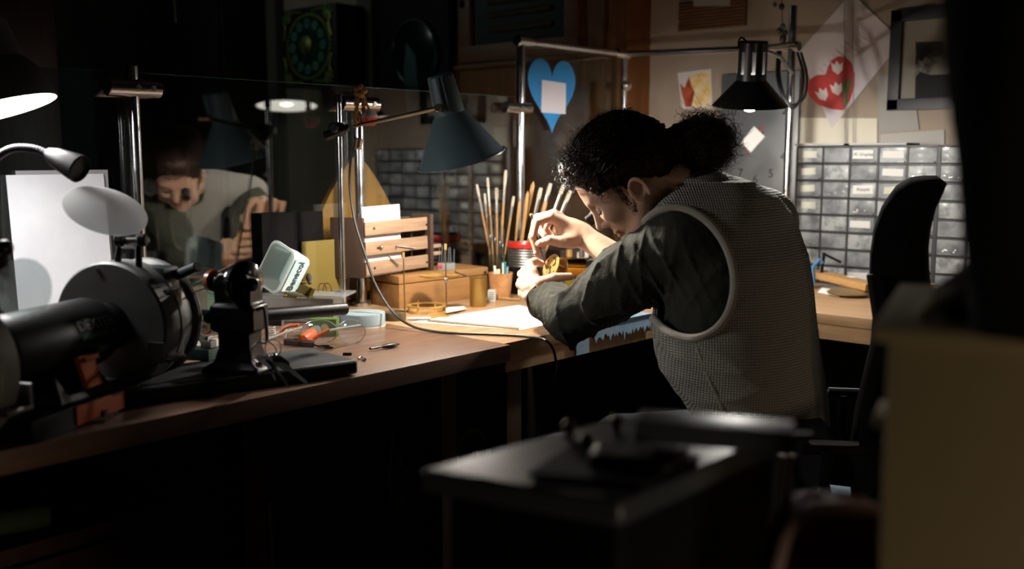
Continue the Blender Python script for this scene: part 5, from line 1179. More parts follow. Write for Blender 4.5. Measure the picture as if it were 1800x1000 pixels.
# metal wall clock
ref = (1335, 240); XC = XW - .02; cc = atx(*ref, XC)
t = thing('wall_clock', 'brushed metal square wall clock with black digits and a red hand, behind the hair bun', 'clock', cc)
pa = atx(1268, 150, XC); pb = atx(1396, 350, XC); Wc = pa.y - pb.y; Hc = atx(1335, 130, XC).z - atx(1335, 352, XC).z
b = MB(WM(*ref, XC)); b.box((0, 0, .006), (Wc, Hc, .012), bev=.002); fc_ = b.build('face', mat('brushed_metal', '#8a8d90', .3, .85, rough2=.45, nscale=10, bump=.08), t)
rx_, ry_ = Wc*.40, Hc*.36; cm = WM(1333, 236, XC)
for i in range(1, 13):
    a = math.pi/2 - i*math.pi/6; text_mesh(str(i), .042, cm @ Matrix.Translation((rx_*math.cos(a), ry_*math.sin(a), .0125))).build('digit', ink, fc_, smooth=0)
for (x1p, y1p, wd, m_, z_, x0p, y0p) in ((1313, 266, .006, mat('red_hand', '#a8362a', .5), .016, 1345, 222), (1345, 232, .004, ink, .015, 1333, 256), (1300, 243, .003, ink, .017, 1333, 256)):
    A = wxy(x0p, y0p, ref, XC); Bq = wxy(x1p, y1p, ref, XC); b = MB(WM(*ref, XC)); b.tube([(A[0], A[1], z_), (Bq[0], Bq[1], z_)], [wd*.5, wd*.5], 6); b.build('hand', m_, fc_)
wall_poly('note', [(1330, 222), (1349, 240), (1324, 268), (1308, 250)], ref, white_paper, '', '', .001, X=XC, parent=t, off=.018)
# ================================================================== SIDE DESK CLUTTER
A = atz(1432, 480, BZ + .045); Bq = atz(1535, 505, BZ + .03)
t = thing('wooden_plank', 'pale wooden plank with a small white sticker lying on clutter on the side desk', 'plank', A)
dv = (Bq - A); M = zdir(A, dv, xh=UP); b = MB(M); b.box((0, 0, dv.length/2), (.02, .06, dv.length), bev=.002); b.build('plank', wood('plank_wood', '#b48c5c', '#96703f', .5, 'y'), t)
b = MB(M); b.box((.0108, -.02, dv.length*.55), (.001, .016, .022)); b.build('sticker', white_paper, t)
c = atz(1492, 520, BZ); b = MB(Matrix.Translation(c)); b.lathe([(.0001, .002), (.045, .002), (.062, .008), (.064, .012), (.05, .018), (.0001, .022)], n=40, M=Matrix.Diagonal((1, 1, 1, 1))); tag(b.build('brass_disc', mat('pale_brass', '#a8926a', .35, .8)), 'flat domed brass disc on the side desk below the plank', 'disc')
b = MB(); b.slab([atz(1438, 512, BZ + .004), atz(1475, 520, BZ + .004), atz(1500, 508, BZ + .004), atz(1450, 500, BZ + .004)], .003); tag(b.build('paper_sheet', white_paper, smooth=0), 'white papers on the side desk left of the brass disc', 'paper')
c = atz(1436, 508, BZ); D = c.dot(Fh); t = thing('blue_clamp', 'blue hand clamp with a black bar on the side desk beside the plank', 'clamp', c)
b = MB(); b.tube([atd(1430, 500, D), atd(1428, 470, D), atd(1440, 456, D), atd(1446, 462, D)], .006, 8); b.build('body', mat('blue_metal', '#3f6c96', .4), t)
b = MB(); b.cyl(atd(1446, 445, D), atd(1478, 461, D), .004, n=8); b.cyl(atd(1449, 444, D), atd(1444, 480, D), .005, n=8); b.build('bar', blackiron, t)
c = atz(1665, 530, BZ); t = thing('card_box', 'small open brown cardboard box on the side desk right of the black chair', 'box', c)
b = MB(frame(c, yaw=15)); b.box((0, 0, .018), (.085, .05, .036), bev=.001); b.build('body', mat('brown_card', '#7a5a38', .8), t)
b = MB(frame(c, yaw=15)); b.box((-.055, -.0, .034), (.045, .05, .0015), M=Matrix.Rotation(.3, 4, 'Y')); b.build('flap', mat('pale_card', '#a98c62', .8), t)
b = MB(); A = atz(1645, 545, BZ + .006); b.cyl(A, atz(1690, 536, BZ + .006), .006, n=10); tag(b.build('wooden_dowel', handle_m), 'dark wooden rod on the side desk in front of the cardboard box', 'rod')

# ================================================================== OFFICE CHAIR
fabric_b = mat('black_fabric', '#090b0c', .95, bump=.4, bscale=500, sheen=.05, spec=.1)
D = 1.92; cb = atd(1585, 900, D); t = thing('office_chair', 'tall black office chair with curved backrest behind the seated person', 'chair', (cb.x, cb.y, 0))
vw = (latf(1585, 600)); vw.z = 0; vw.normalize(); sd = Vector((vw.y, -vw.x, 0))
left = [(1652, 313), (1622, 313), (1598, 317), (1572, 332), (1550, 362), (1536, 400), (1530, 440), (1529, 470), (1533, 500), (1539, 540), (1535, 590), (1522, 640), (1508, 700), (1500, 760), (1496, 830), (1500, 868)]
right = [(1662, 320), (1656, 336), (1644, 362), (1636, 395), (1632, 430), (1633, 470), (1637, 505), (1637, 535), (1632, 570), (1622, 620), (1610, 680), (1600, 740), (1592, 800), (1586, 868)]
o0 = atd(1585, 600, D)
def prof(pts, sc_=1.0):
    r = []
    for px, py in pts:
        q = atd(px, py, D) - o0; r.append((q.dot(sd), q.z))
    return r
pr = prof(left) + prof(right[::-1]); cxm = sum(p[0] for p in pr)/len(pr)
vs = []; W2 = .22; secs = [(-W2, .55, -.02), (-W2*.97, .82, -.008), (-W2*.85, .97, 0), (-W2*.5, 1, 0), (0, .93, 0), (W2*.5, 1, 0), (W2*.85, .97, 0), (W2*.97, .82, -.008), (W2, .55, -.02)]
n = len(pr); mid = []
L_ = prof(left); R_ = prof(right)
def midx(z):
    li = np.interp(-z, [-p[1] for p in L_], [p[0] for p in L_]); ri = np.interp(-z, [-p[1] for p in R_], [p[0] for p in R_]); return (li + ri)/2
b = MB(); rings = []
for yv, s_, dz in secs:
    rings.append([o0 + sd*(midx(z) + (x - midx(z))*s_) + vw*(yv + W2*.4) + UP*(z*(1) + dz*(z - min(p[1] for p in pr))/.6) for x, z in pr])
loft(b, rings, cap0=True, cap1=True); b.build('backrest', fabric_b, t, smooth=60)
# shell line on back: plastic back cover
R__ = prof(right[2:]); b = MB()
b.tube([o0 + sd*(x + .004) + vw*(W2*.4 - .235) + UP*z for x, z in prof(left[7:14])], .006, 8); b.build('seam_piping', rubber, t)
sz = .47; sc0 = atd(1400, 900, D + .05)
seatc = Vector((sc0.x, sc0.y, sz))
b = MB(Matrix(((sd.x, vw.x, 0, seatc.x), (sd.y, vw.y, 0, seatc.y), (0, 0, 1, seatc.z), (0, 0, 0, 1)))); b.box((0, 0, -.04), (.48, .46, .08), bev=.03); b.build('seat', mat('blue_grey_fabric', '#5a6f7c', .9, bump=.4, bscale=400), t)
for s_ in (0.22, -.22):
    p0 = atd(1456, 693, 2.15) + vw*(s_ - .22); p1_ = atd(1525, 694, 2.15) + vw*(s_ - .22)
    b = MB(); b.tube(bez([p0 - sd*.005 - UP*.003, p0, p1_, p1_ + sd*.06], 6), .011, 10); ar = b.build('armrest', black, t)
    b = MB(); b.tube([p0 + UP*.010, p1_ + UP*.008], .006, 8); b.build('armrest_trim', mat('silver_trim', '#b8bcc2', .3, .6), ar)
    b = MB(); b.tube(bez([p0 + sd*.03, p0 + sd*.04 + UP*-.1, seatc + vw*s_*1.0 + sd*.2 - UP*.03], 6), .010, 8); b.build('armrest_post', black, ar)
b = MB(); b.cyl(seatc - UP*.06, (seatc.x, seatc.y, .12), .028, n=20); b.build('gas_column', steel, t)
b = MB(); b.cyl(seatc - UP*.06 + sd*.05, o0 + sd*.02 + UP*(.5 - o0.z), .018, n=12); b.build('back_bracket', black, t)
for i in range(5):
    a = i*2*math.pi/5 + .3; e = Vector((seatc.x + .28*math.cos(a), seatc.y + .28*math.sin(a), .07)); b = MB(); b.tube([(seatc.x, seatc.y, .12), e], [.022, .014], 8); lg = b.build('base_leg', black, t)
    b = MB(); b.cyl((e.x - .01*math.sin(a), e.y + .01*math.cos(a), .03), (e.x + .012*math.sin(a), e.y - .012*math.cos(a), .03), .03, n=16, bev=.003); b.build('caster', rubber, lg)

# ================================================================== FOREGROUND
ZF = .93
fm_ = mat('black_machine_top', '#3c4046', .3, rough2=.45, nscale=8)
cn = [atz(738, 824, ZF), atz(1090, 882, ZF), atz(1398, 752, ZF), atz(1085, 732, ZF)]
ctr = sum(cn, Vector()) / 4
t = thing('machine_stand', 'blurred black metal stand with a flat lit top and a clamp, close in the foreground', 'machine stand', (ctr.x, ctr.y, 0))
b = MB(); b.slab(cn, .022); b.build('top_plate', fm_, t, bevel=.004)
sh_ = [ctr + (p - ctr)*.88 for p in cn]; b = MB(); b.slab([p - UP*.022 for p in sh_], ZF - .022); b.build('body', mat('black_body', '#040404', .7, spec=.2), t, bevel=.006)
# raised black tray/recess and hardware
q1 = [atz(930, 830, ZF + .004), atz(1130, 850, ZF + .004), atz(1230, 800, ZF + .004), atz(1010, 778, ZF + .004)]
b = MB(); b.slab(q1, .0035); b.build('mat_pad', mat('matte_black', '#060606', .8), t)
q2 = [atz(1030, 800, ZF + .015), atz(1180, 810, ZF + .015), atz(1215, 780, ZF + .015), atz(1045, 772, ZF + .015)]
b = MB(); b.slab(q2, .014); b.build('black_block', black, t, bevel=.006)
A = atz(1120, 748, ZF + .03); Bq = atz(1398, 768, ZF + .03); dv = Bq - A
b = MB(); b.box((0, 0, dv.length/2), (.02, .045, dv.length), M=zdir(A, dv, xh=UP), bev=.004); b.build('side_bar', fm_, t)
b = MB(); b.cyl(atd(1395, 768, .93), atd(1428, 766, .93), .004, n=10); b.build('pin', black, t)
for px, py in ((1000, 745), (1030, 770), (1083, 736)):
    b = MB(); q = atz(px, py + 25, ZF); b.cyl(q, q + UP*.012, .004, n=12); b.sph(q + UP*.012, .007, n=12); b.build('clamp_screw', mat('dull_brass2', '#6b6550', .35, .9), t)
for i, (px, py) in enumerate(((1375, 800), (1392, 800))):
    b = MB(); b.cyl(atd(px, py, 1.02), atd(px - 25, 1000, 1.02), .004, n=10); b.build('leg', mat('dark_bronze', '#5a4a3a', .4, .8), t)
# beige cabinet, close at the right
D = .72
q0 = atd(1563, 590, D); beige = mat('beige_plastic', '#a29372', .6, col2='#938463', nscale=2)
cabM = wframe((q0.x, q0.y, 0), math.degrees(math.atan2(Rt.y, Rt.x)) - 25)
t = thing('beige_cabinet', 'out of focus beige storage cabinet with rim ledges filling the right foreground', 'cabinet', (q0.x, q0.y, 0))
w_ = .42; dp = .25; zt_ = q0.z
zl = atd(1550, 772, D).z
b = MB(cabM); b.box((w_/2, dp/2, zt_/2), (w_, dp, zt_), bev=.006); b.build('body', beige, t)
b = MB(cabM); b.box((w_/2, dp/2, zt_ + .002), (w_ + .022, dp + .02, .012), bev=.004); b.build('top_rim', beige, t)
b = MB(cabM); b.box((-.0, dp*.3, zl), (.024, .06, .012), bev=.004); b.build('side_catch', beige, t)
# folded dark cloth with beige edge lying on it + tall dark coat beside
M = cabM @ Matrix.Translation((.02, .06, zt_ + .008))
t = thing('cloth_bundle', 'dark crumpled bundle with a beige hem on top of the blurred cabinet', 'cloth', M @ Vector((.05, 0, 0)))
random.seed(4)
s = SDF(tuple(min((M @ Vector(p))[i] for p in ((-.02, -.08, -.01), (.16, -.08, -.01), (-.02, .2, .2), (.16, .2, .2))) - .03 for i in range(3)), tuple(max((M @ Vector(p))[i] for p in ((-.02, -.08, -.01), (.16, -.08, -.01), (-.02, .2, .2), (.16, .2, .2))) + .03 for i in range(3)), .005)
for i in range(22):
    x = random.uniform(.04, .10); h_ = .012 + .075*min(1, max(0, (x - .02)/.12)); s.ell(M @ Vector((x, random.uniform(.0, .12), h_*.4)), [tuple((M.to_3x3() @ Vector(a)).normalized()) for a in ((1, .3, .2), (-.3, 1, 0), (-.2, 0, 1))], (.045, .04, h_*.6), k=.02)
sl_ = M @ Vector((0, 0, 0)); s.d = np.maximum(s.d, sl_.z - s.Z)
s.build('cloth', mat('dark_cloth', '#15120e', .95), t)
b = MB(M); b.tube(bez([(.0, -.02, .004), (.012, -.03, .016), (.03, -.035, .022), (.055, -.03, .02)], 6), .007, 8); b.build('hem', beige, t)
# tall black coat/post on the right edge
pts = [(1668, -40), (1664, 100), (1668, 220), (1682, 320), (1700, 420), (1716, 520), (1722, 590)]
t = thing('hanging_coat', 'large out of focus black coat hanging at the right edge, hiding the wall', 'coat', atd(1780, 560, .66))
b = MB(); rings = []
for px, py in pts[::-1]:
    q = atd(px, py, .68); ring_ = []
    for i in range(28):
        a = 2*math.pi*i/28; ww = .17 + .004*math.sin(5*a + py*.01); c_ = q + Rt*.17
        ring_.append(c_ + Rt*ww*math.cos(a) + Fh*(.06 + .008*math.sin(7*a))*math.sin(a))
    rings.append(ring_)
loft(b, rings, cap0=True, cap1=True); b.build('coat_body', mat('coat_black', '#070707', .95), t, smooth=60)
b = MB(); q = atd(1760, -60, .68); b.tube([q, q + UP*.15, q + UP*.3], .004, 8); b.build('hook', steel, t)
# red-brown padded stool / bag at the bottom
D = .80
A = atd(1400, 905, D)
t = thing('padded_stool', 'out of focus red-brown padded stool with a pale rim at the bottom right', 'stool', (atd(1500, 1000, D).x, atd(1500, 1000, D).y, 0))
out = [(1330, 1100), (1365, 1000), (1380, 945), (1400, 912), (1430, 893), (1480, 892), (1540, 896), (1556, 900), (1556, 1100)]
base = atd(1500, 1000, D); pl_ = [((atd(px, py, D) - base).dot(Rt), (atd(px, py, D) - base).z) for px, py in out]
M = Matrix(((Rt.x, 0, Fh.x, base.x), (Rt.y, 0, Fh.y, base.y), (0, 1, 0, base.z), (0, 0, 0, 1)))
b = MB(M); b.prism(pl_, .05); b.build('backrest', mat('red_brown_leather', '#6e3f38', .6), t, bevel=.01)
b = MB(M); b.tube([(x, y, .0) for x, y in pl_[0:7]], .006, 8); b.build('rim', mat('pale_pink_rim', '#b59a96', .5), t)
for xx in (-.05, .015):
    b = MB(); q = base + Rt*xx + Fh*.025; b.cyl((q.x, q.y, 0), (q.x, q.y, base.z), .014, n=12); b.build('leg', black, t)
# ================================================================== THE PERSON
curl_m = mat('curl_hair', '#2a1d14', .30, col2='#20140c', nscale=60, spec=.6)
skin = mat('skin', '#e8bda2', .45, col2='#dcab90', nscale=25, bump=.08, bscale=500, sss=.12)
hair_m = mat('dark_brown_hair', '#20130c', .55, col2='#332015', nscale=60, spec=.3)
shirt_m = mat('olive_shirt_cloth', '#2e2f22', .85, col2='#26271b', nscale=30, bump=.6, bscale=16, bdist=.02, sheen=.05)
trouser_m = mat('dark_trousers', '#1f2a33', .9, bump=.3, bscale=600)
Lf = -Rt
ta = math.radians(38); Tf = Lf*math.cos(ta) + Fh*math.sin(ta); Tr = Fh*math.cos(ta) - Lf*math.sin(ta)   # torso faces Tf, its right hand side is Tr
pel = atd(1345, 865, 1.98)
PO = (pel.x, pel.y, 0.0)
person = thing('person', 'person with curly dark bun, ribbed white vest and olive shirt, bent over clock', 'person', PO)
# torso sections: cx, y, half width in px, D
TS = [(1262, 322, 62, 2.13, 1.0), (1270, 345, 92, 2.12, 1.15), (1272, 375, 116, 2.11, 1.3), (1277, 410, 128, 2.10, 1.35), (1285, 450, 136, 2.09, 1.35), (1290, 500, 140, 2.08, 1.35), (1293, 575, 144, 2.06, 1.35),
      (1303, 640, 144, 2.05, 1.35), (1326, 690, 129, 2.03, 1.35), (1341, 740, 118, 2.01, 1.35), (1346, 800, 117, 2.0, 1.35), (1342, 850, 112, 1.98, 1.35), (1338, 900, 108, 1.97, 1.35)]
tz = []; tcx = []; tcy = []; tA = []; tB = []
for cxp, y, hw_, D, ratio in TS:
    p = atd(cxp, y, D); h_ = hw_*mpp(D); Bq = h_ / math.sqrt((ratio*math.sin(ta))**2 + math.cos(ta)**2)
    tz.append(p.z); tcx.append(p.x); tcy.append(p.y); tA.append(Bq*ratio); tB.append(Bq)
o_ = np.argsort(tz); tz, tcx, tcy, tA, tB = [np.array(q)[o_] for q in (tz, tcx, tcy, tA, tB)]
def torso(s):
    z = s.Z; cx_ = np.interp(z, tz, tcx); cy_ = np.interp(z, tz, tcy); A_ = np.interp(z, tz, tA); B_ = np.interp(z, tz, tB)
    dx = s.X - cx_; dy = s.Y - cy_; a = dx*Tr.x + dy*Tr.y; b_ = dx*Tf.x + dy*Tf.y
    q = (np.abs(a/A_)**2.3 + np.abs(b_/B_)**2.3)**(1/2.3)
    d = (q - 1)*np.minimum(A_, B_)*.95
    top = (s.Z - tz[-1]); bot = (tz[0] - s.Z)
    return np.maximum(np.maximum(d, top), bot)
Lsh = atd(1208, 420, 2.04); Lel = atd(1003, 560, 2.18); Lwr = atd(957, 527, 2.335)
Rsh = Lsh + Tr*.36 + UP*.01; Rel = atd(1140, 490, 2.36); Rwr = atd(1020, 412, 2.445)
neckb = atd(1235, 352, 2.14)
# ---- head frame
hp_, ha = math.radians(44), math.radians(8)
dh = Lf*math.cos(ha) + Fh*math.sin(ha)
Hf = dh*math.cos(hp_) - UP*math.sin(hp_); Hu = dh*math.sin(hp_) + UP*math.cos(hp_); Hs = Hu.cross(Hf)
HO = atd(1118, 345, 2.07) - Hs*.072 + Hu*.022 + Hf*.001 + UP*.0085 - Rt*.002
def H(f, s_, u): return HO + Hf*f + Hs*s_ + Hu*u
HA = (tuple(Hf), tuple(Hs), tuple(Hu))
def box_of(pts, m):
    a = np.array([tuple(p) for p in pts]); return tuple(a.min(0) - m), tuple(a.max(0) + m)
lo, hi = box_of([H(.13, .09, .13), H(-.12, -.09, -.14), H(.13, -.09, -.14), H(-.12, .09, .13), neckb], .05)
s = SDF(lo, hi, .0022)
s.ell(H(-.012, 0, .045), HA, (.098, .077, .088))
s.ell(H(.042, 0, .006), HA, (.052, .060, .084), k=.03)
s.ell(H(.030, 0, -.052), HA, (.046, .050, .048), k=.025)
for sg in (-1, 1):
    s.cone(H(-.005, sg*.054, -.040), H(.035, sg*.044, -.085), .018, .015, k=.025)
    s.cone(H(.035, sg*.044, -.085), H(.070, sg*.012, -.097), .015, .013, k=.02)
    s.ell(H(.066, sg*.040, -.022), HA, (.018, .016, .016), k=.02)     # cheek bone
s.ell(H(.073, 0, -.096), HA, (.014, .017, .013), k=.015)                  # chin
s.ell(H(.076, 0, .026), HA, (.015, .048, .012), k=.014)                   # brow
for sg in (-1, 1):
    s.ell(H(.090, sg*.031, .005), HA, (.015, .017, .012), k=.012, sub=True)
    s.ell(H(.0725, sg*.031, .003), HA, (.0135, .0145, .0125), k=.003)      # lid
s.cone(H(.083, 0, .018), H(.1045, 0, -.022), .0080, .0090, k=.010)         # nose
s.ell(H(.1045, 0, -.027), HA, (.0105, .0095, .0085), k=.006)
for sg in (-1, 1):
    s.ell(H(.093, sg*.011, -.031), HA, (.010, .0065, .0075), k=.005)
    s.ell(H(.098, sg*.0062, -.037), HA, (.005, .0028, .004), k=.002, sub=True)
s.cone(H(.080, 0, -.040), H(.081, 0, -.054), .011, .010, k=.012)
s.ell(H(.0880, 0, -.0575), HA, (.0070, .020, .0048), k=.005)
s.ell(H(.0865, 0, -.0680), HA, (.0068, .018, .0056), k=.005)
s.cone(H(.094, -.022, -.0625), H(.094, .022, -.0625), .0018, k=.003, sub=True)
for sg in (-1, 1):                                                           # ears
    e = H(-.011, sg*.074, -.024); ea = [tuple(Hf*.9 + Hs*sg*-.35), tuple(Hs*sg*.9 + Hf*-.35), tuple(Hu)]
    ea = [tuple(Vector(v).normalized()) for v in ea]
    s.ell(e, ea, (.0175, .0055, .027), k=.006)
    for i in range(14):
        a = math.radians(-60 + 25*i*.9); a2 = math.radians(-60 + 25*(i+1)*.9)
        P_ = lambda a: e + Vector(ea[0])*(-.0155*math.sin(a))*1 + Vector(ea[2])*(.0245*math.cos(a)) + Vector(ea[1])*.005
        if i < 9: s.cone(P_(a), P_(a2), .0042, .0042, k=.003)
    s.ell(e + Vector(ea[1])*.006 + Vector(ea[0])*.002 + Vector(ea[2])*.004, ea, (.009, .0065, .017), k=.004, sub=True)
    s.ell(e + Vector(ea[1])*.001 + Vector(ea[2])*-.022 + Vector(ea[0])*.003, ea, (.007, .005, .008), k=.004)
s.cone(H(-.045, 0, -.035), neckb, .054, .060, k=.03)
s.cone(H(-.005, 0, -.05), neckb + Tf*.03 - UP*.0, .040, .055, k=.02)
pv, qf = [], []
def grab(s):
    p, q = s.mesh(); n = sum(len(x) for x in pv); pv.append(p); qf.append(q + n)
grab(s)
def htd(px, py, D): return atd(px, py, D - .065)
# ---- hands
def chain(s, pts, r, k=.006):
    P_ = [htd(*p) for p in pts]
    for i in range(len(P_) - 1): s.cone(P_[i], P_[i+1], r[i], r[i+1], k=(k if i == 0 else .0025))
    return P_
nails = []
def nail(P_, n_): nails.append((P_[-1], (P_[-1] - P_[-2]).normalized(), n_))
# left hand (near), holding the movement from the left side
Lm = [(936, 479, 2.435), (928, 493, 2.42), (926, 508, 2.405), (928, 522, 2.39)]
allp = [htd(*p) for p in Lm] + [Lwr, Lel, htd(1008, 490, 2.40), htd(905, 450, 2.55)]
lo, hi = box_of(allp, .05); s = SDF(lo, hi, .0018)
s.cone(Lel, Lwr, .038, .027); s.cone(Lwr, Lwr.lerp(htd(*Lm[1]), .3), .027, .024, k=.02)
for i, m_ in enumerate(Lm): s.cone(Lwr.lerp(htd(*m_), .25), htd(*m_), .016, (.0125, .0125, .0115, .0105)[i], k=.012)
F_ = [((936, 479, 2.435), (930, 464, 2.455), (940, 459, 2.49), (955, 464, 2.505)), ((928, 493, 2.42), (917, 482, 2.45), (921, 476, 2.49), (938, 474, 2.515)),
      ((926, 508, 2.405), (914, 500, 2.435), (915, 494, 2.475), (930, 490, 2.51)), ((928, 522, 2.39), (917, 517, 2.42), (916, 511, 2.455), (928, 505, 2.485))]
for i, f in enumerate(F_):
    r = [(.0125, .0108, .0092, .0078), (.0125, .0108, .0094, .0080), (.0115, .0102, .0090, .0076), (.0105, .0090, .0078, .0068)][i]; chain(s, f, r)
TP = chain(s, ((955, 520, 2.385), (950, 497, 2.385), (974, 488, 2.385), (1002, 486, 2.395)), (.017, .0135, .0115, .0092), .012)
nail(TP, -Fh + UP*.6)
s.cone(htd(957, 500, 2.395), htd(940, 500, 2.41), .014, .014, k=.014)
grab(s)
# right hand (far), holding the screwdriver like a pen
Rm = [(968, 381, 2.49), (974, 377, 2.515), (982, 380, 2.54), (990, 386, 2.56)]
allp = [htd(*p) for p in Rm] + [Rwr, Rel, htd(930, 460, 2.47), htd(985, 425, 2.6)]
lo, hi = box_of(allp, .045); s = SDF(lo, hi, .0018)
s.cone(Rel, Rwr, .040, .0265); s.cone(Rwr, Rwr.lerp(htd(*Rm[1]), .3), .0265, .024, k=.02)
for i, m_ in enumerate(Rm): s.cone(Rwr.lerp(htd(*m_), .2), htd(*m_), .017, (.0125, .0125, .0115, .0105)[i], k=.012)
F_ = [((968, 381, 2.49), (942, 391, 2.475), (936, 416, 2.465), (945, 446, 2.465)), ((974, 377, 2.515), (945, 383, 2.515), (938, 410, 2.51), (948, 436, 2.495)),
      ((982, 380, 2.54), (955, 380, 2.555), (948, 402, 2.55), (962, 420, 2.53)), ((990, 386, 2.56), (968, 384, 2.58), (960, 402, 2.575), (972, 418, 2.555))]
for i, f in enumerate(F_):
    r = [(.0125, .0105, .0092, .0076), (.0125, .0108, .0094, .0078), (.0115, .0102, .0090, .0076), (.0105, .0090, .0078, .0068)][i]; P_ = chain(s, f, r)
    if i == 0: nail(P_, -Fh*.6 + Lf)
TP = chain(s, ((1006, 424, 2.485), (985, 425, 2.462), (965, 422, 2.455), (948, 428, 2.455)), (.018, .0135, .0112, .0088), .012); nail(TP, -Fh + UP*.5)
s.cone(htd(990, 408, 2.50), htd(1008, 414, 2.50), .02, .022, k=.015)
grab(s)
# ---- coarse trunk and legs under the clothes
KL = pel + Tf*.43 - Tr*.13; KL.z = .50; KR = pel + Tf*.43 + Tr*.13; KR.z = .50
HLp = pel - Tr*.09; HRp = pel + Tr*.09; HLp.z = HRp.z = .56
lo, hi = box_of([Lsh, Rsh, Lel, Rel, KL, KR, pel - Tf*.1, Vector((KL.x, KL.y, .06)), Vector((KR.x, KR.y, .06)) + Tf*.15, neckb + UP*.02], .12); lo = (lo[0], lo[1], -.0)
s = SDF(lo, hi, .008); s.put(torso(s) + .028)
s.cone(neckb - UP*.03, neckb + UP*.01, .05, .045, k=.03)
for a_, b_, c_ in ((Lsh, Lel, .046), (Rsh, Rel, .046)): s.cone(a_, b_, .05, .038, k=.03)
for h_, kn in ((HLp, KL), (HRp, KR)):
    s.cone(h_, kn, .075, .052, k=.03); ft = Vector((kn.x, kn.y, .07)) - Tf*.02; s.cone(kn, ft, .050, .034, k=.02); s.cone(ft + UP*-.025, ft + Tf*.14 - UP*.04, .034, .026, k=.02)
grab(s)
P_ = np.concatenate(pv) - np.array(PO); Q_ = np.concatenate(qf)
me = bpy.data.meshes.new('body'); me.from_pydata(P_.tolist(), [], Q_[:, ::-1].tolist()); me.update()
bm = bmesh.new(); bm.from_mesh(me); bmesh.ops.recalc_face_normals(bm, faces=bm.faces); bm.to_mesh(me); bm.free()
me.polygons.foreach_set('use_smooth', [True]*len(me.polygons)); body = link('body', me, skin, person, Vector(PO))
nm_ = mat('finger_nail', '#d9b09a', .25, coat=.5)
for p, d_, n_ in nails:
    n_ = Vector(n_); n_ = (n_ - d_*n_.dot(d_)).normalized(); x_ = n_.cross(d_)
    M = Matrix(((d_.x, x_.x, n_.x, p.x - d_.x*.003), (d_.y, x_.y, n_.y, p.y - d_.y*.003), (d_.z, x_.z, n_.z, p.z - d_.z*.003), (0, 0, 0, 1)))
    b = MB(M); b.sph((0, 0, .0055), (.0068, .0056, .0042), n=14); b.build('fingernail', nm_, body)
# eyes, brows, loupe
for sg in (-1, 1):
    b = MB(Matrix(((Hf.x, Hs.x, Hu.x, 0), (Hf.y, Hs.y, Hu.y, 0), (Hf.z, Hs.z, Hu.z, 0), (0, 0, 0, 1))).copy()); b.M = Matrix.Translation(H(.0738, sg*.031, -.0005)) @ b.M
    b.sph((0, 0, 0), .0122, n=20); ey = b.build('eye', mat('eye_white', '#b9aca4', .2, coat=.5), body)
    b2 = MB(b.M); b2.sph((.0065, 0, -.0068), (.0055, .0058, .0052), n=14); b2.build('iris', mat('iris_brown', '#20120c', .15), ey)
    b = MB(); b.tube(bez([H(.080, sg*.044, -.003), H(.0868, sg*.036, -.0055), H(.0878, sg*.030, -.006), H(.085, sg*.021, -.003)], 5), .0012, 6); b.build('eyelashes', hair_m, body)
    b = MB()
    random.seed(9 + sg)
    for i in range(46):
        t_ = random.random(); c_ = H(.0915 - .022*t_**2, sg*(.014 + .036*t_), .0225 + .006*math.sin(t_*2.6) + random.gauss(0, .0018)); b.tube([c_, c_ + Hs*sg*.007 + Hu*.002 + Hf*.0005], [.0007, .0003], 3)
    b.build('eyebrow', hair_m, body)
b = MB(Matrix.Translation(H(.084, -.031, 0)) @ zdir((0, 0, 0), (Hf - Hs*.15).normalized())); b.lathe([(.0001, .002), (.0145, 0), (.015, .004), (.0135, .012), (.0115, .030), (.0125, .032), (.0125, .036), (.010, .036), (.0095, .03), (.0001, .028)], n=28)
b.build('eye_loupe', rubber, person, label='black watchmaker loupe held at the far eye')
# ---- hair
random.seed(11); np.random.seed(11)
lo, hi = box_of([H(.13, .11, .19), H(-.15, -.11, -.08), H(.13, -.11, -.08), H(-.15, .11, .19)], .02); s = SDF(lo, hi, .0035)
s.ell(H(-.014, 0, .052), HA, (.108, .089, .094)); s.ell(H(-.085, 0, .030), HA, (.050, .058, .065), k=.03); s.ell(H(-.085, 0, .0), HA, (.032, .045, .05), k=.02)
s.ell(H(.052, 0, .108), HA, (.040, .062, .032), k=.02)
s.ell(H(-.058, 0, .000), HA, (.060, .066, .052), k=.02); s.ell(H(-.085, 0, -.030), HA, (.040, .050, .045), k=.02); s.ell(H(.114, 0, -.002), HA, (.072, .09, .084), k=.01, sub=True)
for sg in (-1, 1): s.ell(H(.04, sg*.085, -.03), HA, (.040, .05, .052), k=.012, sub=True); s.ell(H(-.010, sg*.084, -.026), HA, (.021, .03, .026), k=.006, sub=True)
rel = [s.X, s.Y, s.Z]; n1 = np.sin(s.X*210 + 3*np.sin(s.Y*120)) * np.sin(s.Y*190 + 2*np.sin(s.Z*140)) * np.sin(s.Z*230 + 2*np.sin(s.X*90)); s.d = s.d + n1*.0035
cap = s.build('hair', hair_m, person)
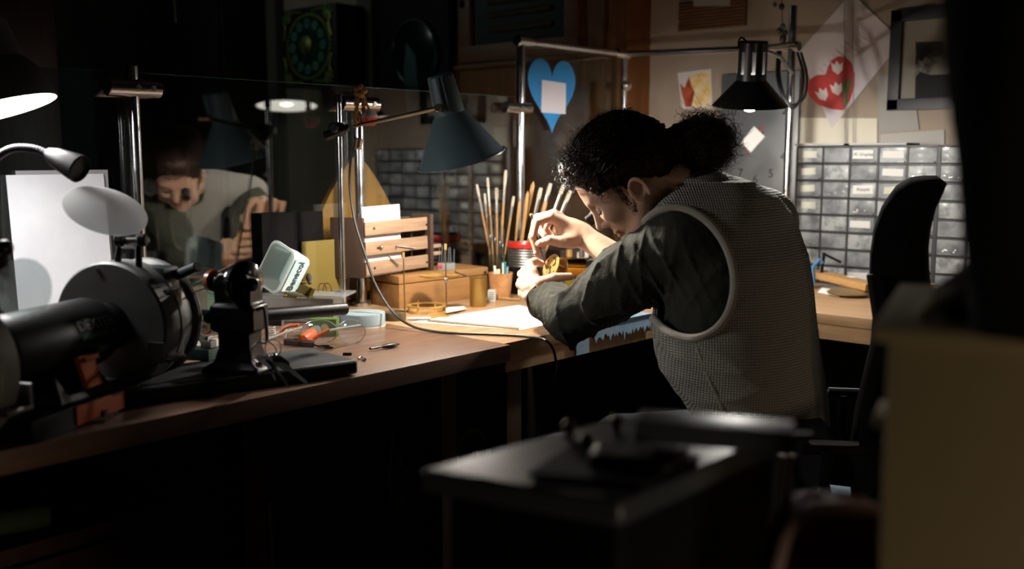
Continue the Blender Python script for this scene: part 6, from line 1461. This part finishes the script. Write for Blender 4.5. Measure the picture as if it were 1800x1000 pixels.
def strands(paths, rad, name, parent):
    """paths: (n, m, 3) array of curled centre lines -> one mesh of thin three-sided tubes"""
    paths = np.array(paths); n_, m_, _ = paths.shape; tg = np.gradient(paths, axis=1); tg /= np.linalg.norm(tg, axis=2, keepdims=True) + 1e-9
    ref_ = np.array([.3, .5, .8]); a = np.cross(tg, ref_); a /= np.linalg.norm(a, axis=2, keepdims=True) + 1e-9; b_ = np.cross(tg, a)
    tp = np.linspace(1, .35, m_)[None, :, None]*np.array(rad).reshape(-1, 1, 1)
    ring_ = np.stack([paths + (a*math.cos(q) + b_*math.sin(q))*tp for q in (0, 2.094, 4.189)], 2)
    V = ring_.reshape(-1, 3) - np.array(WLOC[parent.name]); idx = np.arange(n_*m_*3).reshape(n_, m_, 3); fs = []
    for k_ in range(3):
        k2 = (k_ + 1) % 3; fs.append(np.stack([idx[:, :-1, k_], idx[:, :-1, k2], idx[:, 1:, k2], idx[:, 1:, k_]], -1).reshape(-1, 4))
    F2 = np.concatenate(fs); me = bpy.data.meshes.new(name); me.from_pydata(V.tolist(), [], F2.tolist()); me.polygons.foreach_set('use_smooth', [True]*len(F2)); me.update()
    return link(name, me, curl_m, parent, Vector(WLOC[parent.name]))
Mh = np.array([tuple(Hf), tuple(Hs), tuple(Hu)])
def hw(p): return np.array(HO) + p @ Mh
def on_cap(th, ph, k=1.0):   # th from the front axis in f-u plane, ph sideways
    d = np.array([math.cos(th)*math.cos(ph), math.sin(ph), math.sin(th)*math.cos(ph)]); return np.array([-.014, 0, .052]) + d*np.array([.108, .089, .094])*k
paths = []; rad = []
# long strands swept back to the bun
for i in range(750):
    th0 = random.uniform(.15, 2.4); ph0 = random.uniform(-1.25, 1.25); m_ = 30; tgt = np.array([-.14, 0, .035]); a0 = on_cap(th0, ph0, 1.0); pts = []
    amp = random.uniform(.0015, .005); fr_ = random.uniform(5, 10); p0 = random.uniform(0, 6)
    for j in range(m_):
        t_ = j/(m_-1)*.95; p = a0*(1-t_) + tgt*t_; c_ = np.array([-.014, 0, .052]); v = p - c_; n_ = np.linalg.norm(v/np.array([.108, .089, .094])); kk_ = max(1, 1.0)/max(n_, .3)
        q = c_ + v*(kk_*(1-t_**4) + t_**4); w_ = fr_*t_*6.28*.35 + p0; nv = v/np.linalg.norm(v); sd_ = np.cross(nv, [1, .2, .3]); sd_ /= np.linalg.norm(sd_)
        pts.append(q + nv*(.002 + amp*math.sin(w_)*.8 + .003) + sd_*amp*math.cos(w_))
    paths.append(hw(np.array(pts))); rad.append(random.uniform(.0007, .0013))
strands(paths, rad, 'swept_hair', cap)
# short curls over the forehead, temples and crown
def curl(c0, d0, L_, R_, turns, m_=34, spread=1.0):
    d0 = d0/np.linalg.norm(d0); a = np.cross(d0, [.2, .9, .4]); a /= np.linalg.norm(a); b_ = np.cross(d0, a); p0 = random.uniform(0, 6.28); pts = []
    bend = np.array([random.gauss(0, 1), random.gauss(0, 1), random.gauss(0, 1)])*.25*spread
    for j in range(m_):
        t_ = j/(m_-1); w_ = p0 + turns*6.28*t_; rr_ = R_*min(1, t_*5)*(1 + .3*t_); pts.append(c0 + (d0 + bend*t_)*L_*t_ + (a*math.cos(w_) + b_*math.sin(w_))*rr_)
    return np.array(pts)
paths = []; rad = []
for i in range(1250):
    if i < 620: th0 = random.gauss(.78, .30); ph0 = random.uniform(-1.15, 1.15)
    else: th0 = random.uniform(.3, 2.6); ph0 = random.uniform(-1.3, 1.3)
    c0 = on_cap(th0, ph0, random.uniform(.93, 1.02)); nrm_ = c0 - np.array([-.02, 0, .06]); nrm_ /= np.linalg.norm(nrm_)
    if c0[0] > .05 and c0[2] < .082: continue
    fw = np.array([.8, 0, .1]) if (i < 620) else np.array([-.8, 0, .2]); d0 = nrm_*random.uniform(.3, .9) + fw*random.uniform(.2, 1.0) + np.random.randn(3)*.35
    big = random.random() < .25
    paths.append(hw(curl(c0, d0, random.uniform(.018, .038) if i < 620 else random.uniform(.012, .024), random.uniform(.003, .0065), random.uniform(1.2, 3.0)))); rad.append(random.uniform(.0006, .0011))
# temple / sideburn and nape wisps
for i in range(260):
    sg = random.choice((-1, 1))
    if random.random() < .5: c0 = np.array([random.uniform(.010, .060), sg*.074, random.uniform(.02, .06)]); d0 = np.array([-.5, .15*sg, -.9]); L_ = random.uniform(.015, .035)
    else: c0 = np.array([random.uniform(-.10, -.05), sg*random.uniform(.02, .055), random.uniform(-.04, .01)]); d0 = np.array([-.6, .1*sg, -.3]); L_ = random.uniform(.012, .03)
    paths.append(hw(curl(c0, d0 + np.random.randn(3)*.25, L_, random.uniform(.002, .0045), random.uniform(1, 2.5)))); rad.append(random.uniform(.0005, .0009))
for i in range(420):    # sideburn stubble on the near and far cheek
    sg = random.choice((-1, 1)); t_ = random.random(); c0 = np.array([.014 + .012*random.random() + .006*t_, sg*(.0735 - .010*t_**2), .02 - .072*t_ + random.uniform(-.004, .004)]); 
    paths.append(hw(curl(c0, np.array([.2, .25*sg, -1.]) + np.random.randn(3)*.3, .008*(1 - .5*t_), .0008, 1.0))); rad.append(.0005)
strands(paths, rad, 'loose_curls', cap)
# bun
bc = atd(1238, 252, 2.13); s = SDF(tuple(bc - Vector((.1, .1, .1))), tuple(bc + Vector((.1, .1, .1))), .0035); s.ell(bc, HA, (.050, .050, .054)); s.ell(bc.lerp(H(-.09, 0, .03), .5), HA, (.045, .034, .038), k=.03)
n1 = np.sin(s.X*230 + 3*np.sin(s.Y*120)) * np.sin(s.Y*200 + 2*np.sin(s.Z*140)) * np.sin(s.Z*240); s.d = s.d + n1*.005
bun = s.build('hair_bun', hair_m, person)
paths = []; rad = []; bcn = np.array(bc)
for i in range(1900):
    v = np.random.randn(3); v /= np.linalg.norm(v); r0 = random.uniform(.030, .054); c0 = bcn + v*r0
    d0 = v*random.uniform(.1, 1.0) + np.random.randn(3)*.7 + np.array([0, 0, -.15])
    paths.append(curl(c0, d0, random.uniform(.012, .038), random.uniform(.0035, .0085), random.uniform(1.3, 3.2), 40, 1.6)); rad.append(random.uniform(.0005, .0010))
for i in range(230):   # larger ringlets on the outside
    v = np.random.randn(3); v /= np.linalg.norm(v); c0 = bcn + v*random.uniform(.045, .058); d0 = np.random.randn(3)*.8 + v*.4 + np.array([0, 0, -.4])
    paths.append(curl(c0, d0, random.uniform(.018, .034), random.uniform(.0065, .0105), random.uniform(1.5, 2.6), 40, 1.2)); rad.append(random.uniform(.0009, .0014))
for i in range(60):   # stray wisps
    v = np.random.randn(3); v[2] = abs(v[2]); v /= np.linalg.norm(v); c0 = bcn + v*.05; paths.append(curl(c0, v + np.random.randn(3)*.4, random.uniform(.03, .055), random.uniform(.004, .009), random.uniform(1, 2), 40, 2)); rad.append(.0005)
strands(paths, rad, 'bun_curls', bun)
b = MB(); mc_ = bc.lerp(H(-.09, 0, .03), .62); b.tube([mc_ + Hs*.03*math.cos(a) + Hu*.034*math.sin(a) for a in np.linspace(0, 2*math.pi, 30)[:-1]], .005, 8, closed=True); b.build('hair_tie', mat('brown_hair_tie', '#4a3a30', .8, bump=.6), bun)
# ---- shirt
def folds(s, amp, seed, mask=1.0, freq=55, dirs=6):
    rng = np.random.RandomState(seed); d = 0
    for i in range(dirs):
        v = rng.randn(3); v /= np.linalg.norm(v); w_ = rng.randn(3); w_ /= np.linalg.norm(w_); f = freq*rng.uniform(.6, 1.5)
        ph = .5*f*(s.X*v[0] + s.Y*v[1] + s.Z*v[2]) + 1.6*np.sin(.3*f*(s.X*w_[0] + s.Y*w_[1] + s.Z*w_[2]) + rng.uniform(0, 6))
        gate = .5 + .5*np.sin(.21*f*(s.X*w_[1] + s.Y*w_[2] + s.Z*w_[0]) + rng.uniform(0, 6))
        d = d + gate*(1 - np.abs(np.sin(ph)))**3
    s.d = s.d - amp*(d - .12*dirs)*mask
def near(s, p, r): return np.exp(-((s.X - p[0])**2 + (s.Y - p[1])**2 + (s.Z - p[2])**2)/r**2)
def on_line(s, a, b_):
    a = np.array(a); ab = np.array(b_) - a; return ((s.X - a[0])*ab[0] + (s.Y - a[1])*ab[1] + (s.Z - a[2])*ab[2])/(ab @ ab)
cuffL = Lwr + (Lwr - Lel).normalized()*.0
lo, hi = box_of([Lsh, Lel, cuffL, Rsh, Rel, Rwr, neckb, Lsh + UP*.05], .12); lo = (lo[0], lo[1], BZ + .002)
lo = (min(lo[0], pel.x - .2), min(lo[1], pel.y - .15), .62)
s = SDF(lo, (hi[0] + .05, hi[1], hi[2]), .0036)
s.put(torso(s) + .016)
mid = Lsh.lerp(Lel, .5) + UP*.004
s.cone(Lsh + Tr*.05, Lsh, .075, .082, k=.03); s.cone(Lsh, mid, .082, .074, k=.03); s.cone(mid, Lel, .074, .052, k=.02); s.cone(Lel + UP*.004, Lwr.lerp(Lel, .12) , .054, .046, k=.03)
s.cone(Rsh - Tr*.05, Rsh, .07, .076, k=.03); s.cone(Rsh, Rel, .076, .056, k=.03); s.cone(Rel, Rel.lerp(Rwr, .35), .056, .05, k=.02)
s.cone(neckb - Lf*.0, Lsh, .055, .07, k=.03)
m_ = 1.0*near(s, Lel, .13) + .8*near(s, Lwr, .07) + .5*near(s, Lsh, .16) + .35*near(s, mid, .12) + .6*near(s, Rel, .12)
folds(s, .0115, 5, np.clip(m_, 0, 1), 80, 6)
# cuff openings: cut clean ends
def cut_after(s, p, d_, r=.12):
    d_ = Vector(d_).normalized(); e = (s.X - p[0])*d_.x + (s.Y - p[1])*d_.y + (s.Z - p[2])*d_.z
    rr_ = np.sqrt((s.X - p[0])**2 + (s.Y - p[1])**2 + (s.Z - p[2])**2); s.d = np.where(rr_ < r, np.maximum(s.d, e), s.d)
dL = (Lwr - Lel).normalized(); dR = (Rwr - Rel).normalized()
cutL = Lwr + dL*-.005; cutR = Rel.lerp(Rwr, .36)
cut_after(s, cutL, dL); cut_after(s, cutR, dR)
s.cone(Lel, Lwr + dL*.10, .036, .036, sub=True, k=.004) if False else None
e = on_line(s, Lwr - dL*.05, Lwr + dL*.08)
# hollow inside of the cuffs
s.cone(cutL - dL*.035, cutL + dL*.05, .037, .040, sub=True, k=.003); s.cone(cutR - dR*.03, cutR + dR*.05, .043, .045, sub=True, k=.003)
s.d = np.maximum(s.d, BZ + .0015 - s.Z + 10*((s.Y < FY + .02) | (s.X > 2.5))*(-1.0) * np.ones_like(s.d)) 
shirt = s.build('shirt', shirt_m, person)
b = MB()
for (p, d_, r_) in ((cutL, dL, .0445), (cutR, dR, .047)):
    M = zdir(p, d_); b2 = []
    for ang_ in np.linspace(0, 2*math.pi, 40)[:-1]: b2.append(M @ Vector((math.cos(ang_)*(r_ + .002*math.sin(5*ang_)), math.sin(ang_)*(r_ + .0015*math.cos(4*ang_)), -.003)))
    b.tube(b2, .0042, 8, closed=True)
b.build('cuff_edge', shirt_m, shirt)
# rolled sleeve tab with a button
q = atd(1027, 501, 2.245); 
b = MB(); b.box((0, 0, 0), (.022, .006, .05), M=frame(q, yaw=10) @ Matrix.Rotation(math.radians(55), 4, 'Y') @ Matrix.Rotation(math.radians(-20), 4, 'X'), bev=.002); tb = b.build('sleeve_tab', shirt_m, shirt)
b = MB(zdir(q - Fh*.005 + UP*.001, -Fh + UP*.4)); b.lathe([(.0001, .003), (.003, .003), (.0055, .0036), (.0058, .001)], n=18); b.build('button', mat('button_horn', '#8f8672', .3), tb)
# shirt collar
b = MB(); nd = (H(-.045, 0, -.035) - neckb).normalized(); c0 = neckb + nd*.02; M = zdir(c0, nd); rings = []
for (rr_, hh_) in ((.070, -.01), (.066, .025), (.060, .030), (.064, -.008)):
    rings.append([M @ Vector((math.cos(a)*rr_, math.sin(a)*rr_*1.05, hh_ + .004*math.sin(2*a))) for a in np.linspace(0, 2*math.pi, 37)[:-1]])
loft(b, rings, cap0=False); b.build('collar', shirt_m, shirt)
# ---- vest
def waffle():
    m = bpy.data.materials.new('waffle_knit'); m.use_nodes = True; nt = m.node_tree; L = nt.links; bs = nt.nodes['Principled BSDF']
    bs.inputs['Roughness'].default_value = .9; bs.inputs['Sheen Weight'].default_value = .15
    tc = nt.nodes.new('ShaderNodeTexCoord'); N = lambda op, *v: None
    def dot(v):
        d = nt.nodes.new('ShaderNodeVectorMath'); d.operation = 'DOT_PRODUCT'; d.inputs[1].default_value = v; L.new(tc.outputs['Object'], d.inputs[0]); return d.outputs['Value']
    def mth(op, a, b_=None, c_=None):
        n_ = nt.nodes.new('ShaderNodeMath'); n_.operation = op
        for i, q in enumerate((a, b_, c_)):
            if q is None: continue
            if isinstance(q, (int, float)): n_.inputs[i].default_value = q
            else: L.new(q, n_.inputs[i])
        return n_.outputs[0]
    wv = nt.nodes.new('ShaderNodeTexNoise'); wv.inputs['Scale'].default_value = 6; L.new(tc.outputs['Object'], wv.inputs['Vector']); wob = mth('MULTIPLY', wv.outputs[0], 7.0)
    k = 2*math.pi/.0052
    u_ = mth('ADD', mth('MULTIPLY', dot(tuple(Rt)), k), wob); v_ = mth('ADD', mth('MULTIPLY', dot((0, 0, 1)), k), wob)
    a = mth('POWER', mth('ABSOLUTE', mth('SINE', mth('MULTIPLY', u_, .5))), 1.0); b_ = mth('POWER', mth('ABSOLUTE', mth('SINE', mth('MULTIPLY', v_, .5))), 1.0)
    h_ = mth('MULTIPLY', a, b_)
    bp = nt.nodes.new('ShaderNodeBump'); bp.inputs['Strength'].default_value = .9; bp.inputs['Distance'].default_value = .003; L.new(h_, bp.inputs['Height']); L.new(bp.outputs[0], bs.inputs['Normal'])
    mx = nt.nodes.new('ShaderNodeMix'); mx.data_type = 'RGBA'; mx.inputs[6].default_value = lin('#8a847a'); mx.inputs[7].default_value = lin('#d2cdc3'); L.new(h_, mx.inputs[0]); L.new(mx.outputs[2], bs.inputs['Base Color']); return m
waf = waffle(); rib = mat('vest_rib', '#b8b1a5', .9, bump=.5, bscale=500)
lo, hi = box_of([atd(1140, 300, 2.1), atd(1480, 890, 2.0), pel + Tr*.28, pel - Tr*.25, Rsh + Tr*.1], .07); lo = (lo[0], lo[1], atd(1400, 880, 1.98).z)
s = SDF(lo, hi, .0036)
s.put(torso(s)); s.cone(neckb, Lsh + UP*.0, .060, .088, k=.03); s.cone(neckb, Rsh, .060, .082, k=.03)
hem = 1*near(s, atd(1200, 640, 1.95), .16)
folds(s, .0060, 8, .2 + .75*np.clip(hem + near(s, atd(1330, 800, 1.9), .15), 0, 1), 26, 5)
outer_ = s.d.copy() - .004
# armholes: elliptical tunnels along the shoulder line
def tunnel(c_, ax_, up_, ra_, rb_):
    ax_ = Vector(ax_).normalized(); u_ = (Vector(up_) - ax_*Vector(up_).dot(ax_)).normalized(); v_ = ax_.cross(u_)
    dx = s.X - c_[0]; dy = s.Y - c_[1]; dz = s.Z - c_[2]; a = dx*u_.x + dy*u_.y + dz*u_.z; b2 = dx*v_.x + dy*v_.y + dz*v_.z; w_ = dx*ax_.x + dy*ax_.y + dz*ax_.z
    q = np.sqrt((a/ra_)**2 + (b2/rb_)**2); return np.maximum((q - 1)*min(ra_, rb_), -w_)
av = (latf(1205, 478)).normalized()
ahc = atd(1197, 478, 2.05); upd = (atd(1165, 372, 2.05) - atd(1232, 585, 2.05)).normalized()
hx = tunnel(ahc, -av, upd, 113*mpp(2.0), 84*mpp(2.0))
hx2 = tunnel(atd(1290, 460, 2.2), Tr, UP, .12, .085)
nk_ = H(-.05, 0, -.04); 
shell = np.maximum(outer_, -(outer_ + .011))
shell = np.maximum(shell, -hx); shell = np.maximum(shell, -hx2)
s2 = SDF(lo, hi, .0036); s2.cone(neckb - UP*.05, H(-.03, 0, -.02) + (H(-.03, 0, -.02) - neckb)*.5, .068, .075); shell = np.maximum(shell, -s2.d)
s.d = np.where(s.Z < lo[2] + .004, .05, shell); s.d[:, :, 0] = .05
vest = s.build('vest', waf, person)
# armhole rib: follow the cut edge on the outer surface
from mathutils import noise
def trace(axd, c_, up_, ra_, rb_, field, n_=90, start=.35):
    axd = Vector(axd).normalized(); u_ = (Vector(up_) - axd*Vector(up_).dot(axd)).normalized(); v_ = axd.cross(u_); out = []
    for i in range(n_):
        a = 2*math.pi*i/n_; p0 = Vector(c_) + u_*math.cos(a)*ra_ + v_*math.sin(a)*rb_ + axd*start; hit = None
        for j in range(220):
            p = p0 - axd*(j*.003); ix = [int(round((p[q] - s.lo[q])/s.h)) for q in range(3)]
            if all(0 <= ix[q] < field.shape[q] for q in range(3)) and field[tuple(ix)] < 0: hit = p; break
            if j*.003 > start + .06: break
        out.append(hit)
    return out
pts = trace(-av, ahc, upd, 116*mpp(2.0), 87*mpp(2.0), outer_)
run = []; best = []
for p in pts + pts:
    if p is None or (run and (p - run[-1]).length > .04):
        if len(run) > len(best): best = run
        run = [] if p is None else [p]
    else: run.append(p)
    if len(run) >= len(pts): break
if len(run) > len(best): best = run
if len(best) > 10:
    b = MB(); closed_ = len(best) >= len(pts); best = best[:len(pts)]
    sm = best
    for _ in range(3): sm = [(sm[i-1] + sm[i]*2 + sm[(i+1) % len(sm)])/4 if (closed_ or 0 < i < len(sm)-1) else sm[i] for i in range(len(sm))]
    b.tube(sm, .0085, 10, closed=closed_); b.build('armhole_rib', rib, vest)
# side seam
sp = []
for px, py in ((1218, 588), (1228, 620), (1245, 665), (1262, 700), (1275, 735), (1285, 770)):
    r_ = latf(px, py).normalized(); p = Vector((0, 0, CAM_Z)) + r_*1.6
    for j in range(300):
        p = p + r_*.003; ix = [int(round((p[q] - s.lo[q])/s.h)) for q in range(3)]
        if all(0 <= ix[q] < outer_.shape[q] for q in range(3)) and outer_[tuple(ix)] < 0: sp.append(p.copy()); break
if len(sp) > 2: b = MB(); b.tube(bez(sp, 6), .0035, 6); b.build('side_seam', rib, vest)
# ---- trousers
lo, hi = box_of([KL, KR, pel - Tf*.12 - Tr*.1, pel + Tr*.1, Vector((KL.x, KL.y, .1)), Vector((KR.x, KR.y, .1)), pel + UP*.05], .12); lo = (lo[0], lo[1], .08)
s = SDF(lo, hi, .006); s.ell(Vector((pel.x, pel.y, .60)), (tuple(Tf), tuple(Tr), (0, 0, 1)), (.125, .165, .13))
for h_, kn in ((HLp, KL), (HRp, KR)):
    s.cone(h_ + UP*.02, kn + UP*.01, .10, .072, k=.04); ft = Vector((kn.x, kn.y, .10)) - Tf*.02; s.cone(kn, ft, .072, .055, k=.02)
folds(s, .012, 3, .8, 40, 5); s.d[:, :, 0] = .05
s.build('trousers', trouser_m, person)
for kn in (KL, KR):
    b = MB(Matrix(((Tf.x, -Tr.x, 0, kn.x), (Tf.y, -Tr.y, 0, kn.y), (0, 0, 1, 0), (0, 0, 0, 1)))); b.box((.05, 0, .035), (.26, .09, .06), bev=.028); b.box((.05, 0, .008), (.27, .095, .016), bev=.007); b.build('shoe', black, person)

# ================================================================== SCREWDRIVER + MOVEMENT
A = htd(934, 378, 2.478); Bq = htd(961, 474, 2.455)
t = thing('watch_screwdriver', 'thin steel watch screwdriver held upright in the raised hand', 'screwdriver', A)
dv = Bq - A; L_ = dv.length; b = MB(zdir(A, dv)); b.lathe([(.0001, .001), (.0038, 0), (.0040, .004), (.0030, .006), (.0030, L_*.62), (.0018, L_*.68)], n=16); b.build('handle', mat('satin_steel', '#a8a6a8', .3, 1.0), t)
b = MB(zdir(A, dv)); b.lathe([(.0018, L_*.66), (.0012, L_*.98), (.0002, L_)], n=10); b.build('blade', steel, t)
b = MB(); b.sph(A, .0045, n=14); b.build('swivel_top', brass, t)
mc_ = htd(972, 471, 2.455); ax_ = (Lf*.80 - Fh*.42 + UP*.38).normalized()
t = thing('clock_movement', 'round brass clock movement with gears held in the hands', 'clock movement', mc_)
MM = zdir(mc_, ax_)
b = MB(MM); b.lathe([(.0001, .008), (.032, .008), (.0335, .0065), (.032, .005), (.0001, .005)], n=48); b.build('front_plate', brass, t)
b = MB(MM); b.lathe([(.0001, -.016), (.034, -.016), (.0355, -.018), (.034, -.020), (.0001, -.020)], n=48); b.build('back_plate', brass, t)
for i in range(4):
    a = i*math.pi/2 + .4; b = MB(MM); b.cyl((.026*math.cos(a), .026*math.sin(a), -.016), (.026*math.cos(a), .026*math.sin(a), .006), .0028, n=10); b.build('pillar', brass, t)
def gear(b, c_, r_, z_, nt_=28, th=.0016):
    out = []
    for i in range(nt_*2): a = math.pi*i/nt_; rr_ = r_*(1 if i % 2 else .9); out.append((c_[0] + rr_*math.cos(a), c_[1] + rr_*math.sin(a)))
    b.prism(out, th, t0=z_)
for c_, r_, z_ in (((.008, .006), .014, -.006), ((-.012, -.004), .011, -.002), ((.0, -.014), .009, .0095), ((.010, .012), .008, .0095), ((-.010, .010), .012, -.011)):
    b = MB(MM); gear(b, c_, r_, z_); b.cyl((c_[0], c_[1], z_ - .003), (c_[0], c_[1], z_ + .004), .0015, n=8); b.build('gear', brass, t)
for c_, z_ in (((.022, -.01), .008), ((-.02, .014), .008), ((.0, .024), .008)):
    b = MB(MM); b.lathe([(.0001, 0), (.0028, 0), (.0026, .0015), (.0001, .002)], Matrix.Translation((c_[0], c_[1], z_)), 14); b.build('screw', steel, t)
b = MB(MM); b.lathe([(.003, 0), (.006, .0), (.006, .003), (.003, .003)], Matrix.Translation((-.002, -.002, .009)), 16, close=True); b.build('hub', steel, t)
# brass parts behind: drum and bell on the desk
c = atz(1010, 532, BZ); D = 2.9; c = atd(1020, 520, D); c.z = BZ; zt_ = atd(1008, 442, D).z
t = thing('mantel_movement', 'larger brass movement with a polished round barrel standing on the desk behind the hands', 'clock part', c)
b = MB(Matrix.Translation((c.x, c.y, 0))); b.cyl(Vector((0, 0, BZ)), Vector((0, 0, zt_ - .02)), .012, n=20); b.lathe([(.0001, BZ), (.035, BZ), (.035, BZ + .006), (.0001, BZ + .006)], n=32); b.build('stand', brass, t)
b = MB(); q = Vector((c.x, c.y, zt_ - .045)); b.cyl(q - Rt*.045, q + Rt*.02 - Fh*.01, .026, n=36, bev=.003); b.build('barrel', mat('polished_brass', '#b88a34', .12, 1.0), t)
b = MB(zdir(q + Rt*.03 - Fh*.02, Rt*.3 - Fh*1.0 + UP*.3)); b.lathe([(.0001, .004), (.008, .004), (.010, .0), (.022, .002), (.024, .006), (.028, .004), (.030, 0), (.028, -.004), (.0001, -.004)], n=36); b.build('polished_cap', chrome, t)
